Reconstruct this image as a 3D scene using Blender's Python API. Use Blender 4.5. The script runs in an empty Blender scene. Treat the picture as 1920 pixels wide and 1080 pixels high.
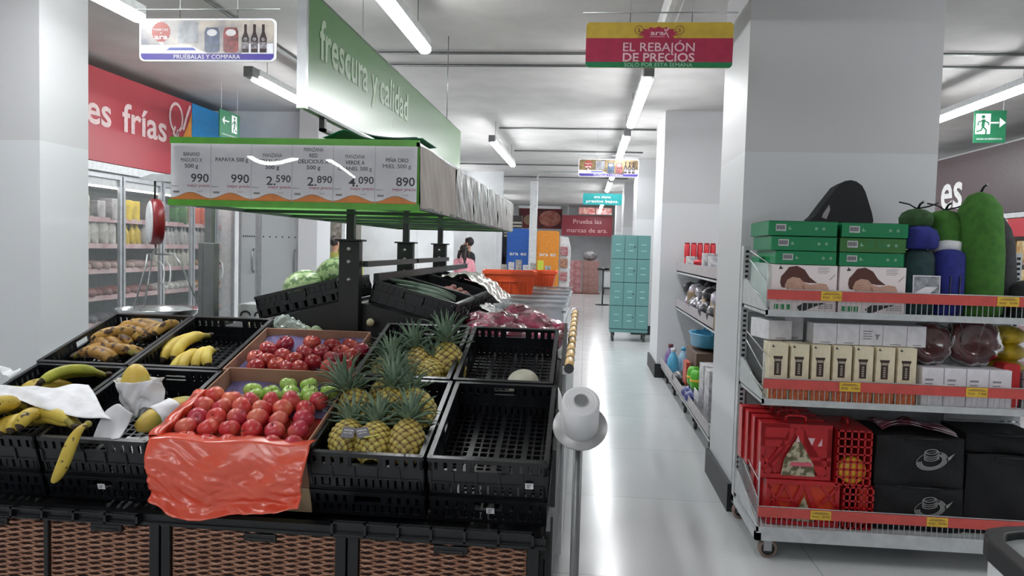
import bpy, math, random
from mathutils import Matrix, Vector, Euler, noise
SC = bpy.context.scene
COL = SC.collection
PI = math.pi
random.seed(7)

# ------------------------------------------------------------------ camera
CAM_Z = 1.55
def set_camera():
    f_px, px, py, roll = 1430.0, 136.0, 74.0, 0.027
    yaw = math.atan(px / f_px); pit = math.atan(py / f_px)
    fw = Vector((-math.sin(yaw) * math.cos(pit), math.cos(yaw) * math.cos(pit), -math.sin(pit)))
    r = Vector((math.cos(yaw), math.sin(yaw), 0)); u = r.cross(fw)
    c, s = math.cos(roll), math.sin(roll)
    r2 = r * c + u * s; u2 = u * c - r * s
    cd = bpy.data.cameras.new('camera'); co = bpy.data.objects.new('camera', cd); COL.objects.link(co)
    m = Matrix((r2, u2, -fw)).transposed().to_4x4(); m.translation = (0, 0, CAM_Z)
    co.matrix_world = m
    cd.sensor_width = 36; cd.lens = f_px / 1920 * 36
    cd.clip_start = 0.05; cd.clip_end = 200
    SC.camera = co
set_camera()

# ------------------------------------------------------------------ world, exposure
W = bpy.data.worlds.new('world'); SC.world = W; W.use_nodes = True
bg = W.node_tree.nodes['Background']
bg.inputs[0].default_value = (0.95, 0.97, 1.0, 1); bg.inputs[1].default_value = 0.25
vs = SC.view_settings
vs.view_transform = 'Standard'; vs.look = 'None'; vs.gamma = 1; vs.use_curve_mapping = False
vs.exposure = 1.1
LAMP_POWER = 22.0
try:
    SC.cycles.max_bounces = 8; SC.cycles.diffuse_bounces = 5; SC.cycles.glossy_bounces = 4
    SC.cycles.transparent_max_bounces = 12; SC.cycles.sample_clamp_indirect = 6
    SC.cycles.use_denoising = True; SC.cycles.caustics_reflective = False; SC.cycles.caustics_refractive = False
except Exception:
    pass

# ------------------------------------------------------------------ materials
def lin(c):
    o = []
    for x in c[:3]:
        x = x / 255.0
        o.append(x / 12.92 if x <= 0.04045 else ((x + 0.055) / 1.055) ** 2.4)
    return (o[0], o[1], o[2], 1)
MATS = {}
def mat(name, col, rough=0.5, metal=0.0, col2=None, scale=20.0, bump=0.0, bscale=None, trans=0.0, alpha=1.0,
        spec=0.5, coat=0.0, emit=0.0, contrast=(0.35, 0.65), stretch=None, rnd=0.0, detail=3.0):
    if name in MATS: return MATS[name]
    m = bpy.data.materials.new(name); m.use_nodes = True
    nt = m.node_tree; b = nt.nodes['Principled BSDF']
    I = b.inputs
    I['Base Color'].default_value = lin(col); I['Roughness'].default_value = rough; I['Metallic'].default_value = metal
    I['Specular IOR Level'].default_value = spec
    if coat: I['Coat Weight'].default_value = coat; I['Coat Roughness'].default_value = 0.15
    if trans: I['Transmission Weight'].default_value = trans
    if alpha < 1: I['Alpha'].default_value = alpha
    if emit: I['Emission Color'].default_value = lin(col); I['Emission Strength'].default_value = emit
    tc = nt.nodes.new('ShaderNodeTexCoord'); vec = tc.outputs['Object']
    if stretch:
        mp = nt.nodes.new('ShaderNodeMapping'); mp.inputs['Scale'].default_value = stretch
        nt.links.new(vec, mp.inputs['Vector']); vec = mp.outputs['Vector']
    nz = nt.nodes.new('ShaderNodeTexNoise'); nz.inputs['Scale'].default_value = scale; nz.inputs['Detail'].default_value = detail
    nt.links.new(vec, nz.inputs['Vector'])
    if col2 is None:
        col2 = tuple(max(0, x * 0.93) for x in col)
    cr = nt.nodes.new('ShaderNodeValToRGB')
    cr.color_ramp.elements[0].position = contrast[0]; cr.color_ramp.elements[1].position = contrast[1]
    cr.color_ramp.elements[0].color = lin(col); cr.color_ramp.elements[1].color = lin(col2)
    nt.links.new(nz.outputs['Fac'], cr.inputs['Fac'])
    outc = cr.outputs['Color']
    if rnd:
        oi = nt.nodes.new('ShaderNodeObjectInfo'); hs = nt.nodes.new('ShaderNodeHueSaturation')
        mr = nt.nodes.new('ShaderNodeMapRange'); mr.inputs['To Min'].default_value = 0.5 - rnd * 0.05; mr.inputs['To Max'].default_value = 0.5 + rnd * 0.05
        mv = nt.nodes.new('ShaderNodeMapRange'); mv.inputs['To Min'].default_value = 1 - rnd; mv.inputs['To Max'].default_value = 1 + rnd * 0.6
        nt.links.new(oi.outputs['Random'], mr.inputs['Value']); nt.links.new(oi.outputs['Random'], mv.inputs['Value'])
        nt.links.new(mr.outputs['Result'], hs.inputs['Hue']); nt.links.new(mv.outputs['Result'], hs.inputs['Value'])
        nt.links.new(outc, hs.inputs['Color']); outc = hs.outputs['Color']
    nt.links.new(outc, I['Base Color'])
    if bump:
        nb = nt.nodes.new('ShaderNodeTexNoise'); nb.inputs['Scale'].default_value = bscale or scale; nb.inputs['Detail'].default_value = 4
        nt.links.new(vec, nb.inputs['Vector'])
        bp = nt.nodes.new('ShaderNodeBump'); bp.inputs['Strength'].default_value = bump; bp.inputs['Distance'].default_value = 0.01
        nt.links.new(nb.outputs['Fac'], bp.inputs['Height']); nt.links.new(bp.outputs['Normal'], I['Normal'])
    MATS[name] = m
    return m
def film(name, col, amount, rough=0.12, edge=0.45):
    """thin clear film: part see-through, part glossy plastic"""
    if name in MATS: return MATS[name]
    m = bpy.data.materials.new(name); m.use_nodes = True; nt = m.node_tree
    b = nt.nodes['Principled BSDF']; out = nt.nodes['Material Output']
    b.inputs['Base Color'].default_value = lin(col); b.inputs['Roughness'].default_value = rough
    b.inputs['Specular IOR Level'].default_value = 0.9
    tr = nt.nodes.new('ShaderNodeBsdfTransparent'); mx = nt.nodes.new('ShaderNodeMixShader')
    lw = nt.nodes.new('ShaderNodeLayerWeight'); lw.inputs['Blend'].default_value = 0.35
    mr = nt.nodes.new('ShaderNodeMapRange'); mr.inputs['To Min'].default_value = amount; mr.inputs['To Max'].default_value = min(1, amount + edge)
    nt.links.new(lw.outputs['Facing'], mr.inputs['Value'])
    nt.links.new(mr.outputs['Result'], mx.inputs['Fac']); nt.links.new(tr.outputs[0], mx.inputs[1]); nt.links.new(b.outputs[0], mx.inputs[2])
    nt.links.new(mx.outputs[0], out.inputs['Surface'])
    MATS[name] = m
    return m

def gloss_clear(name, rough=0.04, ior=1.5):
    if name in MATS: return MATS[name]
    m = bpy.data.materials.new(name); m.use_nodes = True; nt = m.node_tree
    out = nt.nodes['Material Output']; nt.nodes.remove(nt.nodes['Principled BSDF'])
    tr = nt.nodes.new('ShaderNodeBsdfTransparent'); gl = nt.nodes.new('ShaderNodeBsdfGlossy'); gl.inputs['Roughness'].default_value = rough
    fr_ = nt.nodes.new('ShaderNodeFresnel'); fr_.inputs['IOR'].default_value = ior; mx = nt.nodes.new('ShaderNodeMixShader')
    nt.links.new(fr_.outputs[0], mx.inputs[0]); nt.links.new(tr.outputs[0], mx.inputs[1]); nt.links.new(gl.outputs[0], mx.inputs[2]); nt.links.new(mx.outputs[0], out.inputs['Surface'])
    MATS[name] = m
    return m

# ------------------------------------------------------------------ mesh builder
def face(origin, right, up):
    r = Vector(right).normalized(); u = Vector(up).normalized(); n = r.cross(u)
    m = Matrix((r, u, n)).transposed().to_4x4(); m.translation = origin
    return m
def TR(x=0, y=0, z=0, rx=0, ry=0, rz=0, s=1):
    return Matrix.Translation((x, y, z)) @ Euler((rx, ry, rz)).to_matrix().to_4x4() @ Matrix.Scale(s, 4)
_TXT = {}
def text_geo(s, bold=0.0):
    bold = min(bold, 0.0 if 'M' in s else .006 if any(q in s for q in 'WN') else .018)
    k = (s, bold)
    if k not in _TXT:
        cu = bpy.data.curves.new('t', 'FONT'); cu.body = s; cu.size = 1; cu.offset = bold; cu.resolution_u = 3
        ob = bpy.data.objects.new('t', cu)
        me = ob.to_mesh()
        vv = [tuple(v.co) for v in me.vertices]; ff = [tuple(p.vertices) for p in me.polygons]
        ob.to_mesh_clear(); bpy.data.objects.remove(ob); bpy.data.curves.remove(cu)
        xs = [v[0] for v in vv] or [0, 1]
        x0, x1 = min(xs), max(xs)
        _TXT[k] = ([(v[0] - x0, v[1], 0) for v in vv], ff, x1 - x0)
    return _TXT[k]
class MB:
    def __init__(s): s.v = []; s.f = []; s.m = []; s.sm = []
    def add(s, vv, ff, m=0, T=None, smooth=False):
        o = len(s.v)
        if T is not None: vv = [T @ Vector(p) for p in vv]
        s.v += [tuple(p) for p in vv]
        for q in ff: s.f.append(tuple(i + o for i in q)); s.m.append(m); s.sm.append(smooth)
        return s
    def b(s, x0, x1, y0, y1, z0, z1, m=0, T=None):
        vv = [(x, y, z) for z in (z0, z1) for y in (y0, y1) for x in (x0, x1)]
        ff = [(0, 2, 3, 1), (4, 5, 7, 6), (0, 1, 5, 4), (2, 6, 7, 3), (0, 4, 6, 2), (1, 3, 7, 5)]
        return s.add(vv, ff, m, T)
    def tube(s, pts, r, n=8, m=0, T=None, cap=True, flat=1.0, up=None):
        pts = [Vector(p) for p in pts]; N = len(pts)
        rr = r if isinstance(r, (list, tuple)) else [r] * N
        vv = []; ref = Vector(up) if up else None
        t0 = (pts[1] - pts[0]).normalized()
        if ref is None: ref = Vector((0, 0, 1)) if abs(t0.z) < 0.9 else Vector((1, 0, 0))
        a = (ref - t0 * ref.dot(t0)).normalized()
        for i in range(N):
            t = (pts[min(i + 1, N - 1)] - pts[max(i - 1, 0)]).normalized()
            a = (a - t * a.dot(t))
            a = a.normalized() if a.length > 1e-6 else t.orthogonal().normalized()
            bb = t.cross(a)
            for k in range(n):
                th = 2 * PI * k / n
                vv.append(pts[i] + a * (math.cos(th) * rr[i] * flat) + bb * (math.sin(th) * rr[i]))
        ff = [(i * n + k, i * n + (k + 1) % n, (i + 1) * n + (k + 1) % n, (i + 1) * n + k) for i in range(N - 1) for k in range(n)]
        s.add(vv, ff, m, T, n > 5)
        if cap: s._cap(N, n, m)
        return s
    def _cap(s, N, n, m):
        e = len(s.v); st = e - N * n
        s.f.append(tuple(range(st, st + n))[::-1]); s.m.append(m); s.sm.append(False)
        s.f.append(tuple(range(e - n, e))); s.m.append(m); s.sm.append(False)
    def lathe(s, prof, n=20, m=0, T=None, sx=1, sy=1):
        N = len(prof); vv = []
        for r, z in prof:
            for k in range(n):
                th = 2 * PI * k / n; vv.append((r * math.cos(th) * sx, r * math.sin(th) * sy, z))
        ff = [(i * n + k, i * n + (k + 1) % n, (i + 1) * n + (k + 1) % n, (i + 1) * n + k) for i in range(N - 1) for k in range(n)]
        s.add(vv, ff, m, T, True)
        s._cap(N, n, m)
        return s
    def grid(s, fn, nu, nv, m=0, T=None, wrap=False):
        vv = [fn(i / nu, j / nv) for j in range(nv + 1) for i in range(nu + 1)]
        w = nu + 1
        ff = [(j * w + i, j * w + i + 1, (j + 1) * w + i + 1, (j + 1) * w + i) for j in range(nv) for i in range(nu)]
        return s.add(vv, ff, m, T, True)
    def ball(s, c, r, m=0, n=14, k=10, T=None, fn=None):
        if not isinstance(r, (tuple, list)): r = (r, r, r)
        vv = []
        for j in range(k + 1):
            ph = PI * j / k
            for i in range(n):
                th = 2 * PI * i / n
                d = (math.sin(ph) * math.cos(th), math.sin(ph) * math.sin(th), -math.cos(ph))
                q = fn(d) if fn else 1
                vv.append((c[0] + d[0] * r[0] * q, c[1] + d[1] * r[1] * q, c[2] + d[2] * r[2] * q))
        ff = [(j * n + i, j * n + (i + 1) % n, (j + 1) * n + (i + 1) % n, (j + 1) * n + i) for j in range(k) for i in range(n)]
        return s.add(vv, ff, m, T, True)
    def prism(s, pts, z0, z1, m=0, T=None):
        n = len(pts)
        vv = [(p[0], p[1], z0) for p in pts] + [(p[0], p[1], z1) for p in pts]
        ff = [tuple(range(n))[::-1], tuple(range(n, 2 * n))] + [(i, (i + 1) % n, n + (i + 1) % n, n + i) for i in range(n)]
        return s.add(vv, ff, m, T)
    def poly(s, pts, z=0, m=0, T=None):
        return s.add([(p[0], p[1], z) for p in pts], [tuple(range(len(pts)))], m, T)
    def text(s, t, x, y, h, T, m=0, align='c', width=None, z=0.001, bold=0.0, shear=0.0):
        """h = cap height (metres), x,y = baseline anchor in the frame T"""
        vv, ff, w = text_geo(t, bold)
        k = h / 0.72; kx = k
        if width: kx = width / max(w, 1e-6)
        off = {'c': -w * kx / 2, 'l': 0, 'r': -w * kx}[align]
        return s.add([(x + off + v[0] * kx + shear * v[1] * k, y + v[1] * k, z) for v in vv], ff, m, T)
    def build(s, name, mats, parent=None, bevel=0, world=True, solid=0, sub=0):
        me = bpy.data.meshes.new(name)
        vv = s.v
        if parent is not None and world:
            p = base_loc(parent); vv = [(a - p.x, b - p.y, c - p.z) for a, b, c in vv]
        me.from_pydata(vv, [], s.f)
        if not isinstance(mats, (list, tuple)): mats = [mats]
        for mm in mats: me.materials.append(mm)
        me.polygons.foreach_set('material_index', s.m)
        me.polygons.foreach_set('use_smooth', s.sm)
        me.update()
        ob = bpy.data.objects.new(name, me); COL.objects.link(ob)
        if parent is not None: ob.parent = parent
        if solid:
            md = ob.modifiers.new('solid', 'SOLIDIFY'); md.thickness = solid; md.offset = 0
        if bevel:
            md = ob.modifiers.new('bevel', 'BEVEL'); md.width = bevel; md.segments = 2; md.limit_method = 'ANGLE'
        if sub:
            md = ob.modifiers.new('sub', 'SUBSURF'); md.levels = sub; md.render_levels = sub
        return ob
def base_loc(o):
    p = Vector((0, 0, 0))
    while o is not None: p = p + o.location; o = o.parent
    return p
def tag(o, label, cat, group=None):
    o['label'] = label; o['category'] = cat
    if group: o['group'] = group
    return o
def thing(name, label, cat, loc=(0, 0, 0), group=None, rot=(0, 0, 0)):
    o = bpy.data.objects.new(name, None); COL.objects.link(o); o.location = loc; o.rotation_euler = rot
    o.empty_display_size = 0.05
    return tag(o, label, cat, group)
def struct(name, mb, m, bevel=0):
    o = mb.build(name, m, bevel=bevel); o['kind'] = 'structure'; return o
def dup(src, loc=None, rot=None, label=None, group=None, scale=None):
    def cp(o, par):
        c = o.copy(); COL.objects.link(c)
        if par is not None: c.parent = par
        for ch in list(o.children): cp(ch, c)
        return c
    r = cp(src, None)
    if loc is not None: r.location = loc
    if rot is not None: r.rotation_euler = rot
    if scale is not None: r.scale = scale if isinstance(scale, (tuple, list)) else (scale,) * 3
    if label: r['label'] = label
    if group: r['group'] = group
    return r
def rrect(w, h, r, n=5):
    pts = []
    for cx, cy, a in ((w / 2 - r, h / 2 - r, 0), (-w / 2 + r, h / 2 - r, 90), (-w / 2 + r, -h / 2 + r, 180), (w / 2 - r, -h / 2 + r, 270)):
        for i in range(n + 1):
            t = math.radians(a + 90 * i / n); pts.append((cx + r * math.cos(t), cy + r * math.sin(t)))
    return pts
def circ(cx, cy, r, n=20, ry=None):
    ry = ry or r
    return [(cx + r * math.cos(2 * PI * i / n), cy + ry * math.sin(2 * PI * i / n)) for i in range(n)]

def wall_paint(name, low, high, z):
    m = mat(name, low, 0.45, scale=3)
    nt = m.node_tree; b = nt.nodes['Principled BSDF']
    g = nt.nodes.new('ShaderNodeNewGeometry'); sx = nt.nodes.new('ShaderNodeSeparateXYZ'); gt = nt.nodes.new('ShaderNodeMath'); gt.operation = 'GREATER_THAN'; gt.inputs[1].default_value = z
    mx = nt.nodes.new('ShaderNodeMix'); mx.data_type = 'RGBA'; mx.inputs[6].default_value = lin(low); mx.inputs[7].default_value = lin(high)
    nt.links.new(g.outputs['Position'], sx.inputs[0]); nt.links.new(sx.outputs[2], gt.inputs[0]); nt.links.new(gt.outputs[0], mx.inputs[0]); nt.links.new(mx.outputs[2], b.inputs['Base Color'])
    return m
M_ceil = mat('ceiling_paint', (206, 204, 202), 0.9, scale=2)
M_wall = mat('white_wall_paint', (226, 228, 230), 0.6, scale=2)
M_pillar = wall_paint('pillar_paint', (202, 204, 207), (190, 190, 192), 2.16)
M_steel = mat('brushed_steel', (176, 178, 180), 0.3, 0.85)
M_white = mat('white_enamel', (222, 224, 226), 0.4)
M_greysteel = mat('grey_enamel', (186, 190, 192), 0.4)
M_dkgrey = mat('dark_grey_metal', (70, 72, 74), 0.45, 0.3)
M_midgrey = mat('mid_grey_metal', (118, 120, 120), 0.4, 0.5)
M_black = mat('black_metal', (16, 17, 20), 0.4)
M_crate = mat('black_crate_plastic', (18, 19, 23), 0.3, col2=(26, 28, 32), scale=6)
M_crate2 = mat('charcoal_crate_plastic', (32, 33, 36), 0.45, col2=(44, 44, 47), scale=6)
M_skirt = mat('black_skirting', (24, 26, 29), 0.5)
M_txtw = mat('white_lettering', (232, 232, 232), 0.5)
M_txtk = mat('dark_grey_lettering', (52, 52, 58), 0.6)
M_paperw = mat('white_paper', (236, 236, 240), 0.8, bump=0.15, bscale=40)
M_clear = film('clear_glass', (215, 225, 228), 0.05, 0.04)
M_glass = film('fridge_door_glass', (205, 212, 214), 0.03, 0.06, 0.10)
M_frost = film('milky_glass', (206, 212, 214), 0.72, 0.2)

# ------------------------------------------------------------------ floor, ceiling, walls
def floor_mat():
    m = mat('speckled_vinyl_floor', (205, 208, 208), 0.16, col2=(190, 193, 194), scale=170, contrast=(0.42, 0.62), spec=0.6)
    nt = m.node_tree; b = nt.nodes['Principled BSDF']
    src = b.inputs['Base Color'].links[0].from_socket
    tc = nt.nodes.new('ShaderNodeTexCoord'); br = nt.nodes.new('ShaderNodeTexBrick')
    br.offset = 0; br.inputs['Scale'].default_value = 1; br.inputs['Brick Width'].default_value = 1.2; br.inputs['Row Height'].default_value = 1.2
    br.inputs['Mortar Size'].default_value = 0.003; br.inputs['Color1'].default_value = (1, 1, 1, 1); br.inputs['Color2'].default_value = (0.95, 0.95, 0.95, 1); br.inputs['Mortar'].default_value = (0.6, 0.6, 0.6, 1)
    mx = nt.nodes.new('ShaderNodeMix'); mx.data_type = 'RGBA'; mx.blend_type = 'MULTIPLY'; mx.inputs[0].default_value = 1
    nt.links.new(tc.outputs['Object'], br.inputs['Vector']); nt.links.new(src, mx.inputs[6]); nt.links.new(br.outputs['Color'], mx.inputs[7])
    nt.links.new(mx.outputs[2], b.inputs['Base Color'])
    n2 = nt.nodes.new('ShaderNodeTexNoise'); n2.inputs['Scale'].default_value = 4
    mr = nt.nodes.new('ShaderNodeMapRange'); mr.inputs['To Min'].default_value = 0.12; mr.inputs['To Max'].default_value = 0.26
    nt.links.new(tc.outputs['Object'], n2.inputs['Vector']); nt.links.new(n2.outputs['Fac'], mr.inputs['Value']); nt.links.new(mr.outputs['Result'], b.inputs['Roughness'])
    return m
CEIL = 3.28
struct('floor', MB().b(-7, 8, -5, 31.2, -0.1, 0), floor_mat())
struct('ceiling', MB().b(-7, 8, -5, 31.2, CEIL, CEIL + 0.1), M_ceil)
struct('wall_left', MB().b(-5.75, -5.6, -5, 31.2, 0, CEIL), M_wall)
struct('wall_right', MB().b(6.0, 6.15, -5, 31.2, 0, CEIL), M_wall)
M_tile = mat('white_tile', (208, 210, 212), 0.3, scale=2)
struct('wall_far', MB().b(-7, 8, 31.0, 31.2, 0, CEIL), M_tile)
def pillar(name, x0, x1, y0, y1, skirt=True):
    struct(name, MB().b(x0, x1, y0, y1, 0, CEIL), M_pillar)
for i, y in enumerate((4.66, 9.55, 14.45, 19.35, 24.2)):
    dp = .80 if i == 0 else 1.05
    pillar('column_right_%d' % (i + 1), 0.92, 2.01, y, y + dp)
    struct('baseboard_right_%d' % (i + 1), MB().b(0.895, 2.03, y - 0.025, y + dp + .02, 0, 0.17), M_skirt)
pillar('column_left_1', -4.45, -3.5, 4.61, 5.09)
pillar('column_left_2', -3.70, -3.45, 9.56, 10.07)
struct('wall_partition', MB().b(-5.6, -3.72, 9.87, 9.97, 2.12, CEIL), M_wall)
struct('wall_back_left', MB().b(-4.2, -2.45, 14.0, 14.1, 0, CEIL).b(-3.12, -3.10, 13.985, 14, 0, 2.4).b(-2.72, -2.70, 13.985, 14, 0, 2.4), M_wall)
struct('wall_back_door_side', MB().b(-3.6, -1.9, 17.2, 17.3, 0, CEIL).b(-2.75, -2.72, 17.17, 17.2, 0, 2.1).b(-2.05, -2.02, 17.17, 17.2, 0, 2.1).b(-2.75, -2.02, 17.17, 17.2, 2.1, 2.14), M_wall)

# ------------------------------------------------------------------ lamps
def emitter(name, strength, col=(1, 1, 1)):
    if name in MATS: return MATS[name]
    m = bpy.data.materials.new(name); m.use_nodes = True; nt = m.node_tree
    b = nt.nodes['Principled BSDF']; b.inputs['Base Color'].default_value = (0.9, 0.9, 0.9, 1)
    b.inputs['Emission Color'].default_value = (*col, 1); b.inputs['Emission Strength'].default_value = strength
    MATS[name] = m; return m
M_lamp = emitter('lamp_diffuser_lit', LAMP_POWER, (0.97, 0.985, 1.0))
M_off = mat('lamp_diffuser_off', (222, 222, 222), 0.4)
def lamp(x, y0, y1, label, z=2.95, on=True):
    t = thing('ceiling_lamp', label, 'lamp', (x, (y0 + y1) / 2, z), 'linear ceiling lamps')
    MB().b(x - .045, x + .045, y0, y1, z + .03, z + .09).build('housing', M_white, t, bevel=.004)
    d = MB(); n = 10
    prof = [(x - .045, z + .03), (x - .045, z + .005), (x - .03, z - .012), (x, z - .018), (x + .03, z - .012), (x + .045, z + .005), (x + .045, z + .03)]
    vv = [(p[0], y0 + .01, p[1]) for p in prof] + [(p[0], y1 - .01, p[1]) for p in prof]
    k = len(prof); d.add(vv, [(i, i + 1, k + i + 1, k + i) for i in range(k - 1)] + [tuple(range(k))[::-1], tuple(range(k, 2 * k))])
    d.build('diffuser', M_lamp if on else M_off, t)
    MB().b(x - .04, x + .04, y0 - .14, y0 - .01, z + .0, z + .085).build('driver_box', M_midgrey if on else M_greysteel, t)
    for yy in (y0 + .25, y1 - .25):
        MB().tube([(x, yy, z + .085), (x, yy, CEIL)], .0025, 6).build('hanger_wire', M_dkgrey, t)
    return t
lamp(.46, 2.9, 5.3, 'unlit linear ceiling lamp above the yellow and red hanging sign', on=False)
lamp(.46, 6.37, 8.74, 'lit linear lamp over the aisle, just behind the yellow and red sign')
lamp(.46, 9.55, 11.9, 'lit linear lamp over the aisle, ending at the far product sign')
lamp(.46, 12.75, 15.1, 'short-looking lit lamp between far product sign and teal sign')
lamp(.46, 15.9, 18.25, 'lit lamp over the aisle shining above the small teal sign')
lamp(.46, 20.0, 22.3, 'added lamp over the aisle behind the small teal sign, brightening the back')  # extra lamp so the back of the store is less dark
lamp(-1.2, 3.1, 5.5, 'large bright linear lamp right of the green hanging panel')
lamp(-1.28, 10.2, 13.0, 'lit hanging lamp with grey end box beyond the green panel')
lamp(.46, 23.3, 25.6, 'added lamp over the aisle close to the dark red banner')  # added to brighten the far end of the aisle
lamp(.46, 26.4, 28.4, 'last added lamp of the aisle row in front of the banner')  # put in for more light near the banner
lamp(-2.9, 15.6, 18.0, 'added unseen lamp over the back door')  # hidden extra lamp, lights the area by the back door
lamp(-2.9, 24.5, 27.0, 'added unseen lamp in front of the far meat picture')  # hidden behind the price header, added for light at the far wall
lamp(-2.9, 2.4, 4.73, 'bright linear lamp behind the bottle picture sign')
lamp(-2.9, 6.45, 8.8, 'lit linear lamp left of the green hanging panel')
lamp(-2.9, 11.0, 13.3, 'lit linear lamp above the white back partition')
lamp(3.5, 6.4, 8.5, 'lit linear lamp at the right edge beside the big column')
lamp(3.5, 10.5, 12.8, 'lit linear lamp behind the big column on the right')
lamp(-1.2, -1.6, 0.75, 'added unseen lamp lighting the shopper side of the fruit stand')  # out of view, added to light the faces turned to the camera
lamp(-2.9, -3.4, -.9, 'added unseen lamp behind and left of the shopper, reflected in the card cover')  # out of view, added so its reflection curves across the clear card cover
lamp(3.5, 2.0, 4.3, 'added unseen lamp over the right of the nearest shelf rack')  # outside the frame, added as extra light on the right
lamp(-2.9, 20, 22.5, 'far lit lamp over the tills')

# ------------------------------------------------------------------ conduits on the ceiling
def conduit(pts, label, r=.013, m=None):
    o = MB().tube(pts, r, 8)
    root = o.build('conduit', m or M_midgrey)
    tag(root, label, 'pipe', 'ceiling conduits')
    return root
for y, x0, x1, lab in ((6.75, -2.6, 5.9, 'thin grey conduit across the ceiling, nearer of the close pair'), (7.2, -2.6, 5.9, 'thin grey conduit across the ceiling, farther of the close pair'),
                       (10.9, -1.28, .93, 'single grey conduit ending at the hanging lamp with grey end box'), (13.4, -1.3, .93, 'grey conduit across the ceiling by the far product sign'),
                       (15.6, -3.0, .93, 'grey conduit across the ceiling above the teal sign'), (18.2, -3.0, .93, 'grey conduit farthest back above the teal sign')):
    conduit([(x0, y, CEIL - .02), (x1, y, CEIL - .02)], lab)
conduit([(-2.75, 2.0, CEIL - .02), (-2.75, 9.8, CEIL - .02)], 'grey conduit running lengthwise above left lamp row')
# ------------------------------------------------------------------ the produce stand
TILT = math.atan(.165 / .57)
def slope_z(y, z0=.545): return z0 + (y - 2.6) * math.tan(TILT)
M_wickl = mat('woven_cane', (182, 140, 116), 0.45, col2=(140, 98, 78), scale=30, stretch=(1, 1, 4))
M_wickd = mat('woven_cane_stakes', (66, 40, 34), 0.6)
M_green = mat('lime_green_plastic', (86, 168, 40), 0.35)
stand = thing('produce_stand', 'long black fruit stand with brown wicker front and three bolted posts', 'produce stand', (-1.2, 4.8, 0))
def wicker(x0, x1, z0, z1, y):
    p = MB()
    p.b(x0, x1, y + .012, y + .02, z0, z1, 1)
    pitch = .047; nst = max(2, int(round((x1 - x0) / pitch)))
    pitch = (x1 - x0) / nst
    rows = int((z1 - z0) / .0092)
    for k in range(rows):
        zc = z0 + (k + .5) * (z1 - z0) / rows; hh = .0042
        ph = k % 2
        vv = []; seg = nst * 6
        for i in range(seg + 1):
            x = x0 + (x1 - x0) * i / seg
            d = math.sin(PI * (x - x0) / pitch + PI * ph)
            yc = y + .005 - .010 * d
            dz = .0012 * math.sin(i * 2.1 + k)
            vv += [(x, yc + .003, zc - hh + dz), (x, yc - .002, zc - hh * .5 + dz), (x, yc - .002, zc + hh * .5 + dz), (x, yc + .003, zc + hh + dz)]
        ff = [(4 * i + j, 4 * i + 4 + j, 4 * i + 5 + j, 4 * i + 1 + j) for i in range(seg) for j in range(3)]
        p.add(vv, ff, 0, None, True)
    pp = p.build('wicker_panel', [M_wickl, M_wickd], stand)
    hx = (x0 + x1) / 2 + .03
    h = MB(); h.b(hx - .058, hx + .058, y - .014, y + .0, z1 - .032, z1 - .006, 0); h.b(hx - .045, hx + .045, y - .018, y - .013, z1 - .026, z1 - .020, 0)
    h.build('handle', M_black, pp, bevel=.004)
for a, b_ in ((-2.33, -1.885), (-1.865, -1.49), (-1.41, -.822), (-.737, -.165)):
    wicker(a, b_, .04, .55, 2.5)
fr = MB()
for xa, xb in ((-1.488, -1.452), (-1.445, -1.412), (-.82, -.782), (-.776, -.739), (-.163, -.122), (-2.37, -2.332), (-1.883, -1.866)):
    fr = MB(); fr.b(xa, xb, 2.488, 2.53, 0, .555); fr.build('frame_post', M_black, stand, bevel=.003)
rl = MB(); rl.b(-2.38, -.10, 2.492, 2.54, .548, .56); rl.b(-2.38, -.10, 2.50, 2.54, .56, .585)
rl.build('front_rail', M_black, stand)
# a black rail box in front of the left and right crates
def rail_box(x0, x1, z0, z1, y):
    p = MB(); p.b(x0, x1, y, y + .008, z1 - .006, z1); p.b(x0, x1, y, y + .008, z0, z0 + .006); p.b(x0, x1, y + .02, y + .024, z0, z1)
    n = int((x1 - x0) / .11)
    for i in range(n + 1):
        x = x0 + (x1 - x0 - .008) * i / n; p.b(x, x + .008, y, y + .022, z0, z1)
    p.build('ticket_rail', M_crate, stand)
rail_box(-.83, -.14, .562, .610, 2.47); rail_box(-2.35, -1.52, .552, .590, 2.47)
dk = MB()
vv = [(-2.38, 2.54, .53), (-.09, 2.54, .53), (-.09, 3.84, slope_z(3.84)), (-2.38, 3.84, slope_z(3.84)), (-2.38, 2.54, .50), (-.09, 2.54, .50), (-.09, 3.84, .5), (-2.38, 3.84, .5)]
dk.add(vv, [(0, 1, 2, 3), (4, 7, 6, 5), (0, 4, 5, 1), (1, 5, 6, 2), (2, 6, 7, 3), (3, 7, 4, 0)])
def slab(x0, x1, y0, y1, off, th, m=M_black):
    p = MB(); c = math.tan(TILT)
    za, zb = slope_z(y0) + off, slope_z(y1) + off
    vv = [(x0, y0, za), (x1, y0, za), (x1, y1, zb), (x0, y1, zb), (x0, y0, za - th), (x1, y0, za - th), (x1, y1, zb - th), (x0, y1, zb - th)]
    return p.add(vv, [(0, 1, 2, 3), (4, 7, 6, 5), (0, 4, 5, 1), (1, 5, 6, 2), (2, 6, 7, 3), (3, 7, 4, 0)])
dk.build('sloping_deck', M_black, stand)
slab(-2.36, -.10, 3.24, 3.82, .10, .09).build('deck_step', M_black, stand)
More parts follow.
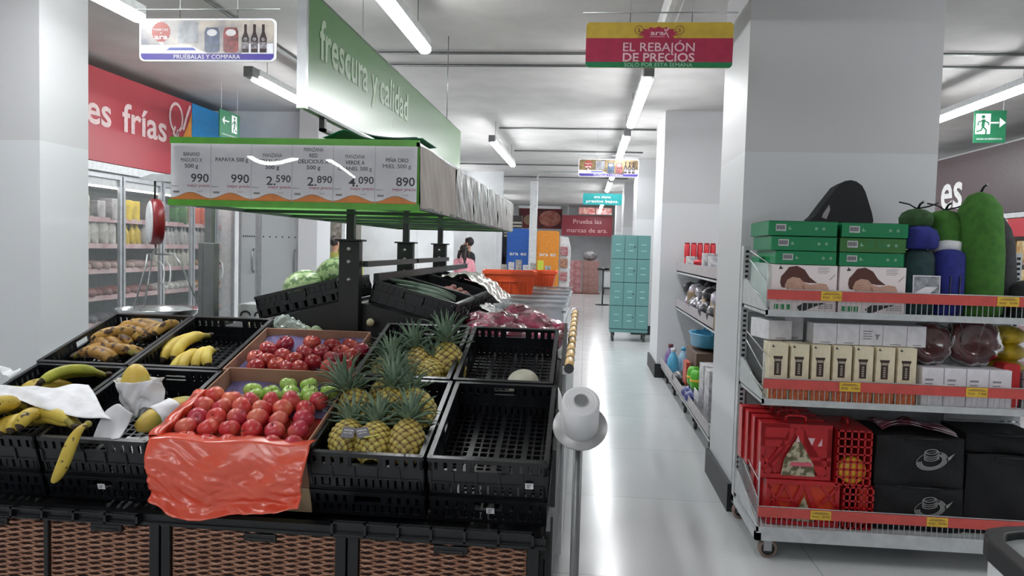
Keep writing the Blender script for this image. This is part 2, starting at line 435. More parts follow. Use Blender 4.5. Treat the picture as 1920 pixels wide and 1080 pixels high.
# side carcass
MB().b(-2.36, -.11, 2.56, 7.05, .05, .50).build('carcass', M_dkgrey, stand)
sd = MB(); sd.b(-.105, -.075, 3.70, 7.05, .05, 1.02); sd.build('side_panel', M_white, stand)
sd = MB(); sd.b(-2.37, -2.34, 3.70, 7.05, .05, 1.02); sd.build('side_panel', M_greysteel, stand)
MB().b(-.105, -.085, 2.53, 3.72, .30, .60).b(-.088, -.080, 2.50, 2.54, .2, .66).build('side_skirt', M_black, stand)
# end panel and side tiers
ep = MB()
ep.add([(-2.34, 3.84, .5), (-.105, 3.84, .5), (-.105, 3.84, 1.00), (-.66, 3.84, 1.10), (-.66, 3.84, 1.13), (-1.13, 3.84, 1.245), (-1.27, 3.84, 1.245), (-1.72, 3.84, 1.13), (-1.72, 3.84, 1.10), (-2.34, 3.84, 1.0),
        (-2.34, 3.87, .5), (-.105, 3.87, .5), (-.105, 3.87, 1.00), (-.66, 3.87, 1.10), (-.66, 3.87, 1.13), (-1.13, 3.87, 1.245), (-1.27, 3.87, 1.245), (-1.72, 3.87, 1.13), (-1.72, 3.87, 1.10), (-2.34, 3.87, 1.0)],
       [tuple(range(10)), tuple(range(10, 20))[::-1]] + [(i, 10 + i, 10 + (i + 1) % 10, (i + 1) % 10) for i in range(10)])
ep.build('end_panel', M_black, stand)
def tier(xa, za, xb, zb, y0, y1, name):
    p = MB(); n = -.02
    vv = [(xa, y0, za), (xb, y0, zb), (xb, y1, zb), (xa, y1, za), (xa, y0, za + n), (xb, y0, zb + n), (xb, y1, zb + n), (xa, y1, za + n)]
    p.add(vv, [(0, 1, 2, 3), (4, 7, 6, 5), (0, 4, 5, 1), (1, 5, 6, 2), (2, 6, 7, 3), (3, 7, 4, 0)])
    return p.build(name, M_black, stand)
tier(-1.13, 1.245, -.66, 1.125, 3.87, 7.05, 'upper_tier'); tier(-1.27, 1.245, -1.72, 1.125, 3.87, 7.05, 'upper_tier')
tier(-.66, 1.09, -.105, 1.0, 3.87, 7.05, 'lower_tier'); tier(-1.72, 1.09, -2.34, 1.0, 3.87, 7.05, 'lower_tier')
for y in (3.80, 5.0, 6.2):
    p = MB(); p.b(-1.245, -1.140, y - .03, y + .03, .5, 1.565); p.b(-1.262, -1.123, y - .045, y + .045, 1.565, 1.575)
    po = p.build('post', M_black, stand, bevel=.002)
    MB().b(-1.212, -1.173, y - .018, y + .018, 1.575, 2.108).build('post_top_tube', M_black, po)
    for z in (1.525, 1.46, 1.37) if y < 4 else (1.52, 1.46, 1.38):
        MB().lathe([(.002, -.004), (.011, -.003), (.012, 0), (.008, .004), (.001, .005)][::1], 12, 0, face((-1.193, y - .031, z), (1, 0, 0), (0, 0, 1))).build('bolt', M_steel, po)
for ya, yb in ((3.83, 4.97), (5.03, 6.17)):
    MB().b(-1.14, -1.11, ya, yb, 1.435, 1.465).build('crossbar', M_dkgrey, stand)
MB().b(-1.10, -1.07, 3.9, 6.9, 1.36, 1.40).build('spine_rail', M_black, stand)
# segmented cane rail along the aisle side
rail = MB(); y0, z0, y1, z1, x = 3.05, 1.075, 4.75, 1.165, -.052
N = 10
for i in range(N):
    ta, tb = i / N + .004, (i + 1) / N - .004
    rail.tube([(x, y0 + (y1 - y0) * t, z0 + (z1 - z0) * t) for t in (ta, tb)], .0185, 12, 0)
rb = rail.build('cane_rail', mat('varnished_cane', (226, 190, 122), 0.4, col2=(206, 164, 96), scale=12), stand)
for i in range(N + 1):
    t = i / N; rr = MB(); rr.tube([(x, y0 + (y1 - y0) * t - .004, z0 + (z1 - z0) * t), (x, y0 + (y1 - y0) * t + .004, z0 + (z1 - z0) * t)], .0205, 12); rr.build('rail_ring', M_dkgrey, rb)
for t in (.02, .5, .98):
    MB().b(-.078, x - .01, y0 + (y1 - y0) * t - .01, y0 + (y1 - y0) * t + .01, z0 + (z1 - z0) * t - .03, z0 + (z1 - z0) * t).build('rail_bracket', M_white, stand)
MB().add([(-.092, 2.6, .86), (-.078, 2.6, .86), (-.078, 3.75, 1.19), (-.092, 3.75, 1.19), (-.092, 2.6, .66), (-.078, 2.6, .66), (-.078, 3.75, .99), (-.092, 3.75, .99)],
         [(0, 1, 2, 3), (4, 7, 6, 5), (0, 4, 5, 1), (1, 5, 6, 2), (2, 6, 7, 3), (3, 7, 4, 0)]).build('side_skirt', M_black, stand)

# ------------------------------------------------------------------ crates
def wall_geo(p, T, L, h, th=.012, handle=True, solid=False):
    def bx(u0, u1, z0, z1, t0=0, t1=th): p.b(u0, u1, z0, z1, t0, t1, 0, T)     # frame: x along, y up, z inward
    bx(0, L, h - .016, h, -.004, th + .002)
    bx(0, L, h - .055, h - .048); bx(0, L, 0, .014)
    hz = .052 if handle else 0
    n = int(L / .032); c = L / 2
    if solid: bx(0, L, .01, h - .02, .004, th - .003)
    for i in range(n + 1):
        u = i * (L - .020) / n
        if handle and c - hz < u + .010 < c + hz: continue
        bx(u, u + .020, h - .05, h - .014)
    if handle: bx(c - hz - .006, c - hz + .004, h - .055, h - .014); bx(c + hz - .004, c + hz + .006, h - .055, h - .014)
    if h > .12:
        bx(0, L, .052, h - .052, .003, th - .003)
        bx(0, L, .048, .056)
        for i in range(6): u = i * (L - .008) / 5; bx(u, u + .008, .05, h - .05, -.003, th)
    n = int(L / .026)
    for i in range(n + 1):
        u = i * (L - .018) / n; bx(u, u + .018, .012, .05, 0 if i % 2 else .004, th)
def crate(w, d, h, m, label, cat='crate', group=None, loc=(0, 0, 0), rot=(0, 0, 0), solid=False):
    t = thing('plastic_crate', label, cat, loc, group, rot)
    for nm, T, L in (('end_wall', face((0, 0, 0), (1, 0, 0), (0, 0, 1)), w), ('end_wall', face((w, d, 0), (-1, 0, 0), (0, 0, 1)), w),
                     ('side_wall', face((0, d, 0), (0, -1, 0), (0, 0, 1)), d), ('side_wall', face((w, 0, 0), (0, 1, 0), (0, 0, 1)), d)):
        p = MB(); T2 = T @ Matrix.Diagonal((1, 1, -1, 1)); wall_geo(p, T2, L, h, solid=solid); p.build(nm, m, t, world=False)
    p = MB()
    nx, ny = int(w / .034), int(d / .034)
    for i in range(nx + 1): x = i * (w - .008) / nx; p.b(x, x + .008, .002, d - .002, .004, .010)
    for i in range(ny + 1): y = i * (d - .008) / ny; p.b(.002, w - .002, y, y + .008, .003, .0095)
    for x in (w * .25, w * .5, w * .75): p.b(x - .011, x + .011, .002, d - .002, .003, .0115)
    p.build('floor_grid', m, t, world=False)
    return t
def sticker(parent, x, z, w=.028, h=.022, y=-.006):
    p = MB(); T = face((x, y, z), (1, 0, 0), (0, 0, 1))
    p.b(0, w, 0, h, 0, .001, 0, T)
    for k in range(3): p.b(w * .18, w * (.55 + .1 * ((k * 7) % 3)), h * (.2 + .25 * k), h * (.3 + .25 * k), .001, .0013, 1, T)
    p.build('price_sticker', [M_paperw, M_txtk], parent, world=False)
RX = (TILT, 0, 0)
CW, CD, CH = .41, .59, .15
R1Y, R1Z = 2.582, .685
R2Y, R2Z = 3.160, .857
LY, LZ = 2.582 + .103 * math.sin(TILT), .685 - .103 * math.cos(TILT)
c_empty = crate(CW, CD, CH, M_crate, 'empty black plastic crate in the front row, at the right end', loc=(-.515, R1Y, R1Z), rot=RX)
c_pine = dup(c_empty, (-.945, R1Y, R1Z), RX, 'black plastic crate holding the front heap of pineapples')
c_pap = dup(c_empty, (-1.945, R1Y, R1Z), RX, 'black plastic crate with two paper-wrapped papayas')
c_ban = dup(c_empty, (-2.372, R1Y, R1Z), RX, 'black plastic crate of ripe bananas under a white paper sheet, front row')
c_r2e = dup(c_empty, (-.530, R2Y, R2Z), RX, 'black plastic crate with only a cream paper disc, second row')
c_r2p = dup(c_empty, (-.960, R2Y, R2Z), RX, 'black plastic crate holding the back heap of pineapples')
c_r2b = dup(c_empty, (-1.962, R2Y, R2Z), RX, 'black plastic crate with two yellow banana hands, second row')
c_r2pl = dup(c_empty, (-2.385, R2Y, R2Z), RX, 'black plastic crate of brown-spotted plantains, back left corner')
low = crate(CW, CD, .10, M_crate, 'low black crate stacked under the empty crate at the right', loc=(-.515, LY, LZ), rot=RX)
low2 = dup(low, (-.945, LY, LZ), RX, 'low black crate stacked under the front pineapple crate')
low3 = dup(low, (-1.945, LY, LZ), RX, 'low black crate stacked under the papaya crate')
low4 = dup(low, (-2.372, LY, LZ), RX, 'low black crate stacked under the crate of ripe bananas, front row')
sticker(c_empty, .335, .05); sticker(low, .20, .045); sticker(low3, .20, .05)
sticker(c_r2e, .2, .06)
# side crates, tipped outwards to both aisles
M_crs = M_crate
def side_rot(sign): return sign
SLOPE = math.atan(.12 / .47)
cs = crate(.62, .455, .125, M_crate, 'black side crate with dark cucumbers, nearest of the right-hand tilted row', loc=(0, 0, 0), solid=True)
def place_side(c, y, right=True):
    if right:
        c.rotation_euler = Matrix(((0, -math.cos(SLOPE), math.sin(SLOPE)), (1, 0, 0), (0, math.sin(SLOPE), math.cos(SLOPE)))).to_euler()
        # local x -> +Y (along the stand), local y -> up the slope towards the spine
        c.location = (-.685, y, 1.135)
    else:
        c.rotation_euler = Matrix(((0, math.cos(SLOPE), -math.sin(SLOPE)), (-1, 0, 0), (0, math.sin(SLOPE), math.cos(SLOPE)))).to_euler()
        c.location = (-1.715, y + .62, 1.135)
place_side(cs, 3.90)
cs2 = dup(cs, label='black side crate with a few roots, middle of the right-hand tilted row'); place_side(cs2, 4.55)
cs3 = dup(cs, label='black side crate half covered by silvery film, third of the right-hand tilted row'); place_side(cs3, 5.2)
cs4 = dup(cs, label='black side crate holding the watermelons, left of the nearest post'); place_side(cs4, 3.90, False)
sticker(cs, .45, .03)

# ------------------------------------------------------------------ cardboard apple boxes
M_card = mat('brown_cardboard', (168, 128, 104), 0.75, col2=(150, 112, 90), scale=8)
M_cardl = mat('pale_cardboard', (206, 182, 146), 0.75, col2=(192, 166, 130), scale=8)
M_purple = mat('purple_tray_paper', (108, 98, 140), 0.7, col2=(92, 82, 124), scale=6)
def carton(w, d, h, label, loc, m, floor=.08, name='cardboard_box'):
    t = thing(name, label, 'box', loc, None, RX)
    e = .006
    for nm, q in (('front_wall', (0, w, 0, e)), ('back_wall', (0, w, d - e, d)), ('side_wall', (0, e, e, d - e)), ('side_wall', (w - e, w, e, d - e))):
        MB().b(q[0], q[1], q[2], q[3], 0, h).build(nm, m, t, world=False)
    MB().b(e, w - e, e, d - e, floor - .01, floor).build('base', m, t, world=False)
    return t
bx1 = carton(.555, .60, .165, 'open cardboard box of pink and green apples behind the red bag', (-1.502, R1Y, R1Z - .0), M_card)
bx2 = carton(.52, .47, .15, 'open cardboard box of dark red apples in the second row', (-1.535, R2Y, R2Z), M_card, .095)
carton(.555, .59, .10, 'closed pale cardboard box under the apple box, mostly behind the red bag', (-1.502, LY, LZ), M_cardl, .095)
def tray(parent, w, d, z, y0):
    p = MB().grid(lambda u, v: (.01 + (w - .02) * u, y0 + (d - y0 - .01) * v, z + .012 * math.sin(u * 9) * math.sin(v * 7) + .05 * max(0, v - .75)), 24, 16)
    p.build('tray_liner', M_purple, parent, world=False)
tray(bx1, .555, .60, .09, .33); tray(bx2, .52, .47, .100, .02)
M_redfilm = film('red_plastic_film', (224, 84, 58), 0.9, 0.25)
lin_ = MB().b(.008, .547, .008, .36, .081, .086); lin_.build('red_liner', mat('red_liner_plastic', (190, 50, 40), 0.4), bx1, world=False)
# the red bag pulled over the front edge
def bag_fn(u, v):
    x = -1.497 + .568 * u
    drop = .262 - .10 * max(0, u - .35) ** 1.1 - .05 * max(0, .18 - u) / .18
    zt = .856 + .005 * math.sin(u * 13) - (1 - u) * .004
    z = zt - drop * (max(0, v - .10) / .90) ** .9
    y = 2.528 - .035 * v - .028 * math.sin(PI * min(1, v * 1.1)) - .012 * math.sin(u * 5 + v * 4) * v
    q = noise.noise(Vector((u * 3.5 + v * 1.2, v * 2.2, 1.7))) ; q2 = abs(noise.noise(Vector((u * 7 - v * 6, v * 3 + u, 4.1)))); q3 = abs(noise.noise(Vector((u * 14 + v * 7, v * 11, 9.3))))
    y += (.028 * q + .030 * q2 + .010 * q3) * min(1, v * 1.6) - .012 * min(1, v * 3)
    if v < .08: y += (.08 - v) * .7
    x += .012 * math.sin(v * 5 + 1) * (u - .5) + .02 * v * (.5 - u) * (1 if u < .5 else .3)
    if v > .86: y -= (v - .86) * .22
    return (x, y, z)
bag = MB().grid(bag_fn, 60, 44)
tag(bag.build('plastic_bag', M_redfilm, solid=.0012), 'red-orange plastic bag draped over the front of the apple box', 'bag')

bo = COL.objects['plastic_bag']
def bside(u, v):
    y = 2.535 + .34 * u; zz = .852 + (y - 2.535) * math.tan(TILT)
    return (-1.508 + .022 * math.sin(v * PI) * (v > .5) + (.03 * (v - .5) if v > .5 else 0) - .012 * (v < .4) + .003 * math.sin(u * 21 + v * 9), y, zz + .006 * math.sin(PI * v) - (.10 * (.35 - v) * (1 - u) if v < .35 else 0) - (.09 * (v - .6) if v > .6 else 0) + .004 * math.sin(u * 15))
MB().grid(bside, 24, 14).build('bag_side', M_redfilm, bo, solid=.001)
# ------------------------------------------------------------------ price header on the posts
hd = thing('price_header', 'lime-framed rectangular price header standing over the fruit stand', 'sign', (-1.22, 5.08, 1.70))
HX0, HX1, HY0, HY1 = -1.76, -.69, 3.09, 7.05
for nm, q in (('top_rail', (HX0, HX1, HY0, HY0 + .012, 1.953, 1.982)), ('bottom_rail', (HX0 - .005, HX1 + .004, HY0 - .006, HY0 + .012, 1.694, 1.72)),
              ):
    MB().b(*q).build(nm, M_green, hd)
MB().b(HX0, HX1, HY0 + .008, HY0 + .016, 1.70, 1.98).build('back_board', M_green, hd)
for x0, x1, nm in ((HX0, HX0 + .006, 'side_board'), (HX1 - .01, HX1 - .004, 'side_board')):
    MB().b(x0, x1, HY0 + .02, HY1, 1.715, 1.96).build(nm, mat('light_green_board', (120, 200, 90), 0.5), hd)
MB().b(HX0, HX1, HY1 - .006, HY1, 1.70, 1.975).build('far_board', M_green, hd)
fb = MB()
for x in (HX0, HX1 - .015): fb.b(x, x + .02, HY0 + .015, HY1, 1.700, 1.716)
for y in (3.78, 4.4, 4.98, 5.6, 6.18, 7.03): fb.b(HX0, HX1, y, y + .02, 1.700, 1.716)
fb.b(-1.0, -.985, HY0 + .02, HY1, 1.72, 1.73)
fb.build('underframe', mat('dark_green_metal', (22, 50, 30), 0.4), hd)
MB().b(HX1 - .012, HX1, HY0, HY1, 1.955, 1.972).build('side_top_rail', M_steel, hd)
M_sleeve = mat('greyish_plastic_sleeve', (178, 176, 170), 0.22, col2=(156, 153, 148), scale=7, spec=0.8)
seg = [(3.10, 3.965), (3.96, 4.595), (4.59, 5.215), (5.21, 5.835), (5.83, 6.455), (6.45, 7.05)]
for k, (ya, yb) in enumerate(seg):
    amp = .004 if k == 0 else .009
    def fn(u, v, ya=ya, yb=yb, k=k, amp=amp):
        a = u * 6.0 + k * 1.7
        d = amp * (math.sin(a * 2 + v * 5) * .5 + .5 * math.sin(a * 3.3 - v * 3) + .35 * math.sin(a * 9 + v * 11)) + amp
        return (HX1 + .002 + d * (1.0 - .5 * v), ya + (yb - ya) * u, 1.705 + .255 * v + .004 * math.sin(a))
    MB().grid(fn, 36, 16).build('paper_panel' if k == 0 else 'plastic_sleeve', mat('beige_grey_paper', (196, 186, 176), .6, col2=(176, 166, 158), scale=5) if k == 0 else M_sleeve, hd)
# price cards
M_card_w = mat('price_card_stock', (248, 248, 252), 0.45, col2=(242, 242, 248))
M_orange = mat('price_card_orange', (238, 140, 44), 0.5)
M_mag = mat('magenta_print', (190, 70, 100), 0.6)
M_brown = mat('brown_line_print', (120, 70, 66), 0.6)
cards = [(['BANANO', 'MADURO X', '500 g'], '990'), (['PAPAYA 500 g'], '990'), (['MANZANA', 'ROYAL GALA', '500 g'], '2.|590'), (['MANZANA', 'RED', 'DELICIOUS X', '500 g'], '2.|890'), (['MANZANA', 'VERDE A', 'GRANEL 500 g'], '4.|090'), (['PIÑA ORO', 'MIEL 500 g'], '890')]
words_ = ['banano maduro at 990', 'papaya at 990', 'manzana royal gala at 2.590', 'manzana red delicious at 2.890', 'manzana verde at 4.090', 'piña oro miel at 890']
cw = (HX1 - HX0 - .012) / 6
for k, (ls, pr) in enumerate(cards):
    x0 = HX0 + .006 + k * cw
    T = face((x0, HY0 - .001, 1.718), (1, 0, 0), (0, 0, 1))
    b0 = MB().b(.0006, cw - .0006, 0, .237, 0, .0012, 0, T)
    c = b0.build('price_card', M_card_w); tag(c, 'white price card reading %s on the lime header' % words_[k], 'price card', 'price cards on the header')
    z = .0018
    wv = MB(); pts = [(i / 24 * (cw - .003) + .0015, .008 + .024 * (1 - math.cos(2 * PI * i / 24)) * .5) for i in range(25)]
    wv.poly([(.0015, .001)] + [(cw - .0015, .001)] + pts[::-1], z, 0, T); wv.build('orange_wave', M_orange, c)
    ln = MB()
    for (a, b2) in zip(pts[:-1], pts[1:]): ln.poly([a, b2, (b2[0], b2[1] + .0016), (a[0], a[1] + .0016)], z, 0, T)
    ln.build('wave_outline', M_brown, c)
    tx = MB(); n = len(ls); lh = .0245; ytop = .160 + lh * (n - 1) / 2 + (.004 if n == 1 else .014 if n == 4 else 0)
    for i, l in enumerate(ls):
        w = min(cw * .93, .0118 * len(l))
        tx.text(l, cw * .52, ytop - i * lh, .0165, T, 0, 'c', w, z, .012)
    if '|' in pr:
        a, b2 = pr.split('|'); tx.text(a, cw * .60, .070, .036, T, 0, 'r', .040, z, .012); tx.text(b2, cw * .61, .082, .030, T, 0, 'l', .064, z, .012)
    else: tx.text(pr, cw * .95, .076, .036, T, 0, 'r', .078, z, .012)
    tx.text('Siempre al', .004, .056, .006, T, 0, 'l', .030, z)
    for i in range(9): tx.b(.012 + i * .003, .0138 + i * .003, .030, .038, z - .0004, z, 0, T)
    tx.text('Ref. 0%d4' % (k + 3), cw * .74, .036, .004, T, 0, 'c', .022, z)
    tx.build('lettering', M_txtk, c)
    mg = MB(); mg.text('mejor precio', cw * .42, .056, .0125, T, 0, 'l', cw * .56, z, .01); mg.build('magenta_lettering', M_mag, c)
# bowed clear sheet over the cards
def bow(u, v):
    x = HX0 + .01 + (HX1 - HX0 - .02) * u
    q = (u * 2) % 1
    return (x, HY0 - .006 - .008 * (math.sin(PI * q) ** 2) - .0112 * (1 - v * v), 1.722 + .230 * v)
gloss_clear('clear_cover_film', .02)
MB().grid(bow, 48, 14).build('clear_cover', MATS['clear_cover_film'], hd)

# folded green and white paper lying on the header
M_jade = mat('jade_green_paper', (20, 130, 84), 0.6)
def gp(u, v): return (-1.10 + .42 * u, 3.10 + .30 * v, 1.987 + .028 * math.exp(-((u - .22) / .14) ** 2) + .006 * math.sin(u * 7))
pb = MB().grid(gp, 24, 6).build('folded_paper', M_jade, solid=.002)
tag(pb, 'green and white folded paper lying on top of the price header', 'paper')
MB().grid(lambda u, v: (gp(.36 + .58 * u, v)[0], 3.105 + .28 * v, gp(.36 + .58 * u, v)[2] + .008 + .012 * (1 - u)), 14, 5).build('white_sheet', M_paperw, pb, solid=.001)

# ------------------------------------------------------------------ green hanging panel with lettering
gpn = thing('hanging_sign', 'long green hanging panel lettered frescura y calidad', 'sign', (-1.18, 5.0, 2.104))
M_gpan = mat('green_panel_face', (74, 138, 62), 0.22, col2=(70, 132, 60), scale=2, spec=0.7)
MB().b(-1.19, -1.171, 3.10, 6.96, 2.12, 2.60).build('board', M_gpan, gpn)
MB().b(-1.205, -1.166, 3.075, 3.10, 2.105, 2.60).build('end_trim', mat('bright_aluminium', (205, 208, 210), 0.25, 0.9), gpn)
MB().b(-1.2, -1.169, 3.10, 6.96, 2.60, 2.606).b(-1.2, -1.169, 3.10, 6.96, 2.108, 2.12).build('edge_trim', M_midgrey, gpn)
T = face((-1.171, 3.40, 2.34), (0, 1, 0), (0, 0, 1))
tx = MB()
tx.text('frescura', -.155, 0.012, .175, T, 0, 'l', .73, .002, .018); tx.text('y', .645, 0.012, .175, T, 0, 'l', .11, .002, .018); tx.text('calidad', .81, .012, .175, T, 0, 'l', .67, .002, .018)
tx.build('lettering', mat('pale_green_lettering', (176, 204, 168), 0.4), gpn)
MB().b(-1.2, -1.175, 3.33, 3.36, 2.05, 2.108).b(-1.2, -1.175, 3.33, 4.2, 2.05, 2.062).build('support_bracket', M_black, gpn)
for y in (3.9, 6.3): MB().tube([(-1.18, y, 2.60), (-1.18, y, CEIL)], .004, 6).build('hanger_wire', M_steel, gpn)

# ------------------------------------------------------------------ hanging signs
def sign_board(name, label, x0, x1, z0, z1, y, r=.03, rod=True, edge=None):
    t = thing(name, label, 'sign', ((x0 + x1) / 2, y, z0))
    T = face(((x0 + x1) / 2, y + .006, (z0 + z1) / 2), (1, 0, 0), (0, 0, 1))
    MB().prism(rrect(x1 - x0, z1 - z0, r), 0, .010, 0, T).build('board', edge or M_white, t)
    if rod:
        MB().tube([(x0 - .02, y, z1 + .052), (x1 + .02, y, z1 + .052)], .004, 8).build('rod', M_steel, t)
        for x in (x0 + (x1 - x0) * .3, x0 + (x1 - x0) * .72):
            MB().tube([(x, y, z1), (x, y, z1 + .052)], .002, 6).build('hook', M_dkgrey, t)
            MB().tube([(x, y, z1 + .052), (x, y, CEIL)], .0012, 5).build('hanger_wire', M_steel, t)
    return t, face(((x0 + x1) / 2, y - .004, (z0 + z1) / 2), (1, 0, 0), (0, 0, 1))
def clip_band(w, h, r, ya, yb):
    pts = []
    full = rrect(w, h, r, 8)
    inside = [(max(-w / 2, min(w / 2, x)), min(max(y, ya), yb)) for x, y in full]
    out = []
    for p in inside:
        if not out or (abs(p[0] - out[-1][0]) + abs(p[1] - out[-1][1])) > 1e-5: out.append(p)
    return out
M_sy = mat('sign_mustard', (200, 170, 62), 0.4); M_sr = mat('sign_crimson', (172, 44, 76), 0.4); M_sg = mat('sign_green', (26, 124, 78), 0.4); M_sp = mat('sign_purple', (70, 56, 148), 0.4)
M_pinkw = mat('sign_pink_white', (236, 196, 204), 0.5)
t, T = sign_board('hanging_sign', 'yellow, crimson and green hanging sign reading el rebajón de precios', -.034, .743, 2.539, 2.778, 4.2, .021, edge=M_sy)
T = T @ Matrix.Diagonal((.84, .84, 1, 1)); w, h = .925, .285
MB().poly(clip_band(w, h, .025, -h / 2 + .035, h / 2 - .10), .0008, 0, T).build('crimson_band', M_sr, t)
MB().poly(clip_band(w, h, .025, -h / 2, -h / 2 + .035), .0008, 0, T).build('green_band', M_sg, t)
p = MB(); p.text('EL REBAJÓN', 0, -.040, .056, T, 0, 'c', .45, .002, .018); p.text('DE PRECIOS', 0, -.104, .054, T, 0, 'c', .45, .002, .018); p.build('lettering', M_pinkw, t)
# slab serifs drawn as small feet under the capitals
p = MB(); p.text('SOLO POR ESTA SEMANA', 0, -.137, .025, T, 0, 'c', .43, .002, .01); p.build('small_lettering', mat('pale_mint_print', (170, 220, 190), 0.5), t)
p = MB(); pts = []
for i in range(28):
    a = 2 * PI * i / 28; r = 1 + (.16 if i % 2 else -.1); pts.append((-.005 + .112 * r * math.cos(a), .072 + .038 * r * math.sin(a)))
p.poly(pts, .0014, 0, T); p.poly([(-.1, .03), (.1, .03), (.08, .06), (-.08, .06)], .0015, 0, T)
em = p.build('splash_emblem', M_sr, t)
p = MB(); p.text('ara', -.012, .062, .030, T, 0, 'c', .085, .0022, .03)
p.poly([(.026, .062), (.036, .062), (.062, .108), (.054, .108)], .0022, 0, T); p.poly([(.028, .1), (.036, .1), (.064, .045), (.058, .045)], .0022, 0, T); p.poly([(-.06, .05), (.035, .05), (.035, .053), (-.06, .053)], .0022, 0, T)
p.build('emblem_lettering', M_pinkw, em)
for cx, cy, r in ((-.128, .094, .028), (.128, .094, .028), (-.122, .050, .014), (.122, .05, .014)):
    p = MB()
    for i in range(20):
        a, b2 = 2 * PI * i / 20, 2 * PI * (i + 1) / 20
        p.poly([(cx + r * math.cos(a), cy + r * math.sin(a)), (cx + r * math.cos(b2), cy + r * math.sin(b2)), (cx + r * .88 * math.cos(b2), cy + r * .88 * math.sin(b2)), (cx + r * .88 * math.cos(a), cy + r * .88 * math.sin(a))], .0018, 0, T)
    p.text('$', cx, cy - r * .4, r * .8, T, 0, 'c', None, .0018)
    p.build('coin_drawing', M_brown, t)
def product_sign(label, x0, x1, z0, z1, y, dark=False):
    t, T = sign_board('hanging_sign', label, x0, x1, z0, z1, y, .03)
    w, h = x1 - x0, z1 - z0; k = w / .80
    T = T @ Matrix.Diagonal((k, k * .96, 1, 1)); w, h = .8, .245
    M_bgd = mat('photo_print_beige', (184, 174, 164), 0.3, col2=(116, 116, 124), scale=7) if not dark else mat('photo_print_gold', (150, 128, 84), 0.3, col2=(70, 58, 44), scale=9)
    MB().poly(rrect(w * .975, h * .93, .025), .0006, 0, T).build('picture_background', M_bgd, t)
    MB().poly(clip_band(w * .975, h * .93, .025, -h * .47, -h * .47 + .036), .0012, 0, T).build('purple_band', M_sp, t)
    p = MB(); p.text('PRUÉBALAS Y COMPARA', 0, -.108, .024, T, 0, 'c', .39, .002, .012); p.build('lettering', M_txtw, t)
    for pts in ([(-.39, -.078), (.0, -.078), (-.1, -.03), (-.39, -.03)], [(.2, -.078), (.385, -.078), (.385, -.02), (.24, -.02)]): MB().poly(pts, .0009, 0, T).build('white_table_print', mat('table_print', (226, 226, 234), 0.3), t)
    p = MB(); p.poly([(-.24, -.06), (-.06, -.06), (-.08, -.044), (-.22, -.044)], .001, 0, T); p.build('blue_print', mat('blue_stripe_print', (76, 92, 170), 0.4), t)
    p = MB(); p.poly([(-.17, -.02), (-.05, -.02), (-.05, .1), (-.17, .1)], .0009, 0, T); p.build('window_print', mat('grey_window_print', (150, 152, 158), 0.3, col2=(104, 108, 112), scale=14), t)
    p = MB(); pts = []
    for i in range(36):
        a = 2 * PI * i / 36; r = .054 * (1 + (.05 if i % 2 else -.03)); pts.append((-.27 + r * math.cos(a), .046 + r * 1.06 * math.sin(a)))
    p.poly(pts, .0012, 0, T); bd = p.build('round_badge', mat('badge_red', (160, 70, 62), 0.4), t)
    p = MB(); p.text('MARCAS', -.27, .052, .015, T, 0, 'c', .085, .0022, .012); p.text('de', -.27, .036, .010, T, 0, 'c', None, .0022); p.text('ara', -.27, .004, .030, T, 0, 'c', .078, .0022, .03)
    p.poly([(-.285, -.012), (-.262, -.012), (-.252, -.03), (-.262, -.05), (-.268, -.03)], .0014, 0, T); p.build('badge_lettering', M_txtw, bd)
    for x in (.225, .277, .328):
        p = MB(); p.poly([(x - .020, -.072), (x + .020, -.072), (x + .021, .010), (x + .008, .046), (x + .008, .090), (x - .008, .090), (x - .008, .046), (x - .021, .010)], .0013, 0, T)
        b2 = p.build('bottle_print', mat('dark_bottle_print', (50, 34, 34), 0.3), t)
        p = MB(); p.poly([(x - .019, -.05), (x + .019, -.05), (x + .019, -.012), (x - .019, -.012)], .0018, 0, T); p.poly(circ(x, .004, .011, 12), .0018, 0, T); p.build('bottle_label_print', mat('pale_label_print', (150, 146, 150), 0.4, col2=(84, 80, 90), scale=60), b2)
    for x, c1, c2 in ((.03, (74, 92, 124), 'a'), (.14, (150, 74, 74), 'b')):
        p = MB(); p.poly([(x - .044, -.062), (x - .03, -.072), (x + .03, -.072), (x + .044, -.062), (x + .044, .046), (x + .034, .072), (x - .034, .072), (x - .044, .046)], .0013, 0, T)
        b2 = p.build('tin_print', mat('tin_print_' + c2, c1, 0.3, col2=tuple(int(q * .6) for q in c1), scale=30), t)
        p = MB(); p.poly(circ(x, .042, .03, 16, .02), .0018, 0, T); p.build('tin_label_print', mat('tin_label_print', (206, 204, 206), 0.4), b2)
    return t
product_sign('picture sign with bottles and tins reading pruébalas y compara, at upper left', -2.575, -1.768, 2.562, 2.802, 4.2)
product_sign('far picture sign with golden products hanging over the aisle', -.14, .712, 2.604, 2.852, 11.0, True)
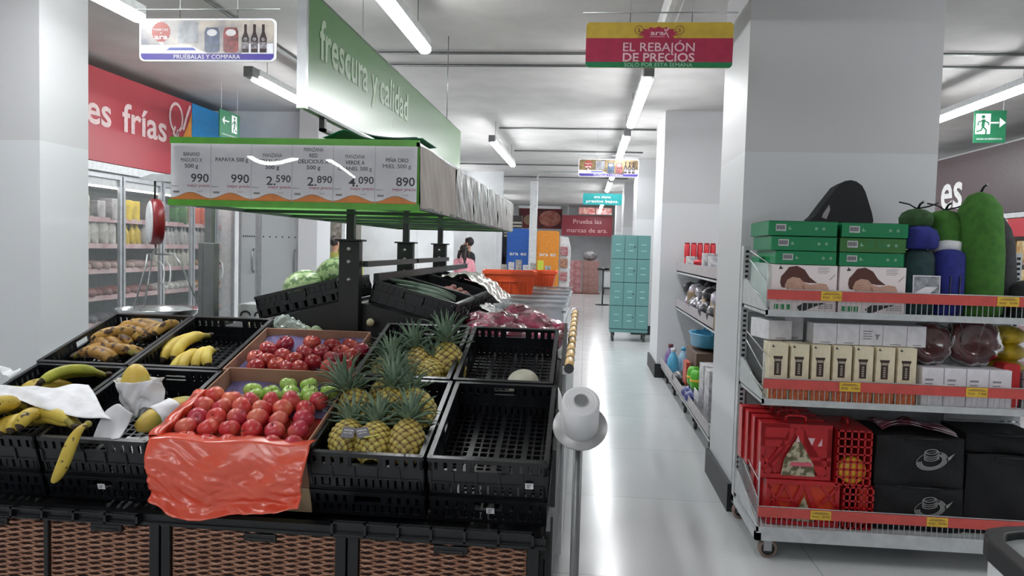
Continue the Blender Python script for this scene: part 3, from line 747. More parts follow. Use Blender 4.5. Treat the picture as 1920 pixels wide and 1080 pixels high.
# ------------------------------------------------------------------ fruit
rng = random.Random(11)
M_appler = mat('pink_apple_skin', (194, 54, 64), 0.33, col2=(222, 128, 98), scale=11, contrast=(.46, .74), stretch=(1, 1, .3), rnd=.2, coat=.08)
M_appled = mat('dark_red_apple_skin', (146, 26, 38), 0.25, col2=(204, 96, 84), scale=15, contrast=(.46, .78), stretch=(1, 1, .3), rnd=.22, coat=.12)
M_appleg = mat('green_apple_skin', (146, 182, 74), 0.28, col2=(168, 196, 104), scale=9, rnd=.12, coat=.2)
M_stem = mat('fruit_stem', (92, 66, 40), 0.7)
def apple(name, m, label, group, r=.037):
    prof = []
    for i in range(15):
        a = PI * i / 14
        rr = r * math.sin(a) * (1.02 - .07 * math.cos(a)) * (1 + .05 * math.sin(a))
        z = -r * .99 * math.cos(a)
        if i <= 2: z += (3 - i) * .0022
        if i >= 12: z -= (i - 11) ** 1.3 * .0021
        prof.append((max(rr, .0006), z))
    p = MB().lathe(prof, 18)
    # five soft lobes
    p.v = [(x * (1 + .018 * math.cos(5 * math.atan2(y, x))), y * (1 + .018 * math.cos(5 * math.atan2(y, x))), z) for x, y, z in p.v]
    o = p.build(name, m); tag(o, label, 'apple', group)
    MB().tube([(0, 0, r * .72), (.002, .001, r * .95), (.006, .002, r * 1.15)], [.0016, .0014, .002], 6).build('stem', M_stem, o, world=False)
    return o
def scatter(src, pts, labels=None, tip=.5, smin=.93, smax=1.08, dz=0):
    for i, p in enumerate(pts):
        rot = (rng.uniform(-tip, tip) + .2, rng.uniform(-tip, tip), rng.uniform(0, 6.28))
        o = src if i == 0 else dup(src)
        o.location = (p[0], p[1], p[2] + dz); o.rotation_euler = rot
        s = rng.uniform(smin, smax); o.scale = (s, s, s)
        if labels: o['label'] = labels if isinstance(labels, str) else labels[i]
RED = [(-1.406, 2.585, .829), (-1.32, 2.575, .824), (-1.245, 2.578, .825), (-1.164, 2.575, .826), (-1.085, 2.578, .827), (-1.008, 2.585, .832), (-1.437, 2.64, .862), (-1.355, 2.645, .86), (-1.275, 2.648, .862), (-1.19, 2.648, .862), (-1.105, 2.652, .863), (-1.02, 2.66, .868),
       (-1.434, 2.72, .882), (-1.36, 2.718, .884), (-1.28, 2.72, .889), (-1.2, 2.722, .888), (-1.12, 2.722, .886), (-1.03, 2.738, .89),
       (-1.452, 2.80, .908), (-1.375, 2.795, .908), (-1.295, 2.79, .912), (-1.215, 2.795, .908), (-1.135, 2.795, .912), (-1.05, 2.81, .912),
       (-1.452, 2.885, .932), (-1.372, 2.868, .924), (-1.292, 2.865, .922), (-1.21, 2.868, .925), (-1.13, 2.872, .928), (-1.025, 2.885, .931)]
a0 = apple('apple', M_appler, 'pink-red apple in the front heap above the red bag', 'pink-red apples in the front box')
scatter(a0, RED, 'pink-red apple in the front heap above the red bag', 1.0)
g0 = apple('apple', M_appleg, 'glossy green apple behind the pink-red apples', 'green apples in the front box', .035)
GRN = [(-1.34, 2.986, .938), (-1.258, 2.975, .936), (-1.216, 3.05, .957), (-1.128, 3.055, .958), (-1.177, 2.98, .938), (-1.098, 2.985, .938), (-1.02, 3.002, .943), (-1.305, 2.935, .925), (-1.225, 2.925, .923), (-1.142, 2.922, .923), (-1.066, 2.935, .926)]
scatter(g0, GRN, 'glossy green apple behind the pink-red apples', .35)
d0 = apple('apple', M_appled, 'dark red apple scattered in the second-row cardboard box', 'dark red apples in the second-row box', .0375)
DEL = [(-1.438, 3.366, 1.054), (-1.383, 3.431, 1.073), (-1.264, 3.454, 1.08), (-1.455, 3.272, 1.027), (-1.393, 3.251, 1.021), (-1.338, 3.3, 1.036), (-1.275, 3.267, 1.026), (-1.257, 3.348, 1.049), (-1.184, 3.361, 1.053), (-1.159, 3.428, 1.072), (-1.092, 3.363, 1.054), (-1.01, 3.394, 1.063), (-1.038, 3.334, 1.045), (-1.108, 3.294, 1.034), (-1.184, 3.254, 1.022), (-1.093, 3.209, 1.009), (-1.221, 3.192, 1.004), (-1.331, 3.208, 1.009), (-1.27, 3.182, 1.001), (-1.019, 3.216, 1.011), (-1.413, 3.179, 1.0), (-1.078, 3.45, 1.078)]
scatter(d0, DEL, 'dark red apple scattered in the second-row cardboard box', .8)

# bananas
M_ban = mat('ripe_banana_peel', (214, 192, 84), 0.5, col2=(194, 168, 66), scale=14, rnd=.1)
M_bang = mat('greenish_banana_peel', (176, 176, 62), 0.5, col2=(146, 152, 54), scale=14, rnd=.1)
def spotted(name, col, col2, spot, scale, lo):
    m = mat(name, col, 0.5, col2=col2, scale=10)
    nt = m.node_tree; b = nt.nodes['Principled BSDF']; src = b.inputs['Base Color'].links[0].from_socket
    tc = nt.nodes.new('ShaderNodeTexCoord'); nz = nt.nodes.new('ShaderNodeTexNoise'); nz.inputs['Scale'].default_value = scale; nz.inputs['Detail'].default_value = 6
    cr = nt.nodes.new('ShaderNodeValToRGB'); cr.color_ramp.elements[0].position = lo; cr.color_ramp.elements[1].position = lo + .06
    mx = nt.nodes.new('ShaderNodeMix'); mx.data_type = 'RGBA'; mx.inputs[7].default_value = lin(spot)
    nt.links.new(tc.outputs['Object'], nz.inputs['Vector']); nt.links.new(nz.outputs['Fac'], cr.inputs['Fac']); nt.links.new(cr.outputs['Color'], mx.inputs[0]); nt.links.new(src, mx.inputs[6]); nt.links.new(mx.outputs[2], b.inputs['Base Color'])
    return m
M_bans = spotted('spotted_banana_peel', (206, 184, 78), (188, 160, 60), (62, 44, 26), 42, .60)
M_plan = spotted('brown_plantain_peel', (190, 150, 72), (158, 116, 54), (70, 44, 28), 26, .52)
M_tip = mat('banana_tip', (58, 44, 26), 0.7); M_bstem = mat('banana_stalk', (150, 140, 62), 0.6)
def banana_geo(p, L, r, sag, T, bend=0.0, nseg=14):
    pts, rr = [], []
    for i in range(nseg + 1):
        t = i / nseg
        pts.append((L * t, bend * math.sin(PI * t) , sag * 4 * t * (1 - t)))
        if t < .14: q = .38 + .12 * (t / .14)
        elif t < .3: q = .5 + .5 * math.sin((t - .14) / .16 * PI / 2)
        elif t < .8: q = 1
        else: q = max(.26, math.cos((t - .8) / .2 * 1.35))
        rr.append(r * q)
    st = len(p.f); p.tube(pts, rr, 10, 0, T)
    per = 10
    for k in range(len(p.f) - st):
        seg_i = k // per
        if seg_i >= nseg - 1 and k < nseg * per: p.m[st + k] = 1
        if seg_i < 2: p.m[st + k] = 2
    p.m[-1] = 1
def bunch(label, n, loc, rot, L=.19, r=.0185, sag=.035, spread=.030, m=M_ban, fan=.10, name='banana_bunch', cat='bananas'):
    t = thing(name, label, cat, loc, None, rot); L *= 1.15; r *= 1.15; spread *= 1.15; sag *= 1.1
    R2 = random.Random(int(abs(loc[0] * 1000)) + n)
    for i in range(n):
        k = i - (n - 1) / 2
        p = MB(); T = TR(0, k * spread * .55, R2.uniform(-.003, .003), R2.uniform(-.25, .25), R2.uniform(-.06, .06), k * fan + R2.uniform(-.03, .03))
        banana_geo(p, L * R2.uniform(.92, 1.06), r * R2.uniform(.95, 1.05), sag, T)
        p.build('banana', [m, M_tip, M_bstem], t, world=False)
    MB().ball((-.006, 0, .004), (.022, max(.014, n * spread * .32), .013), 0, 10, 8).build('crown_stalk', M_tip, t, world=False)
    return t
# second row: plantains and bananas
bunch('bunch of brown-spotted plantains lying across the back of the left crate', 3, (-2.34, 3.62, 1.085), (.28, 0, -.25), .23, .023, .03, .04, M_plan, .10)
bunch('shorter yellow-brown plantain bunch at the right of the back left crate', 4, (-2.03, 3.66, 1.10), (.2, .1, -2.05), .17, .022, .03, .04, M_plan, .12)
bunch('bunch of spotted plantains in the middle of the back left crate', 4, (-2.13, 3.52, 1.055), (.25, .05, -2.75), .20, .021, .035, .042, M_plan, .15)
bunch('plantain bunch with stalk to the left wall of the back left crate', 4, (-2.33, 3.46, 1.035), (.2, 0, -.35), .19, .021, .035, .042, M_plan, .12)
bunch('dark bruised plantain bunch in front of the others in the back left crate', 4, (-2.34, 3.34, 1.0), (.2, 0, -.15), .22, .022, .03, .036, M_plan, .08)
bunch('loose plantain bunch near the front edge of the back left crate', 4, (-2.05, 3.36, 1.0), (.2, .05, 2.9), .18, .021, .03, .04, M_plan, .15)
bunch('yellow banana hand pointing up to the back in the half-empty crate', 4, (-1.835, 3.55, 1.075), (.3, .38, -2.02), .24, .023, .04, .045, M_ban, .12)
bunch('short yellow banana hand in front in the half-empty crate', 4, (-1.76, 3.42, 1.015), (.3, .30, -1.5), .17, .022, .035, .045, M_ban, .16)
# front row
bunch('single spotted banana bunch at the back left of the front crate', 2, (-2.31, 2.86, .885), (.1, 0, .45), .22, .022, .05, .03, M_bans, .06)
bunch('greenish banana bunch with its dark stalk to the back divider', 4, (-2.02, 3.05, .96), (.25, .10, -2.45), .22, .019, .04, .04, M_bang, .22)
bunch('greenish banana stalk end at the far left of the front crate', 3, (-2.22, 2.88, .89), (.2, .1, -2.6), .15, .02, .03, .04, M_bang, .2)
bunch('ripe banana bunch showing below the white paper at the front', 3, (-1.83, 2.60, .85), (.35, .0, 2.95), .24, .022, .035, .035, M_bans, .06)
bunch('chunky banana bunch under the left of the white paper', 5, (-2.12, 2.68, .885), (.3, .1, -2.0), .17, .024, .035, .045, M_bans, .14)
bunch('stubby banana bunch at the front left corner of the front crate', 4, (-2.03, 2.64, .855), (.35, .12, -1.8), .11, .022, .03, .045, M_bans, .16)
bunch('banana bunch at the far left edge below the paper', 4, (-2.27, 2.66, .90), (.35, .2, -1.4), .16, .024, .035, .045, M_bans, .14)
hb = thing('banana', 'spotted banana hanging over the front edge of the crate', 'banana', (-1.775, 2.545, .872))
p = MB(); T = TR(0, 0, 0) @ face((0, 0, 0), (-.24, -.12, -1), (.55, -.82, .0))
pts = [(0, 0, .01), (.0, -.035, .006), (-.006, -.062, -.02), (-.018, -.078, -.07), (-.036, -.080, -.12), (-.062, -.076, -.165), (-.085, -.070, -.188)]
pts = [(x + .02, y, z) for x, y, z in pts]
p.tube(pts, [.009, .011, .020, .0225, .0225, .0185, .007], 12, 0); p.build('peel', M_bans, hb, world=False, sub=1)
MB().ball((.022, 0, .010), (.014, .012, .012)).build('stalk', M_bstem, hb, world=False)

# white paper sheet over the bananas
def paper_fn(u, v):
    e = [(-2.28, 2.72, .96), (-1.94, 2.82, .965)], [(-2.26, 2.65, .945), (-1.685, 2.575, .885)]
    a = [e[0][0][i] + (e[0][1][i] - e[0][0][i]) * u for i in range(3)]; b = [e[1][0][i] + (e[1][1][i] - e[1][0][i]) * u for i in range(3)]
    q = [a[i] + (b[i] - a[i]) * v for i in range(3)]
    q[2] += .018 * math.sin(PI * u) * math.sin(PI * v) + .005 * math.sin(u * 8 + v * 5) + .004 * math.sin(u * 17 - v * 9) - .02 * max(0, v - .8) * math.sin(u * 12)
    q[1] += .012 * math.sin(u * 9) * v
    return tuple(q)
tag(MB().grid(paper_fn, 40, 20).build('paper_sheet', M_paperw, solid=.001), 'white paper sheet lying over the bananas in the front row', 'paper')
# wrapped papayas
M_papaya = mat('papaya_skin', (206, 176, 76), 0.45, col2=(158, 156, 70), scale=9, contrast=(.4, .65))
pa = thing('wrapped_papaya', 'papaya standing upright in a crumpled white paper cone', 'papaya', (-1.76, 2.86, .86))
MB().ball((-.02, .02, .100), (.056, .056, .088), 0, 20, 14).build('fruit', M_papaya, pa, world=False)
def cone(u, v):
    a = 2 * PI * u; r = .026 + .052 * v ** .8 + .005 * math.sin(a * 5 + v * 6) + .004 * math.sin(a * 9 - v * 13)
    flap = .07 * max(0, math.cos(a + .1)) ** 6 * max(0, v - .45)
    return (-.02 * v + (r + flap) * math.cos(a), .02 * v + r * math.sin(a), -.02 + .145 * v + flap * .35)
MB().grid(cone, 60, 22).build('paper_wrap', M_paperw, pa, world=False, solid=.001)
def flapf(u, v): return (.03 + .075 * u + .012 * v, -.04 + .03 * u + .02 * math.sin(v * 4), .015 + .075 * v + .05 * u + .012 * math.sin(u * 6 + v * 5) - .05 * (1 - v) * u)
MB().grid(flapf, 14, 14).build('paper_flap', M_paperw, pa, world=False, solid=.001)
pb = thing('wrapped_papaya', 'papaya lying with a white paper band around its middle', 'papaya', (-1.605, 2.81, .85), None, (TILT, 0, 0))
def shear(d): return 1 + .12 * d[1]
q = MB().ball((0, 0, .0), (.052, .135, .05), 0, 20, 14, T=TR(0, 0, .02, 0, 0, -.45)); q.build('fruit', M_papaya, pb, world=False)
def band(u, v):
    a = 2 * PI * u; y = -.055 + .09 * v; r = .0545 * math.sqrt(max(.1, 1 - (y / .14) ** 2)) + .003 * math.sin(a * 4 + v * 5)
    return (r * math.cos(a), y, .02 + r * .97 * math.sin(a))
MB().grid(lambda u, v: tuple(Matrix.Rotation(-.45, 3, 'Z') @ Vector(band(u, v))), 30, 10).build('paper_band', M_paperw, pb, world=False, solid=.001)
def tp(u, v): return (-1.755 + .105 * u + .012 * v, 2.655 - .10 * v + .01 * math.sin(u * 6), .91 - .085 * v + .012 * math.sin(u * 4 + v * 3) + .012 * math.sin(PI * u))
M_tissue = film('translucent_tissue', (200, 200, 204), .8, .5)
tag(MB().grid(tp, 20, 16).build('tissue_piece', M_tissue, solid=.0008), 'translucent grey tissue piece standing at the front of the papaya crate', 'paper')
def tp2(u, v): return (-1.70 + .15 * u, 2.60 + .10 * v + .02 * u, .772 + .03 * v + .010 * math.sin(u * 9) * math.sin(v * 6))
tag(MB().grid(tp2, 20, 12).build('liner_paper', M_paperw, solid=.001), 'crumpled white liner paper on the floor of the papaya crate', 'paper')
def tp3(u, v): return (-2.42 - .06 * u - .02 * v, 3.0 + .10 * v, .93 + .06 * u * (1 - v) + .03 * v + .008 * math.sin(u * 8))
tag(MB().grid(tp3, 10, 10).build('bag_corner', film('thin_bag_film', (225, 228, 230), .5, .2), solid=.0006), 'bit of clear bag sticking out left of the back crates', 'bag')

# pineapples
M_pe1 = mat('pineapple_eye', (178, 152, 66), 0.5, col2=(134, 118, 56), scale=60, rnd=.12); M_pe2 = mat('pineapple_rind_groove', (92, 62, 34), 0.7, rnd=.12)
M_pl = mat('pineapple_leaf', (128, 150, 126), 0.42, col2=(82, 108, 88), scale=18, rnd=.15)
def pineapple(label, m=None):
    t = thing('pineapple', label, 'pineapple')
    nu, nv, R, Hh = 88, 64, .060, .165
    def fn(u, v):
        a = u * 11 + v * 6; b2 = u * 11 - v * 6
        bump = abs(math.sin(PI * a) * math.sin(PI * b2))
        ph = PI * (.06 + .88 * v); prof = math.sin(ph) ** .55
        r = R * prof * (1 + .09 * bump ** .7)
        return (r * math.cos(2 * PI * u), r * math.sin(2 * PI * u), Hh * (v - .5))
    p = MB().grid(fn, nu, nv)
    for j in range(nv):
        for i in range(nu):
            u, v = (i + .5) / nu, (j + .5) / nv
            q_ = abs(math.sin(PI * (u * 11 + v * 6)) * math.sin(PI * (u * 11 - v * 6)))
            p.m[j * nu + i] = 1 if q_ < .12 else 2 if q_ > .55 else 0
    p.build('body', [M_pe1, M_pe2, mat('pineapple_eye_tip', (206, 188, 96), .5, col2=(166, 160, 84), scale=60, rnd=.12)], t, world=False)
    q = MB(); R3 = random.Random(5)
    for i in range(54):
        a = i * 2.39996; k = i / 54
        L = .055 + .085 * (1 - abs(k - .55) * 1.3); out = .9 * (1 - k) + .08
        w = .0085 * (1 - .35 * k)
        base = Vector((.012 * math.cos(a), .012 * math.sin(a), Hh * .47 + .035 * k))
        d = Vector((math.cos(a), math.sin(a), 0)); s = Vector((-math.sin(a), math.cos(a), 0))
        vv = []; n = 6; cur = R3.uniform(.7, 1.2)
        for j in range(n + 1):
            tt = j / n; ang = (1 - out) * 1.1 + .35 - out * cur * tt * .9
            c = base + d * (L * tt * math.cos(max(-.3, ang)) * (.35 + out * .75)) + Vector((0, 0, L * tt * math.sin(max(.12, ang + .2 * (1 - tt)))))
            ww = w * (1 - tt ** 1.6) + .0004
            vv += [c - s * ww, c + Vector((0, 0, -.0025)) * (1 - tt), c + s * ww]
        ff = [(3 * j + x, 3 * j + 1 + x, 3 * j + 4 + x, 3 * j + 3 + x) for j in range(n) for x in (0, 1)]
        q.add(vv, ff, 0, None, True)
    q.build('leaf_crown', M_pl, t, world=False, solid=.0008)
    return t
def orient(o, base, crown, s=1.0):
    """place: body centre at base, crown pointing towards crown"""
    d = (Vector(crown) - Vector(base)).normalized()
    q = Vector((0, 0, 1)).rotation_difference(d)
    o.location = base; o.rotation_euler = q.to_euler(); o.scale = (s, s, s)
PF = [((-.845, 2.68, .835), (-.86, 2.85, .945), .95, 'pale pineapple at the left front corner of the front crate'),
      ((-.735, 2.655, .832), (-.755, 2.80, .935), 1.0, 'pineapple in the middle front of the front crate, behind the grey tags'),
      ((-.620, 2.665, .838), (-.628, 2.77, .945), 1.0, 'pineapple at the right front corner of the front crate'),
      ((-.62, 2.86, .915), (-.70, 2.95, 1.02), 1.02, 'pineapple leaning left against the right wall of the front crate'),
      ((-.845, 2.85, .885), (-.93, 2.90, 1.02), 1.2, 'big-crowned pineapple whose leaves reach over the green apples'),
      ((-.73, 2.86, .90), (-.735, 2.93, 1.03), 1.1, 'pineapple with dark crown in the centre of the front crate'),
      ((-.79, 3.0, .925), (-.77, 3.06, 1.06), 1.0, 'pineapple half hidden at the back of the front crate')]
PB = [((-.72, 3.33, 1.0), (-.79, 3.46, 1.16), 1.12, 'pineapple at the left of the back crate with upright crown'),
      ((-.60, 3.36, 1.01), (-.635, 3.46, 1.2), 1.2, 'pineapple at the right of the back crate with the tallest crown'),
      ((-.83, 3.22, .955), (-.84, 3.30, 1.08), 1.05, 'pineapple at the left front of the back crate'),
      ((-.655, 3.27, .985), (-.66, 3.42, 1.07), .95, 'pineapple lying at the front right of the back crate'),
      ((-.90, 3.36, .985), (-.89, 3.45, 1.06), .8, 'small pineapple in the shadow behind the apples box')]
src = None
for b0, c0, s, lab in PF + PB:
    if src is None: src = pineapple(lab); o = src
    else: o = dup(src, label=lab)
    orient(o, b0, c0, s * 1.1)
# hanging tags of a pineapple
tg = thing('hang_tag', 'pair of dark grey paper tags lying on the front pineapples', 'tag', (-.79, 2.60, .885), None, (.5, 0, .2))
M_tag = mat('tag_grey', (84, 82, 92), 0.5)
for x, a in ((-.024, -.12), (.026, .25)):
    p = MB(); T = TR(x, 0, 0, 0, 0, a); p.prism(rrect(.044, .055, .008), 0, .002, 0, T); q = p.build('tag', M_tag, tg, world=False)
    p = MB(); p.text('PIÑA', 0, .006, .009, T, 0, 'c', .032, .003); p.text('ORO MIEL', 0, -.006, .006, T, 0, 'c', .032, .003); p.build('lettering', M_txtw, q, world=False)
p = MB().b(.002, .05, -.029, -.024, .0, .003, 0, TR(.026, 0, 0, 0, 0, .25)); p.build('yellow_edge', mat('tag_yellow', (206, 200, 90), .5), tg, world=False)
rt = thing('hang_tag', 'round white tag on a ring between the pineapple crowns', 'tag', (-.755, 2.93, 1.0))
T = face((0, 0, 0), (1, .1, 0), (0, .3, 1)); p = MB().prism(circ(0, 0, .012, 16), 0, .002, 0, T); p.build('disc', M_paperw, rt, world=False)
p = MB(); p.tube([T @ Vector((.019 * math.cos(2 * PI * i / 20), .019 * math.sin(2 * PI * i / 20), 0)) for i in range(21)], .001, 6); p.build('ring', M_txtw, rt, world=False)

# cream disc in the empty back crate
cd_ = MB().lathe([(.001, 0), (.067, 0), (.067, .004), (.001, .004)], 32, 0, TR(-.245, 3.185, .985, TILT + .55))
tag(cd_.build('paper_disc', mat('cream_paper', (214, 212, 194), .7)), 'cream paper disc at the front of the empty second-row crate', 'paper')

# watermelons
M_mel1 = mat('pale_watermelon_rind', (186, 206, 158), 0.3, col2=(150, 178, 122), scale=22, coat=.2); M_mel2 = mat('dark_watermelon_stripe', (84, 116, 70), 0.3, col2=(116, 146, 96), scale=30, coat=.2)
def melon(loc, r, label, rot):
    p = MB().ball((0, 0, 0), (r, r * .95, r * 1.2), 0, 66, 28)
    for k, q in enumerate(p.f):
        cx = sum(p.v[i][0] for i in q) / 4; cy = sum(p.v[i][1] for i in q) / 4; cz = sum(p.v[i][2] for i in q) / 4
        th = math.atan2(cy, cx); w = math.sin(9 * th + .9 * math.sin(cz / r * 9 + th * 3) + .5 * math.sin(cz / r * 23))
        if w > .25: p.m[k] = 1
    t = p.build('watermelon', [M_mel1, M_mel2]); tag(t, label, 'watermelon')
    t.location = loc; t.rotation_euler = rot
    MB().tube([(0, 0, r * 1.19), (.005, 0, r * 1.27), (.015, .004, r * 1.33)], [.006, .004, .004], 8).build('stalk', M_stem, t, world=False)
    return t
melon((-1.535, 4.05, 1.31), .095, 'striped watermelon at the front left of the side crate', (1.2, .2, 1.4))
melon((-1.37, 4.12, 1.375), .105, 'largest watermelon, highest beside the nearest black post', (1.3, .3, 1.1))
melon((-1.49, 4.33, 1.335), .095, 'watermelon partly hidden between the two others', (1.5, .1, .4))
# cucumbers
M_cuc = mat('dark_cucumber_skin', (64, 84, 68), 0.4, col2=(44, 62, 48), scale=12)
for k, (y, x, zz, rz) in enumerate(((4.06, -.86, 1.205, .25), (4.13, -.87, 1.222, .1), (4.22, -.88, 1.226, -.1), (4.32, -.90, 1.23, .15), (4.17, -.93, 1.25, .3))):
    p = MB(); L = .34
    pts = [(L * (t / 12 - .5), .03 * math.sin(PI * t / 12), 0) for t in range(13)]
    p.tube(pts, [.006] + [.025 * math.sin(PI * min(1, max(.12, (t + 1) / 8)) / 2) if t < 7 else .026 * math.cos(max(0, (t - 8)) / 4 * 1.3) for t in range(1, 13)], 12)
    o = p.build('cucumber', M_cuc); tag(o, 'long dark green cucumber in the nearest right-hand side crate', 'cucumber', 'cucumbers in the side crate')
    o.location = (x, y, zz + .072); o.rotation_euler = (0, .25, rz)
M_root = mat('reddish_root_skin', (150, 96, 92), 0.6, col2=(120, 84, 70), scale=20, rnd=.3)
for k in range(6):
    o = MB().ball((0, 0, 0), (.028, .04, .024), 0, 12, 8).build('root_vegetable', M_root)
    tag(o, 'reddish root vegetable in the middle right-hand side crate', 'root', 'roots in the side crate'); o.location = (-.74 - .05 * (k % 3), 4.62 + .075 * (k // 2) + .02 * (k % 2), 1.25 + .014 * (k % 3)); o.rotation_euler = (.2 * k, .3, k)
# silvery film over the third side crate
M_silver = mat('silvery_film', (176, 174, 168), 0.22, metal=0.55, col2=(210, 208, 202), scale=14, bump=.6, bscale=24)
def crumple(u, v, s): return s * (.5 * math.sin(u * 11 + v * 7) + .5 * math.sin(u * 19 - v * 23 + 1) + .4 * math.sin(u * 37 + v * 31) + .3 * math.sin(u * 53 - v * 61))
def fl(u, v):
    x = -.98 + .62 * v; y = 5.15 + .62 * u - .45 * max(0, v - .45)
    z = 1.335 - .12 * v if v < .5 else 1.275 - .42 * (v - .5)
    return (x, y, z + .045 * math.sin(PI * min(1, v * 2)) + crumple(u, v, .016))
tag(MB().grid(fl, 50, 60).build('crumpled_film', M_silver, solid=.001), 'crumpled silvery film draped from the third side crate down to the onions', 'bag')
def fl2(u, v): return (-.62 + .22 * u, 4.45 + .35 * v, 1.20 + .02 * u + crumple(u, v, .008) - .10 * u)
tag(MB().grid(fl2, 30, 24).build('price_leaflet', mat('printed_leaflet', (200, 200, 196), .5, col2=(120, 124, 120), scale=30, contrast=(.5, .56)), solid=.001), 'printed leaflet on the film above the red onion bags', 'paper')
# red onion net bags
M_onion = mat('red_onion_net', (104, 20, 48), 0.25, col2=(168, 56, 94), scale=16, contrast=(.45, .62), coat=.6, bump=.4, bscale=34)
M_onionf = film('onion_bag_film', (226, 200, 208), .04, .07, .25)
R4 = random.Random(3)
for k, (x, y, z, s) in enumerate(((-.52, 3.98, 1.10, 1), (-.36, 3.98, 1.085, 1.05), (-.20, 4.0, 1.07, 1), (-.46, 4.16, 1.13, 1.05), (-.29, 4.2, 1.13, 1.1), (-.18, 4.25, 1.10, .95), (-.58, 4.22, 1.13, .9), (-.38, 4.36, 1.17, .9))):
    def bump(d, k=k): return 1 + .10 * math.sin(d[0] * 9 + k) * math.sin(d[1] * 8) + .06 * math.sin(d[2] * 13 + d[0] * 7 + k)
    o = MB().ball((0, 0, 0), (.10 * s, .095 * s, .065 * s), 0, 28, 18, fn=bump).build('onion_bag', M_onion)
    tag(o, 'glossy net bag of red onions heaped behind the empty crates', 'bag of onions', 'red onion bags'); o.location = (x, y, z); o.rotation_euler = (0, .16, k * 1.3)
    def bump2(d, k=k): return 1.07 + .10 * math.sin(d[0] * 7 + k * 2) * math.sin(d[1] * 9 + d[2] * 5) + .05 * math.sin(d[0] * 23 + d[2] * 19)
    MB().ball((0, 0, 0), (.10 * s, .095 * s, .065 * s), 0, 30, 20, fn=bump2).build('clear_wrap', M_onionf, o, world=False)
# clear plastic bins with oval holes
M_acr = film('clear_bin_plastic', (206, 214, 222), .30, .08)
def bin_(label, y):
    t = thing('clear_bin', label, 'plastic bin', (-.33, y, 1.04), 'clear bins along the aisle')
    w, d, h = .42, .46, .16
    p = MB(); p.b(-w / 2, w / 2, 0, .006, 0, h); p.b(-w / 2, w / 2, d - .006, d, 0, h); p.b(-w / 2, -w / 2 + .006, 0, d, 0, h); p.b(w / 2 - .006, w / 2, 0, d, 0, h * .8); p.b(-w / 2, w / 2, 0, d, 0, .006)
    p.build('shell', M_acr, t, world=False)
    q = MB(); q.b(-w / 2 - .01, w / 2 + .01, -.012, .012, h, h + .012); q.b(-w / 2 - .01, w / 2 + .01, d - .012, d + .012, h, h + .012); q.b(w / 2 - .014, w / 2 + .014, 0, d, h * .8, h * .8 + .012); q.build('rim', mat('pale_grey_rim', (190, 196, 202), .2), t, world=False)
    q = MB(); q.tube([(-.02 + .07 * math.cos(2 * PI * i / 24), .10 + .035 * math.sin(2 * PI * i / 24), h + .0) for i in range(25)], .008, 8); q.build('oval_grip', M_dkgrey, t, world=False)
    return t
b1 = bin_('clear plastic bin with oval grip right behind the red onions', 4.62)
for k, y in enumerate((5.1, 5.58, 6.06, 6.54)):
    dup(b1, (-.33, y, 1.04), None, ['second clear bin behind the red onions', 'third clear bin behind the red onions', 'fourth clear bin beside the orange basket', 'farthest clear bin at the end of the stand'][k])
M_coral = mat('coral_packet', (226, 128, 100), .4, col2=(210, 170, 150), scale=18)
for k, y in enumerate((4.85, 5.0, 5.35, 5.8)):
    o = MB().ball((0, 0, 0), (.13, .11, .05), 0, 16, 10, fn=lambda d: 1 + .08 * math.sin(d[0] * 9) * math.sin(d[1] * 7)).build('coral_packet', M_coral); tag(o, 'coral-coloured packet inside a clear bin', 'packet', 'coral packets in the bins'); o.location = (-.34, y, 1.10); o.rotation_euler = (0, .1, k)
# orange baskets
M_orb = mat('orange_plastic', (250, 104, 56), .35, col2=(244, 98, 52))
def basket(label, loc, rz, w=.40, d=.30, h=.20, tilt=0):
    t = thing('shopping_basket', label, 'basket', loc, 'orange baskets', (tilt, 0, rz))
    p = MB(); i = .03
    for (a, b2, c, e) in (((-w / 2, -d / 2), (w / 2, -d / 2), (-w / 2 + i, -d / 2 + i), (w / 2 - i, -d / 2 + i)), ((w / 2, -d / 2), (w / 2, d / 2), (w / 2 - i, -d / 2 + i), (w / 2 - i, d / 2 - i)), ((w / 2, d / 2), (-w / 2, d / 2), (w / 2 - i, d / 2 - i), (-w / 2 + i, d / 2 - i)), ((-w / 2, d / 2), (-w / 2, -d / 2), (-w / 2 + i, d / 2 - i), (-w / 2 + i, -d / 2 + i))):
        p.add([(a[0], a[1], h), (b2[0], b2[1], h), (e[0], e[1], 0), (c[0], c[1], 0)], [(0, 1, 2, 3)])
    p.b(-w / 2 + i, w / 2 - i, -d / 2 + i, d / 2 - i, 0, .006)
    p.build('body', M_orb, t, world=False, solid=.005)
    q = MB()
    q.b(-w / 2 - .012, w / 2 + .012, -d / 2 - .012, -d / 2 + .006, h - .025, h); q.b(-w / 2 - .012, w / 2 + .012, d / 2 - .006, d / 2 + .012, h - .025, h); q.b(-w / 2 - .012, -w / 2 + .006, -d / 2, d / 2, h - .025, h); q.b(w / 2 - .006, w / 2 + .012, -d / 2, d / 2, h - .025, h)
    for k in range(5): x = -w / 2 + .06 + k * (w - .12) / 4; q.b(x - .004, x + .004, -d / 2 + .004, -d / 2 + .012, .03, h - .02)
    q.build('rim', M_orb, t, world=False)
    MB().b(-.09, .09, -d / 2 - .002, -d / 2 + .012, h * .60, h * .66).build('front_rib', M_orb, t, world=False)
    return t
basket('orange shopping basket on the stand beside the silvery film', (-.60, 6.05, 1.165), .12, .40, .36, .21)
basket('orange shopping basket farther back, right of the first one', (-.365, 6.85, 1.225), 0, .22, .3, .135)
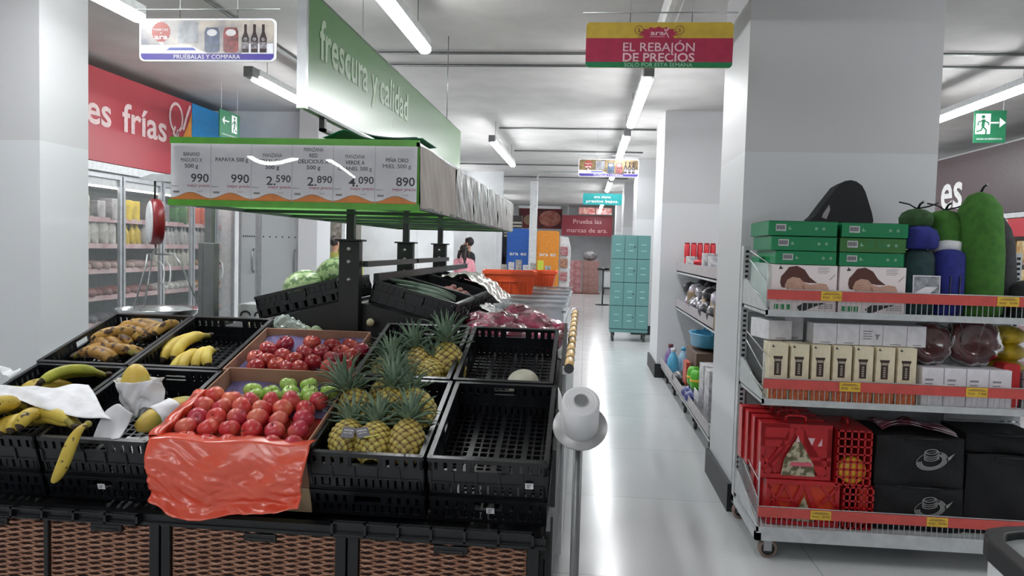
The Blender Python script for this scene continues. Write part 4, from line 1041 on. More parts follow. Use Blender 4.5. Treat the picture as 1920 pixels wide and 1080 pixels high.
# odds and ends behind the second row
M_bag2 = film('crumpled_clear_bag', (196, 206, 200), .35, .12)
def cb(u, v): return (-1.66 + .28 * u, 3.745 + .07 * v, 1.08 + .09 * math.sin(PI * u) * math.sin(PI * v) + crumple(u, v, .012))
tag(MB().grid(cb, 36, 20).build('crumpled_bag', M_bag2), 'crumpled clear bag of greens behind the dark red apples', 'bag')
M_leaf = mat('wilted_leaf', (92, 116, 84), .6, col2=(150, 160, 130), scale=18)
for k in range(5):
    def lf(u, v, k=k): return (-1.62 + .05 * k + .09 * u, 3.76 + .02 * v + .01 * k, 1.075 + .035 * math.sin(PI * u) + .015 * math.sin(v * 5 + k))
    tag(MB().grid(lf, 8, 4).build('leafy_green', M_leaf, solid=.002), 'wilted leafy green inside the clear bag behind the apples', 'vegetable', 'wilted greens')
M_bulb = mat('pale_bulb_skin', (206, 196, 170), .6, col2=(180, 166, 130), scale=14)
for k, (x, z) in enumerate(((-1.73, 1.12), (-1.70, 1.095), (-1.66, 1.10), (-1.63, 1.085), (-1.08, 1.155))):
    o = MB().lathe([(.001, -.018), (.016, -.014), (.022, 0), (.014, .013), (.004, .022), (.003, .03)], 12).build('garlic_bulb', M_bulb)
    tag(o, 'pale garlic bulb on the ledge behind the second row', 'garlic', 'garlic bulbs') if k < 4 else tag(o, 'single pale garlic bulb on the ledge right of the nearest post', 'garlic')
    o.location = (x, 3.78, z); o.rotation_euler = (.4 * k, .2, k)
# ------------------------------------------------------------------ right-hand shelf rack
RX0, RX1, RYB, RYF = .905, 2.42, 4.56, 3.92
M_rack = mat('light_grey_rack_enamel', (196, 200, 202), .4)
M_strip = mat('coral_price_strip', (208, 84, 78), .4)
M_ytag = mat('yellow_price_tag', (228, 190, 60), .5)
M_wire = mat('rack_wire', (190, 194, 196), .35, .3)
rack = thing('shelf_rack', 'grey wheeled shelf rack with coral price strips in front of the big column', 'shelf rack', (1.66, 4.24, 0))
for x in (RX0, RX1 - .04):
    u = MB(); u.b(x, x + .04, 4.50, 4.56, .1, 1.60); up = u.build('upright', M_rack, rack)
    s = MB()
    for k in range(46): s.b(x + .012, x + .030, 4.4985, 4.5005, .28 + k * .0285, .294 + k * .0285)
    s.build('slots', M_black, up)
M_rackback = mat('grey_rack_back', (172, 176, 178), .5)
MB().b(RX0 + .04, RX1 - .04, 4.54, 4.555, .17, 1.22).build('back_panel', M_rackback, rack)
def shelf(z, name, x0=RX0 + .005, x1=RX1, fz=.0, tags=()):
    p = MB(); p.b(x0, x1, RYF + .01, 4.50, z - .004, z); p.b(x0, x1, RYF, RYF + .012, z - .026, z + .006); p.b(x0, x1, 4.46, 4.50, z - .02, z)
    sh = p.build(name, M_rack, rack)
    for x in (x0, x1 - .012):
        q = MB(); q.add([(x, RYF, z - .02), (x, 4.50, z - .02), (x, 4.50, z + .14), (x, 4.40, z + .14), (x, RYF, z + .012), (x + .01, RYF, z - .02), (x + .01, 4.50, z - .02), (x + .01, 4.50, z + .14), (x + .01, 4.40, z + .14), (x + .01, RYF, z + .012)],
              [(0, 1, 2, 3, 4), (9, 8, 7, 6, 5)] + [(i, 5 + i, 5 + (i + 1) % 5, (i + 1) % 5) for i in range(5)])
        q.build('side_bracket', M_rack, sh)
    w = MB(); n = 58
    for i in range(n): x = x0 + .02 + i * (x1 - x0 - .03) / (n - 1); w.tube([(x, RYF + .006, z), (x, RYF + .006, z + .085)], .0022, 5)
    w.tube([(x0, RYF + .006, z + .11), (x1, RYF + .006, z + .11)], .003, 6)
    for zz in (z + .05, z + .19): w.tube([(x0 + .004, RYF + .006, zz - (.05 if zz > z + .1 else 0) ), (x0 + .004, 4.36, zz + .06)], .003, 6)
    w.tube([(x0 + .004, RYF + .006, z), (x0 + .004, RYF + .006, z + .24 if z > .3 else z + .34)], .004, 6)
    w.tube([(x0 + .004, RYF + .02, z + .24), (x0 + .004, 4.36, z + .30), (x0 + .004, 4.40, z + .1)], .003, 6)
    if z < .3:
        for i in range(26): y = RYF + .02 + i * .020; w.tube([(x0 + .004, y, z), (x0 + .004, y, z + .15 + i * .007)], .0015, 5)
    w.build('wire_fence', M_wire, sh)
    st = MB().b(x0 + .002, x1, RYF - .008, RYF, z + .06, z + .108).build('price_strip', M_strip, rack)
    for (tx, txt) in tags:
        a = MB(); T = face((tx, RYF - .009, z + .062), (1, 0, 0), (0, 0, 1)); a.b(0, .10, 0, .046, 0, .001, 0, T); tg_ = a.build('price_tag', M_ytag, st)
        a = MB(); a.text(txt[0], .008, .010, .011, T, 0, 'l', .032, .002); a.text(txt[1], .094, .010, .013, T, 0, 'r', .038, .002); a.b(.01, .09, .030, .033, .0012, .0016, 0, T); a.b(.02, .08, .036, .038, .0012, .0016, 0, T); a.build('lettering', M_brown, tg_)
    film('side_acrylic', (190, 214, 208), .25, .1)
    return sh
S1, S2, S0 = 1.272, .822, .165
shelf(S1, 'shelf', tags=((1.17, ('900', '33.990')), (2.0, ('900', '54.990'))))
shelf(S2, 'shelf', tags=((1.28, ('950', '9.990')), (1.88, ('950', '7.990'))))
shelf(S0, 'base_shelf', RX0 + .005, RX1, tags=((1.17, ('950', '29.990')), (1.73, ('950', '39.990'))))
MB().b(RX0 + .012, RX0 + .016, RYF + .03, 4.34, S1 + .02, S1 + .24).build('side_acrylic', MATS['side_acrylic'], rack)
p = MB().b(RX0, RX1, RYF, RYF + .03, .10, .139).b(RX0, RX1, 4.50, 4.56, .10, .139).b(RX0, RX0 + .03, RYF, 4.56, .10, .139).b(RX1 - .03, RX1, RYF, 4.56, .10, .139)
p.build('base_frame', M_rack, rack)
M_rub = mat('castor_rubber', (44, 42, 42), .6); M_tyre = mat('castor_tread', (150, 128, 118), .6)
for x, y in ((.975, 3.965), (.95, 4.53), (2.3, 3.965), (2.3, 4.53)):
    c = MB(); c.b(x - .045, x + .04, y - .03, y + .03, .094, .10); c.b(x - .02, x + .02, y - .026, y - .021, .040, .096); c.b(x - .02, x + .02, y + .021, y + .026, .040, .096)
    cc = c.build('castor', M_steel, rack)
    T = face((x + .004, y + .016, .048), (1, 0, 0), (0, 0, 1))
    MB().lathe([(.010, 0), (.036, 0), (.048, .005), (.048, .027), (.036, .032), (.010, .032)], 28, 0, T).build('wheel', M_tyre, cc)
    MB().lathe([(.006, -.002), (.034, -.002), (.034, .034), (.006, .034)], 22, 0, T).build('hub', M_rub, cc)
# slatted panel behind on the right
p = MB()
T = TR(2.20, 4.36, .50, -.15, 0, 0)
for k in range(10): p.b(-.20, .20, 0, .012, k * .036, k * .036 + .030, 0, T)
p.b(-.20, -.185, .012, .02, 0, .38, 0, T); p.b(.185, .20, .012, .02, 0, .38, 0, T)
tag(p.build('slatted_panel', mat('pale_grey_slats', (176, 178, 182), .4)), 'pale grey slatted panel leaning over the black bags at the right', 'panel')
# pillow boxes
M_boxg = mat('green_box_card', (24, 150, 94), .4, col2=(22, 142, 88), scale=3)
M_boxo = mat('olive_green_box_card', (70, 136, 66), .4)
M_boxp = mat('pale_pink_box_card', (238, 226, 228), .4, col2=(242, 232, 230), scale=3)
M_wrap = gloss_clear('box_shrink_wrap', .1, 1.15)
M_skin = mat('printed_skin_tone', (204, 164, 144), .5); M_hair = mat('printed_brown_hair', (92, 52, 44), .5); M_pgreen = mat('printed_green', (60, 150, 96), .5); M_pgrey = mat('printed_grey', (150, 146, 150), .5); M_pdark = mat('printed_dark_shape', (52, 54, 56), .5); M_shadowp = mat('printed_skin_deep', (176, 130, 112), .5)
def pillow_front(label, x, z, w=.318, h=.235, d=.42):
    t = thing('pillow_box', label, 'box', (x + w / 2, RYF + .08, z))
    y = RYF + .03
    MB().b(x, x + w, y, y + d, z, z + h).build('carton', M_boxp, t, bevel=.003)
    T = face((x, y, z), (1, 0, 0), (0, 0, 1)) @ Matrix.Diagonal((w, h, 1, 1))
    k = .0008
    def sh(pts, m, name, par, zz): return MB().poly(pts, zz, 0, T).build(name, m, par)
    hr = sh([(.13, .62), (.15, .52), (.20, .50), (.26, .60), (.40, .66), (.56, .62), (.70, .62), (.58, .74), (.50, .90), (.38, .98), (.26, .95), (.20, .84), (.14, .74)], M_hair, 'hair_print', t, k)
    sk = sh([(.20, .55), (.24, .68), (.32, .74), (.43, .72), (.50, .62), (.60, .58), (.74, .62), (.84, .60), (.88, .50), (.88, .36), (.60, .34), (.52, .40), (.48, .36), (.38, .345), (.30, .37), (.25, .44)], M_skin, 'face_and_shoulder_print', hr, k * 2)
    MB().poly([(.26, .585), (.34, .60), (.34, .61), (.26, .60)], k * 3, 0, T).poly([(.285, .53), (.345, .545), (.345, .556), (.285, .545)], k * 3, 0, T).poly([(.235, .50), (.255, .515), (.268, .47), (.245, .475)], k * 3, 0, T).poly([(.29, .42), (.345, .43), (.34, .448), (.295, .436)], k * 3, 0, T).poly([(.46, .56), (.50, .42), (.53, .44), (.50, .57)], k * 3, 0, T).build('facial_shading_print', M_shadowp, sk)
    p = MB()
    for i in range(3): p.poly([(.05 + .09 * i, .04), (.12 + .09 * i, .04), (.12 + .09 * i, .15), (.05 + .09 * i, .15)], k, 0, T)
    p.build('green_icons_print', M_pgreen, t)
    MB().poly([(.40, .10), (.50, .19), (.70, .19), (.86, .21), (.70, .13), (.52, .02), (.44, .02)], k, 0, T).build('pillow_outline_print', M_pdark, t)
    p = MB()
    for i in range(4): p.poly([(.70, .94 - .035 * i), (.88 - .03 * (i % 2), .94 - .035 * i), (.88 - .03 * (i % 2), .95 - .035 * i), (.70, .95 - .035 * i)], k, 0, T)
    for i in range(3): p.poly([(.72, .16 - .04 * i), (.95, .16 - .04 * i), (.95, .178 - .04 * i), (.72, .178 - .04 * i)], k, 0, T)
    p.poly([(.88, .70), (.97, .82), (.975, .81), (.89, .69)], k, 0, T)
    p.build('fine_print', M_pgrey, t)
    p = MB(); p.poly([(.10, .90), (.13, .985), (.15, .93), (.18, .94), (.15, .90)], k, 0, T); p.build('bird_logo_print', M_pdark, t)
    return t
pillow_front('left pillow box with a sleeping woman pictured on its front, on the top shelf', .938, S1)
pillow_front('right pillow box with a sleeping woman pictured on its front, next to the blankets', 1.268, S1)
def flat_box(label, x, z, w, h, m, d=.42, y=RYF + .03):
    t = thing('pillow_box', label, 'box', (x + w / 2, y, z))
    MB().b(x, x + w, y, y + d, z, z + h).build('carton', m, t, bevel=.003)
    T = face((x, y, z), (1, 0, 0), (0, 0, 1)); k = .0008
    p = MB().poly([(.035, h * .32), (.085, h * .32), (.085, h * .80), (.035, h * .80)], k, 0, T); lb = p.build('white_label', M_paperw, t)
    p = MB()
    for i in range(6): p.poly([(.039 + i * .007, h * .42), (.043 + i * .007, h * .42), (.043 + i * .007, h * .72), (.039 + i * .007, h * .72)], 2 * k, 0, T)
    p.build('barcode_print', M_txtk, lb)
    p = MB(); p.poly([(.095, h * .42), (.10, h * .70), (.108, h * .52), (.116, h * .46), (.108, h * .42)], k, 0, T)
    for i in (.232, .268): p.poly(circ(w * .0 + i, h * .52, .008, 10), k, 0, T)
    p.build('logo_print', mat('pale_green_print', (150, 206, 176), .5), t)
    p = MB()
    for r0 in (.122, .182):
        for i in range(4): p.poly([(r0, h * (.35 + .12 * i)), (r0 + .04, h * (.35 + .12 * i)), (r0 + .04, h * (.39 + .12 * i)), (r0, h * (.39 + .12 * i))], k, 0, T)
    p.build('fine_print', mat('mid_green_print', (52, 154, 106), .5), t)
    MB().b(x - .003, x + w + .003, y - .003, y + d, z + .001, z + h + .002).build('shrink_wrap', M_wrap, t)
    return t
flat_box('green pillow box lying on the left pillow box, lowest of its three', .952, S1 + .237, .295, .066, M_boxg)
flat_box('green pillow box, middle of the left stack of three', .928, S1 + .306, .318, .070, M_boxg)
flat_box('green pillow box on top of the left stack, left of the black cushion', .912, S1 + .380, .332, .072, M_boxg)
flat_box('green pillow box lying on the right pillow box, lowest of its three', 1.262, S1 + .237, .306, .066, M_boxg)
flat_box('olive-tinted green pillow box, middle of the right stack of three', 1.262, S1 + .306, .312, .070, M_boxo)
flat_box('green pillow box on top of the right stack, beside the rolled blankets', 1.268, S1 + .380, .312, .070, M_boxg)
flat_box('small pale green box at the left end behind the left pillow box', .922, S1 + .225, .05, .045, M_boxg, .2, RYF + .26)
# black triangular cushion
pts = [(-.175, 0), (.155, 0), (.160, .02), (.152, .06), (.115, .175), (.095, .21), (.065, .231), (.035, .238), (.005, .233), (-.03, .212), (-.10, .12), (-.15, .05), (-.182, .02), (-.185, .008)]
T = face((1.375, 4.33, S1 + .455), (1, .12, 0), (0, .1, 1))
cu = MB().prism(pts, -.06, .06, 0, T).build('back_cushion', mat('black_mesh_fabric', (20, 22, 26), .8, bump=.3, bscale=300), bevel=.02)
tag(cu, 'black triangular back cushion standing on the green boxes', 'cushion')
MB().poly([(-.125, .03), (-.118, .05), (-.085, .10), (-.080, .07), (-.10, .02)], .0615, 0, T).build('grey_emblem', M_pgrey, cu)
# rolled blankets and sleeping bags
def roll(label, x, z0, z1, r, m, y=None, lean=0, tie=None, strap=None, name='rolled_blanket', cat='blanket', top=.3, sx=1):
    y = y if y is not None else RYF + .03 + r
    t = thing(name, label, cat, (x, y, z0), None, (0, lean, 0)); h = z1 - z0
    prof = [(.004, 0), (r * .8, .002), (r * .97, .012), (r, .04), (r * 1.02, h * .5), (r * .98, h * (1 - top)), (r * .86, h * (1 - top * .5)), (r * .5, h * (1 - top * .12)), (.012, h)]
    p = MB().lathe(prof, 28, 0, None, sx, 1)
    p.v = [(a * (1 + .025 * math.sin(5 * math.atan2(b, a) + c * 30)), b * (1 + .025 * math.sin(7 * math.atan2(b, a) - c * 24)), c) for a, b, c in p.v]
    p.build('cloth', m, t, world=False)
    if tie:
        q = MB(); q.tube([(0, 0, h - .01), (.012, -.01, h + .025), (.02, -.03, h + .035)], .006, 7)
        if tie > 1: q.tube([(0, 0, h), (-.05, -.03, h + .02), (-.10, -.03, h + .03)], .004, 6); q.tube([(0, 0, h), (.05, -.02, h + .012), (.09, -.03, h + .03)], .004, 6)
        q.build('cord', M_black, t, world=False)
    if strap:
        q = MB()
        for sx_ in strap: q.tube([(sx_, -r - .001, h * .6), (sx_, -r - .003, .0), (sx_, -r - .045, -.05), (sx_, -r - .045, -.12)], .003, 6)
        q.build('strap', M_black, t, world=False)
    return t
def fleece(n, c, c2=None): return mat(n, c, .9, col2=c2 or tuple(int(q * .8) for q in c), scale=26, bump=.25, bscale=140)
M_fg, M_fn, M_ft, M_fd = fleece('green_fleece', (64, 116, 40), (52, 100, 34)), fleece('navy_blue_nylon', (40, 48, 132), (34, 40, 112)), fleece('dark_teal_nylon', (38, 66, 68)), fleece('dark_green_fleece', (52, 88, 46))
tl = roll('dark teal rolled sleeping bag with a picture card, left of the navy one with straps', 1.665, S1, S1 + .335, .085, M_ft, top=.16, name='rolled_sleeping_bag', cat='sleeping bag')
T = face((1.672 - 1.665, -.090, .10), (1, 0, 0), (0, .05, 1)); q = MB().b(-.055, .075, 0, .10, 0, .002, 0, T); cd2 = q.build('picture_card', M_paperw, tl, world=False)
q = MB().poly([(-.05, .045), (.07, .045), (.07, .095), (-.05, .095)], .0028, 0, T).poly([(-.05, .01), (.03, .06), (-.05, .06)], .0032, 0, T).poly([(.02, .006), (.07, .006), (.07, .05)], .0032, 0, T); q.build('mountain_print', mat('grey_mountain_print', (112, 118, 124), .4, col2=(170, 174, 180), scale=40), cd2, world=False)
t2 = roll('navy blue rolled sleeping bag lying on the dark teal one', 1.672, S1 + .328, S1 + .452, .092, M_fn, y=RYF + .12, top=.45, name='rolled_sleeping_bag', cat='sleeping bag')
roll('dark green rolled blanket with black cord ends on top of the navy bag', 1.668, S1 + .440, S1 + .535, .08, M_fd, y=RYF + .15, tie=2, top=.45)
t3 = roll('navy blue rolled sleeping bag with hanging straps on the shelf front', 1.815, S1, S1 + .335, .074, M_fn, top=.10, strap=(-.02, .025), name='rolled_sleeping_bag', cat='sleeping bag')
MB().lathe([(.004, 0), (.080, .002), (.082, .05), (.06, .065), (.004, .07)], 24, 0, TR(.01, .06, .318)).build('white_label', M_paperw, t3, world=False)
roll('mid green rolled blanket with cord lying behind the navy bag with straps', 1.825, S1 + .33, S1 + .535, .102, M_fg, y=RYF + .20, tie=2, top=.45)
roll('tall bright green rolled blanket, the largest on the top shelf', 1.985, S1, S1 + .625, .110, M_fg, lean=-.035, tie=1, top=.25)
roll('dark grey rolled bag at the right behind the tall green blanket', 2.13, S1, S1 + .52, .085, fleece('dark_grey_nylon', (62, 62, 66)), y=RYF + .22, lean=-.1, top=.3, name='rolled_sleeping_bag', cat='sleeping bag')
roll('black and grey rolled bag at the right end of the top shelf', 2.20, S1, S1 + .19, .08, fleece('charcoal_nylon', (52, 52, 56)), top=.3, name='rolled_sleeping_bag', cat='sleeping bag')
roll('dull green rolled blanket behind the two green ones', 1.91, S1, S1 + .53, .075, M_fd, y=RYF + .33, top=.3)
# second shelf: torch boxes
M_cream = mat('cream_box_card', (232, 220, 190), .5); M_boxw = mat('white_box_card', (234, 232, 238), .5); M_orbx = mat('orange_box_print', (214, 118, 66), .5, col2=(180, 84, 50), scale=40)
def torch_box(label, x, w=.089, z=S2, h=.285):
    y = RYF + .025; t = thing('torch_box', label, 'box', (x + w / 2, y, z), 'cream torch boxes on the second shelf')
    MB().b(x, x + w, y, y + .15, z, z + h).build('carton', M_cream, t, bevel=.002)
    T = face((x, y, z), (1, 0, 0), (0, 0, 1)); k = .0008; c = w * .45
    p = MB().poly([(c - .024, .222), (c + .024, .222), (c + .022, .212), (c + .017, .204), (c + .017, .125), (c - .017, .125), (c - .017, .204), (c - .022, .212)], k, 0, T); pp = p.build('torch_print', mat('torch_brown_print', (58, 42, 34), .4), t)
    p = MB().poly([(c - .014, .196), (c + .014, .196), (c + .014, .208), (c - .014, .208)], 2 * k, 0, T)
    for i in range(5): p.poly([(c - .006, .135 + i * .011), (c + .007, .135 + i * .011), (c + .005, .142 + i * .011), (c - .005, .142 + i * .011)], 2 * k, 0, T)
    p.build('torch_highlight_print', mat('torch_pale_print', (176, 164, 150), .4), pp)
    MB().poly([(.0, .0), (w, .0), (w, .065), (0, .065)], k, 0, T).build('orange_base_print', M_orbx, t)
    p = MB().poly([(.008, .268), (.014, .282), (.018, .272), (.024, .27), (.018, .266)], k, 0, T)
    p.build('bird_logo_print', M_pdark, t)
    return t
tw = .0905
tb = torch_box('', .945); tb['label'] = 'first cream torch box from the left on the second shelf'
nm = ['second', 'third', 'fourth', 'fifth', 'sixth', 'seventh']
for k in range(1, 7):
    o = dup(tb, label='%s cream torch box from the left on the second shelf' % nm[k - 1]); o.location.x += tw * 1.145 * k
def white_box(label, x, z, w, h, y=RYF + .05, d=.16, rz=0, group=None, pr=True):
    t = thing('white_box', label, 'box', (x + w / 2, y + d / 2, z), group, (0, 0, rz))
    MB().b(-w / 2, w / 2, -d / 2, d / 2, 0, h).build('carton', M_boxw, t, world=False, bevel=.002)
    T = face((-w / 2, -d / 2, 0), (1, 0, 0), (0, 0, 1)); p = MB()
    if pr:
        for i in range(4): p.poly([(w * .15, h * (.30 + .12 * i)), (w * (.50 + .04 * (i % 2)), h * (.30 + .12 * i)), (w * (.50 + .04 * (i % 2)), h * (.35 + .12 * i)), (w * .15, h * (.35 + .12 * i))], .0008, 0, T)
        p.poly([(w * .64, h * .55), (w * .90, h * .55), (w * .82, h * .45), (w * .78, h * .28), (w * .72, h * .28), (w * .72, h * .45)], .0008, 0, T)
    else:
        p.poly([(w * .30, h * .07), (w * .75, h * .07), (w * .75, h * .11), (w * .30, h * .11)], .0008, 0, T)
    p.build('fine_print', M_pgrey, t, world=False)
    return t
ordn = ['first', 'second', 'third', 'fourth']
for k in range(4): white_box('%s small white box from the left under the dark red wrapped rounds' % ordn[k], 1.695 + k * .107, S2, .104, .19)
WT = S2 + .287
for k, (x, w) in enumerate(((1.165, .115), (1.282, .108), (1.392, .112), (1.506, .115), (1.623, .09))):
    white_box('white box lying on the torch boxes, %s from the left' % (ordn + ['fifth'])[k], x, WT, w, .105, RYF + .07, .12, pr=(k == 2))
white_box('white box turned sideways at the left end above the torch boxes', .93, WT + .005, .13, .10, RYF + .14, .2, .25, pr=False)
white_box('plain white box standing behind the turned one above the torch boxes', 1.05, WT, .10, .12, RYF + .22, .16, .1, pr=False)
# wrapped dark red rounds
M_mar = mat('maroon_fabric', (84, 22, 26), .18, coat=1.0, bump=.5, bscale=22, col2=(64, 20, 24), scale=12)
M_marf = gloss_clear('glossy_wrap', .12, 1.22)
def wrapped_round(label, x, z, r):
    t = thing('wrapped_cushion', label, 'cushion', (x, RYF + .17, z), None, (-.12, 0, 0))
    T = face((0, .06, r), (1, 0, 0), (0, 0, 1))
    MB().lathe([(.004, .0), (r * .7, .0), (r * .92, .02), (r, .06), (r * .94, .10), (r * .74, .12), (r * .45, .105), (r * .3, .09), (.004, .085)], 36, 0, T, 1.08).build('round', M_mar, t, world=False)
    p = MB(); p.lathe([(.004, .132), (r * .5, .13), (r * .84, .125), (r * 1.03, .10), (r * 1.05, .05), (r * .9, -.005)], 44, 0, T, 1.08)
    p.v = [(a + .006 * math.sin(c * 80 + a * 50), b + .010 * math.sin(a * 75 + c * 43) * math.sin(c * 60), c + .005 * math.sin(a * 90)) for a, b, c in p.v]
    p.build('clear_wrap', M_marf, t, world=False)
    return t
wrapped_round('left dark red round cushion in glossy wrap on the second shelf', 1.77, S2 + .195, .105)
wrapped_round('right larger dark red round cushion in glossy wrap, nearer the yellow packs', 1.985, S2 + .195, .122)
M_yel = mat('yellow_pack_film', (206, 178, 40), .3, col2=(150, 126, 30), scale=16, bump=.4, bscale=30)
for k in range(3):
    o = MB().ball((0, 0, 0), (.10, .08, .05), 0, 16, 10, fn=lambda d: 1 + .06 * math.sin(d[0] * 11) * math.sin(d[2] * 9)).build('yellow_packet', M_yel); tag(o, 'yellow packet, %s of three stacked at the right of the red cushions' % ('lowest', 'middle', 'topmost')[k], 'packet'); o.location = (2.19, 4.18, 1.0 + .085 * k)
p = MB().prism(rrect(.08, .22, .02), -.05, .05, 0, face((2.14, 4.06, S2 + .11), (1, 0, 0), (0, 0, 1))); tag(p.build('red_packet', mat('red_card', (196, 44, 48), .4)), 'red packet right of the small white boxes', 'packet')
for k in range(5):
    o = MB().b(2.19, 2.36, 4.0, 4.2, S2 + .001 + k * .036, S2 + .034 + k * .036).build('grey_tray', M_pgrey); tag(o, 'pale grey flat tray stacked at the right end of the second shelf', 'tray', 'grey trays')
# base: red carry cases
M_case = mat('red_case_plastic', (190, 34, 40), .3); M_case_in = mat('orange_case_content', (224, 74, 36), .4, col2=(200, 50, 34), scale=10); M_pr2 = mat('case_photo_print', (96, 90, 64), .4, col2=(184, 176, 150), scale=26, contrast=(.46, .54))
def case_front(label, x, z, w, h, y, depth=.10, full=True):
    t = thing('carry_case', label, 'carry case', (x + w / 2, y, z), 'red carry cases')
    T = face((x, y, z), (1, 0, 0), (0, 0, 1)); Td = T @ Matrix.Diagonal((1, 1, -1, 1))
    b0 = .022
    p = MB()
    q = [(0, 0), (w, 0), (w, h), (0, h)]
    p.b(0, w, 0, b0, 0, .012, 0, Td); p.b(0, w, h - b0, h, 0, .012, 0, Td); p.b(0, b0, b0, h - b0, 0, .012, 0, Td); p.b(w - b0, w, b0, h - b0, 0, .012, 0, Td)
    def bar(a, c, t_=.016):
        d = Vector((c[0] - a[0], c[1] - a[1])).normalized() * 1; n_ = Vector((-d.y, d.x)) * t_ / 2
        p.prism([(a[0] + n_.x, a[1] + n_.y), (a[0] - n_.x, a[1] - n_.y), (c[0] - n_.x, c[1] - n_.y), (c[0] + n_.x, c[1] + n_.y)], 0, .012, 0, Td)
    if full:
        bar((w * .10, b0), (w * .46, h - b0), .030); bar((w * .90, b0), (w * .52, h - b0), .05); bar((w * .02, h * .42), (w * .24, h * .10)); bar((w * .04, h * .14), (w * .40, h * .62), .02); bar((0, h * .66), (w * .34, h * .66), .05); bar((w * .66, h * .30), (w, h * .30), .03); bar((w * .66, h * .5), (w, h * .5), .05); bar((w * .6, h * .75), (w, h * .75), .10); bar((0, h * .85), (w * .4, h * .85), .09)
    else:
        bar((w * .30, b0), (w * .50, h - b0), .024); bar((w * .74, b0), (w * .54, h - b0), .024)
        for a, c in (((.02, .9), (.24, .2)), ((.24, .9), (.06, .3)), ((.04, .55), (.34, .55)), ((.24, .92), (.40, .45)), ((.02, .3), (.30, .2)), ((.76, .9), (.98, .4)), ((.76, .5), (.98, .9))): bar((w * a[0], h * a[1]), (w * c[0], h * c[1]), .013)
    p.build('front_frame', M_case, t)
    s = MB(); s.b(0, w, 0, .01, .012, depth, 0, Td); s.b(0, w, h - .01, h, .012, depth, 0, Td); s.b(0, .01, .01, h - .01, .012, depth, 0, Td); s.b(w - .01, w, .01, h - .01, .012, depth, 0, Td); s.build('shell', M_case, t)
    MB().b(.012, w - .012, .012, h - .012, .016, .024, 0, Td).build('inner_panel', M_case if full else M_case_in, t)
    k = .0015
    if full: MB().poly([(w * .30, h * .06), (w * .78, h * .06), (w * .76, h * .26), (w * .52, h * .78), (w * .34, h * .36)], k, 0, T).build('photo_label', M_pr2, t); MB().poly([(w * .42, h * .24), (w * .74, h * .24), (w * .72, h * .31), (w * .44, h * .31)], 2 * k, 0, T).build('pink_band_print', mat('pink_band', (216, 96, 116), .4), t); MB().poly([(w * .66, h * .76), (w * .76, h * .76), (w * .72, h * .62)], k, 0, T).poly([(w * .80, h * .62), (w * .86, h * .76), (w * .86, h * .62)], k, 0, T).poly([(w * .49, h * .68), (w * .55, h * .68), (w * .52, h * .80)], 2 * k, 0, T).build('white_triangle_print', M_pinkw, t)
    else: MB().poly([(w * .36, h * .10), (w * .66, h * .10), (w * .52, h * .66)], k, 0, T).build('photo_label', M_pr2, t)
    hd_ = MB(); hd_.tube([(w * .36, h, -.03), (w * .36, h + .03, -.03), (w * .40, h + .038, -.03), (w * .60, h + .038, -.03), (w * .64, h + .03, -.03), (w * .64, h, -.03)], .007, 8, 0, T); hd_.build('handle', M_case, t)
    return t
cz = S0 + .004
lowA = case_front('red carry case with lattice front, front of the lower left row', .965, cz, .365, .232, RYF + .06, .09, False)
for k in range(2): o = dup(lowA, label=('second lattice-front red carry case behind the front lower one', 'third lattice-front red carry case behind the front lower one')[k]); o.location.y += .10 * (k + 1); o.location.x -= .01 * (k + 1); o.location.z += .004 * (k + 1)
upA = case_front('red carry case with white triangles and photo label, front of the upper left row', .93, cz + .236, .355, .285, RYF + .075, .09, True)
for k in range(3): o = dup(upA, label=('second red photo-label carry case in the upper left row', 'third red photo-label carry case in the upper left row', 'rearmost red photo-label carry case in the upper left row')[k]); o.location.y += .10 * (k + 1); o.location.x -= .012 * (k + 1); o.location.z += .006 * (k + 1)
M_yball = mat('yellow_ball', (240, 190, 60), .35)
def case_grid(label, x, z, w, h, y, ball):
    t = thing('carry_case', label, 'carry case', (x + w / 2, y, z), 'red carry cases')
    T = face((x, y, z), (1, 0, 0), (0, 0, 1)) @ Matrix.Diagonal((1, 1, -1, 1)); p = MB(); nx, nz = 5, int(h / .036)
    for i in range(nx + 1): u = i * (w - .008) / nx; p.b(u, u + .008, 0, h, 0, .008, 0, T)
    for i in range(nz + 1): v = i * (h - .008) / nz; p.b(0, w, v, v + .008, 0, .008, 0, T)
    p.build('grid_front', M_case, t)
    s = MB(); s.b(0, w, 0, .008, .008, .36, 0, T); s.b(0, w, h - .008, h, .008, .36, 0, T); s.b(0, .008, .008, h - .008, .008, .36, 0, T); s.b(w - .008, w, .008, h - .008, .008, .36, 0, T); s.b(0, w, 0, h, .355, .36, 0, T); s.build('shell', M_case, t)
    hd_ = MB(); hd_.tube([(w * .5, h, .12), (w * .5, h + .03, .13), (w * .5, h + .03, .20), (w * .5, h, .21)], .007, 8, 0, T); hd_.build('handle', M_case, t)
    if ball: MB().lathe([(.004, 0), (w * .38, .0), (w * .42, .02), (w * .40, .06), (.004, .07)], 24, 0, T @ TR(w * .5, h * .26, .012)).build('yellow_disc', M_yball, t)
    else: MB().b(w * .55, w * .85, h * .1, h * .95, .02, .05, 0, T).build('inner_pack', M_case_in, t)
    return t
case_grid('red grid-sided case with a yellow disc inside, upper one beside the black bags', 1.305, cz + .222, .17, .285, RYF + .05, True)
case_grid('red grid-sided case, lower one beside the black bags', 1.345, cz, .15, .218, RYF + .05, False)
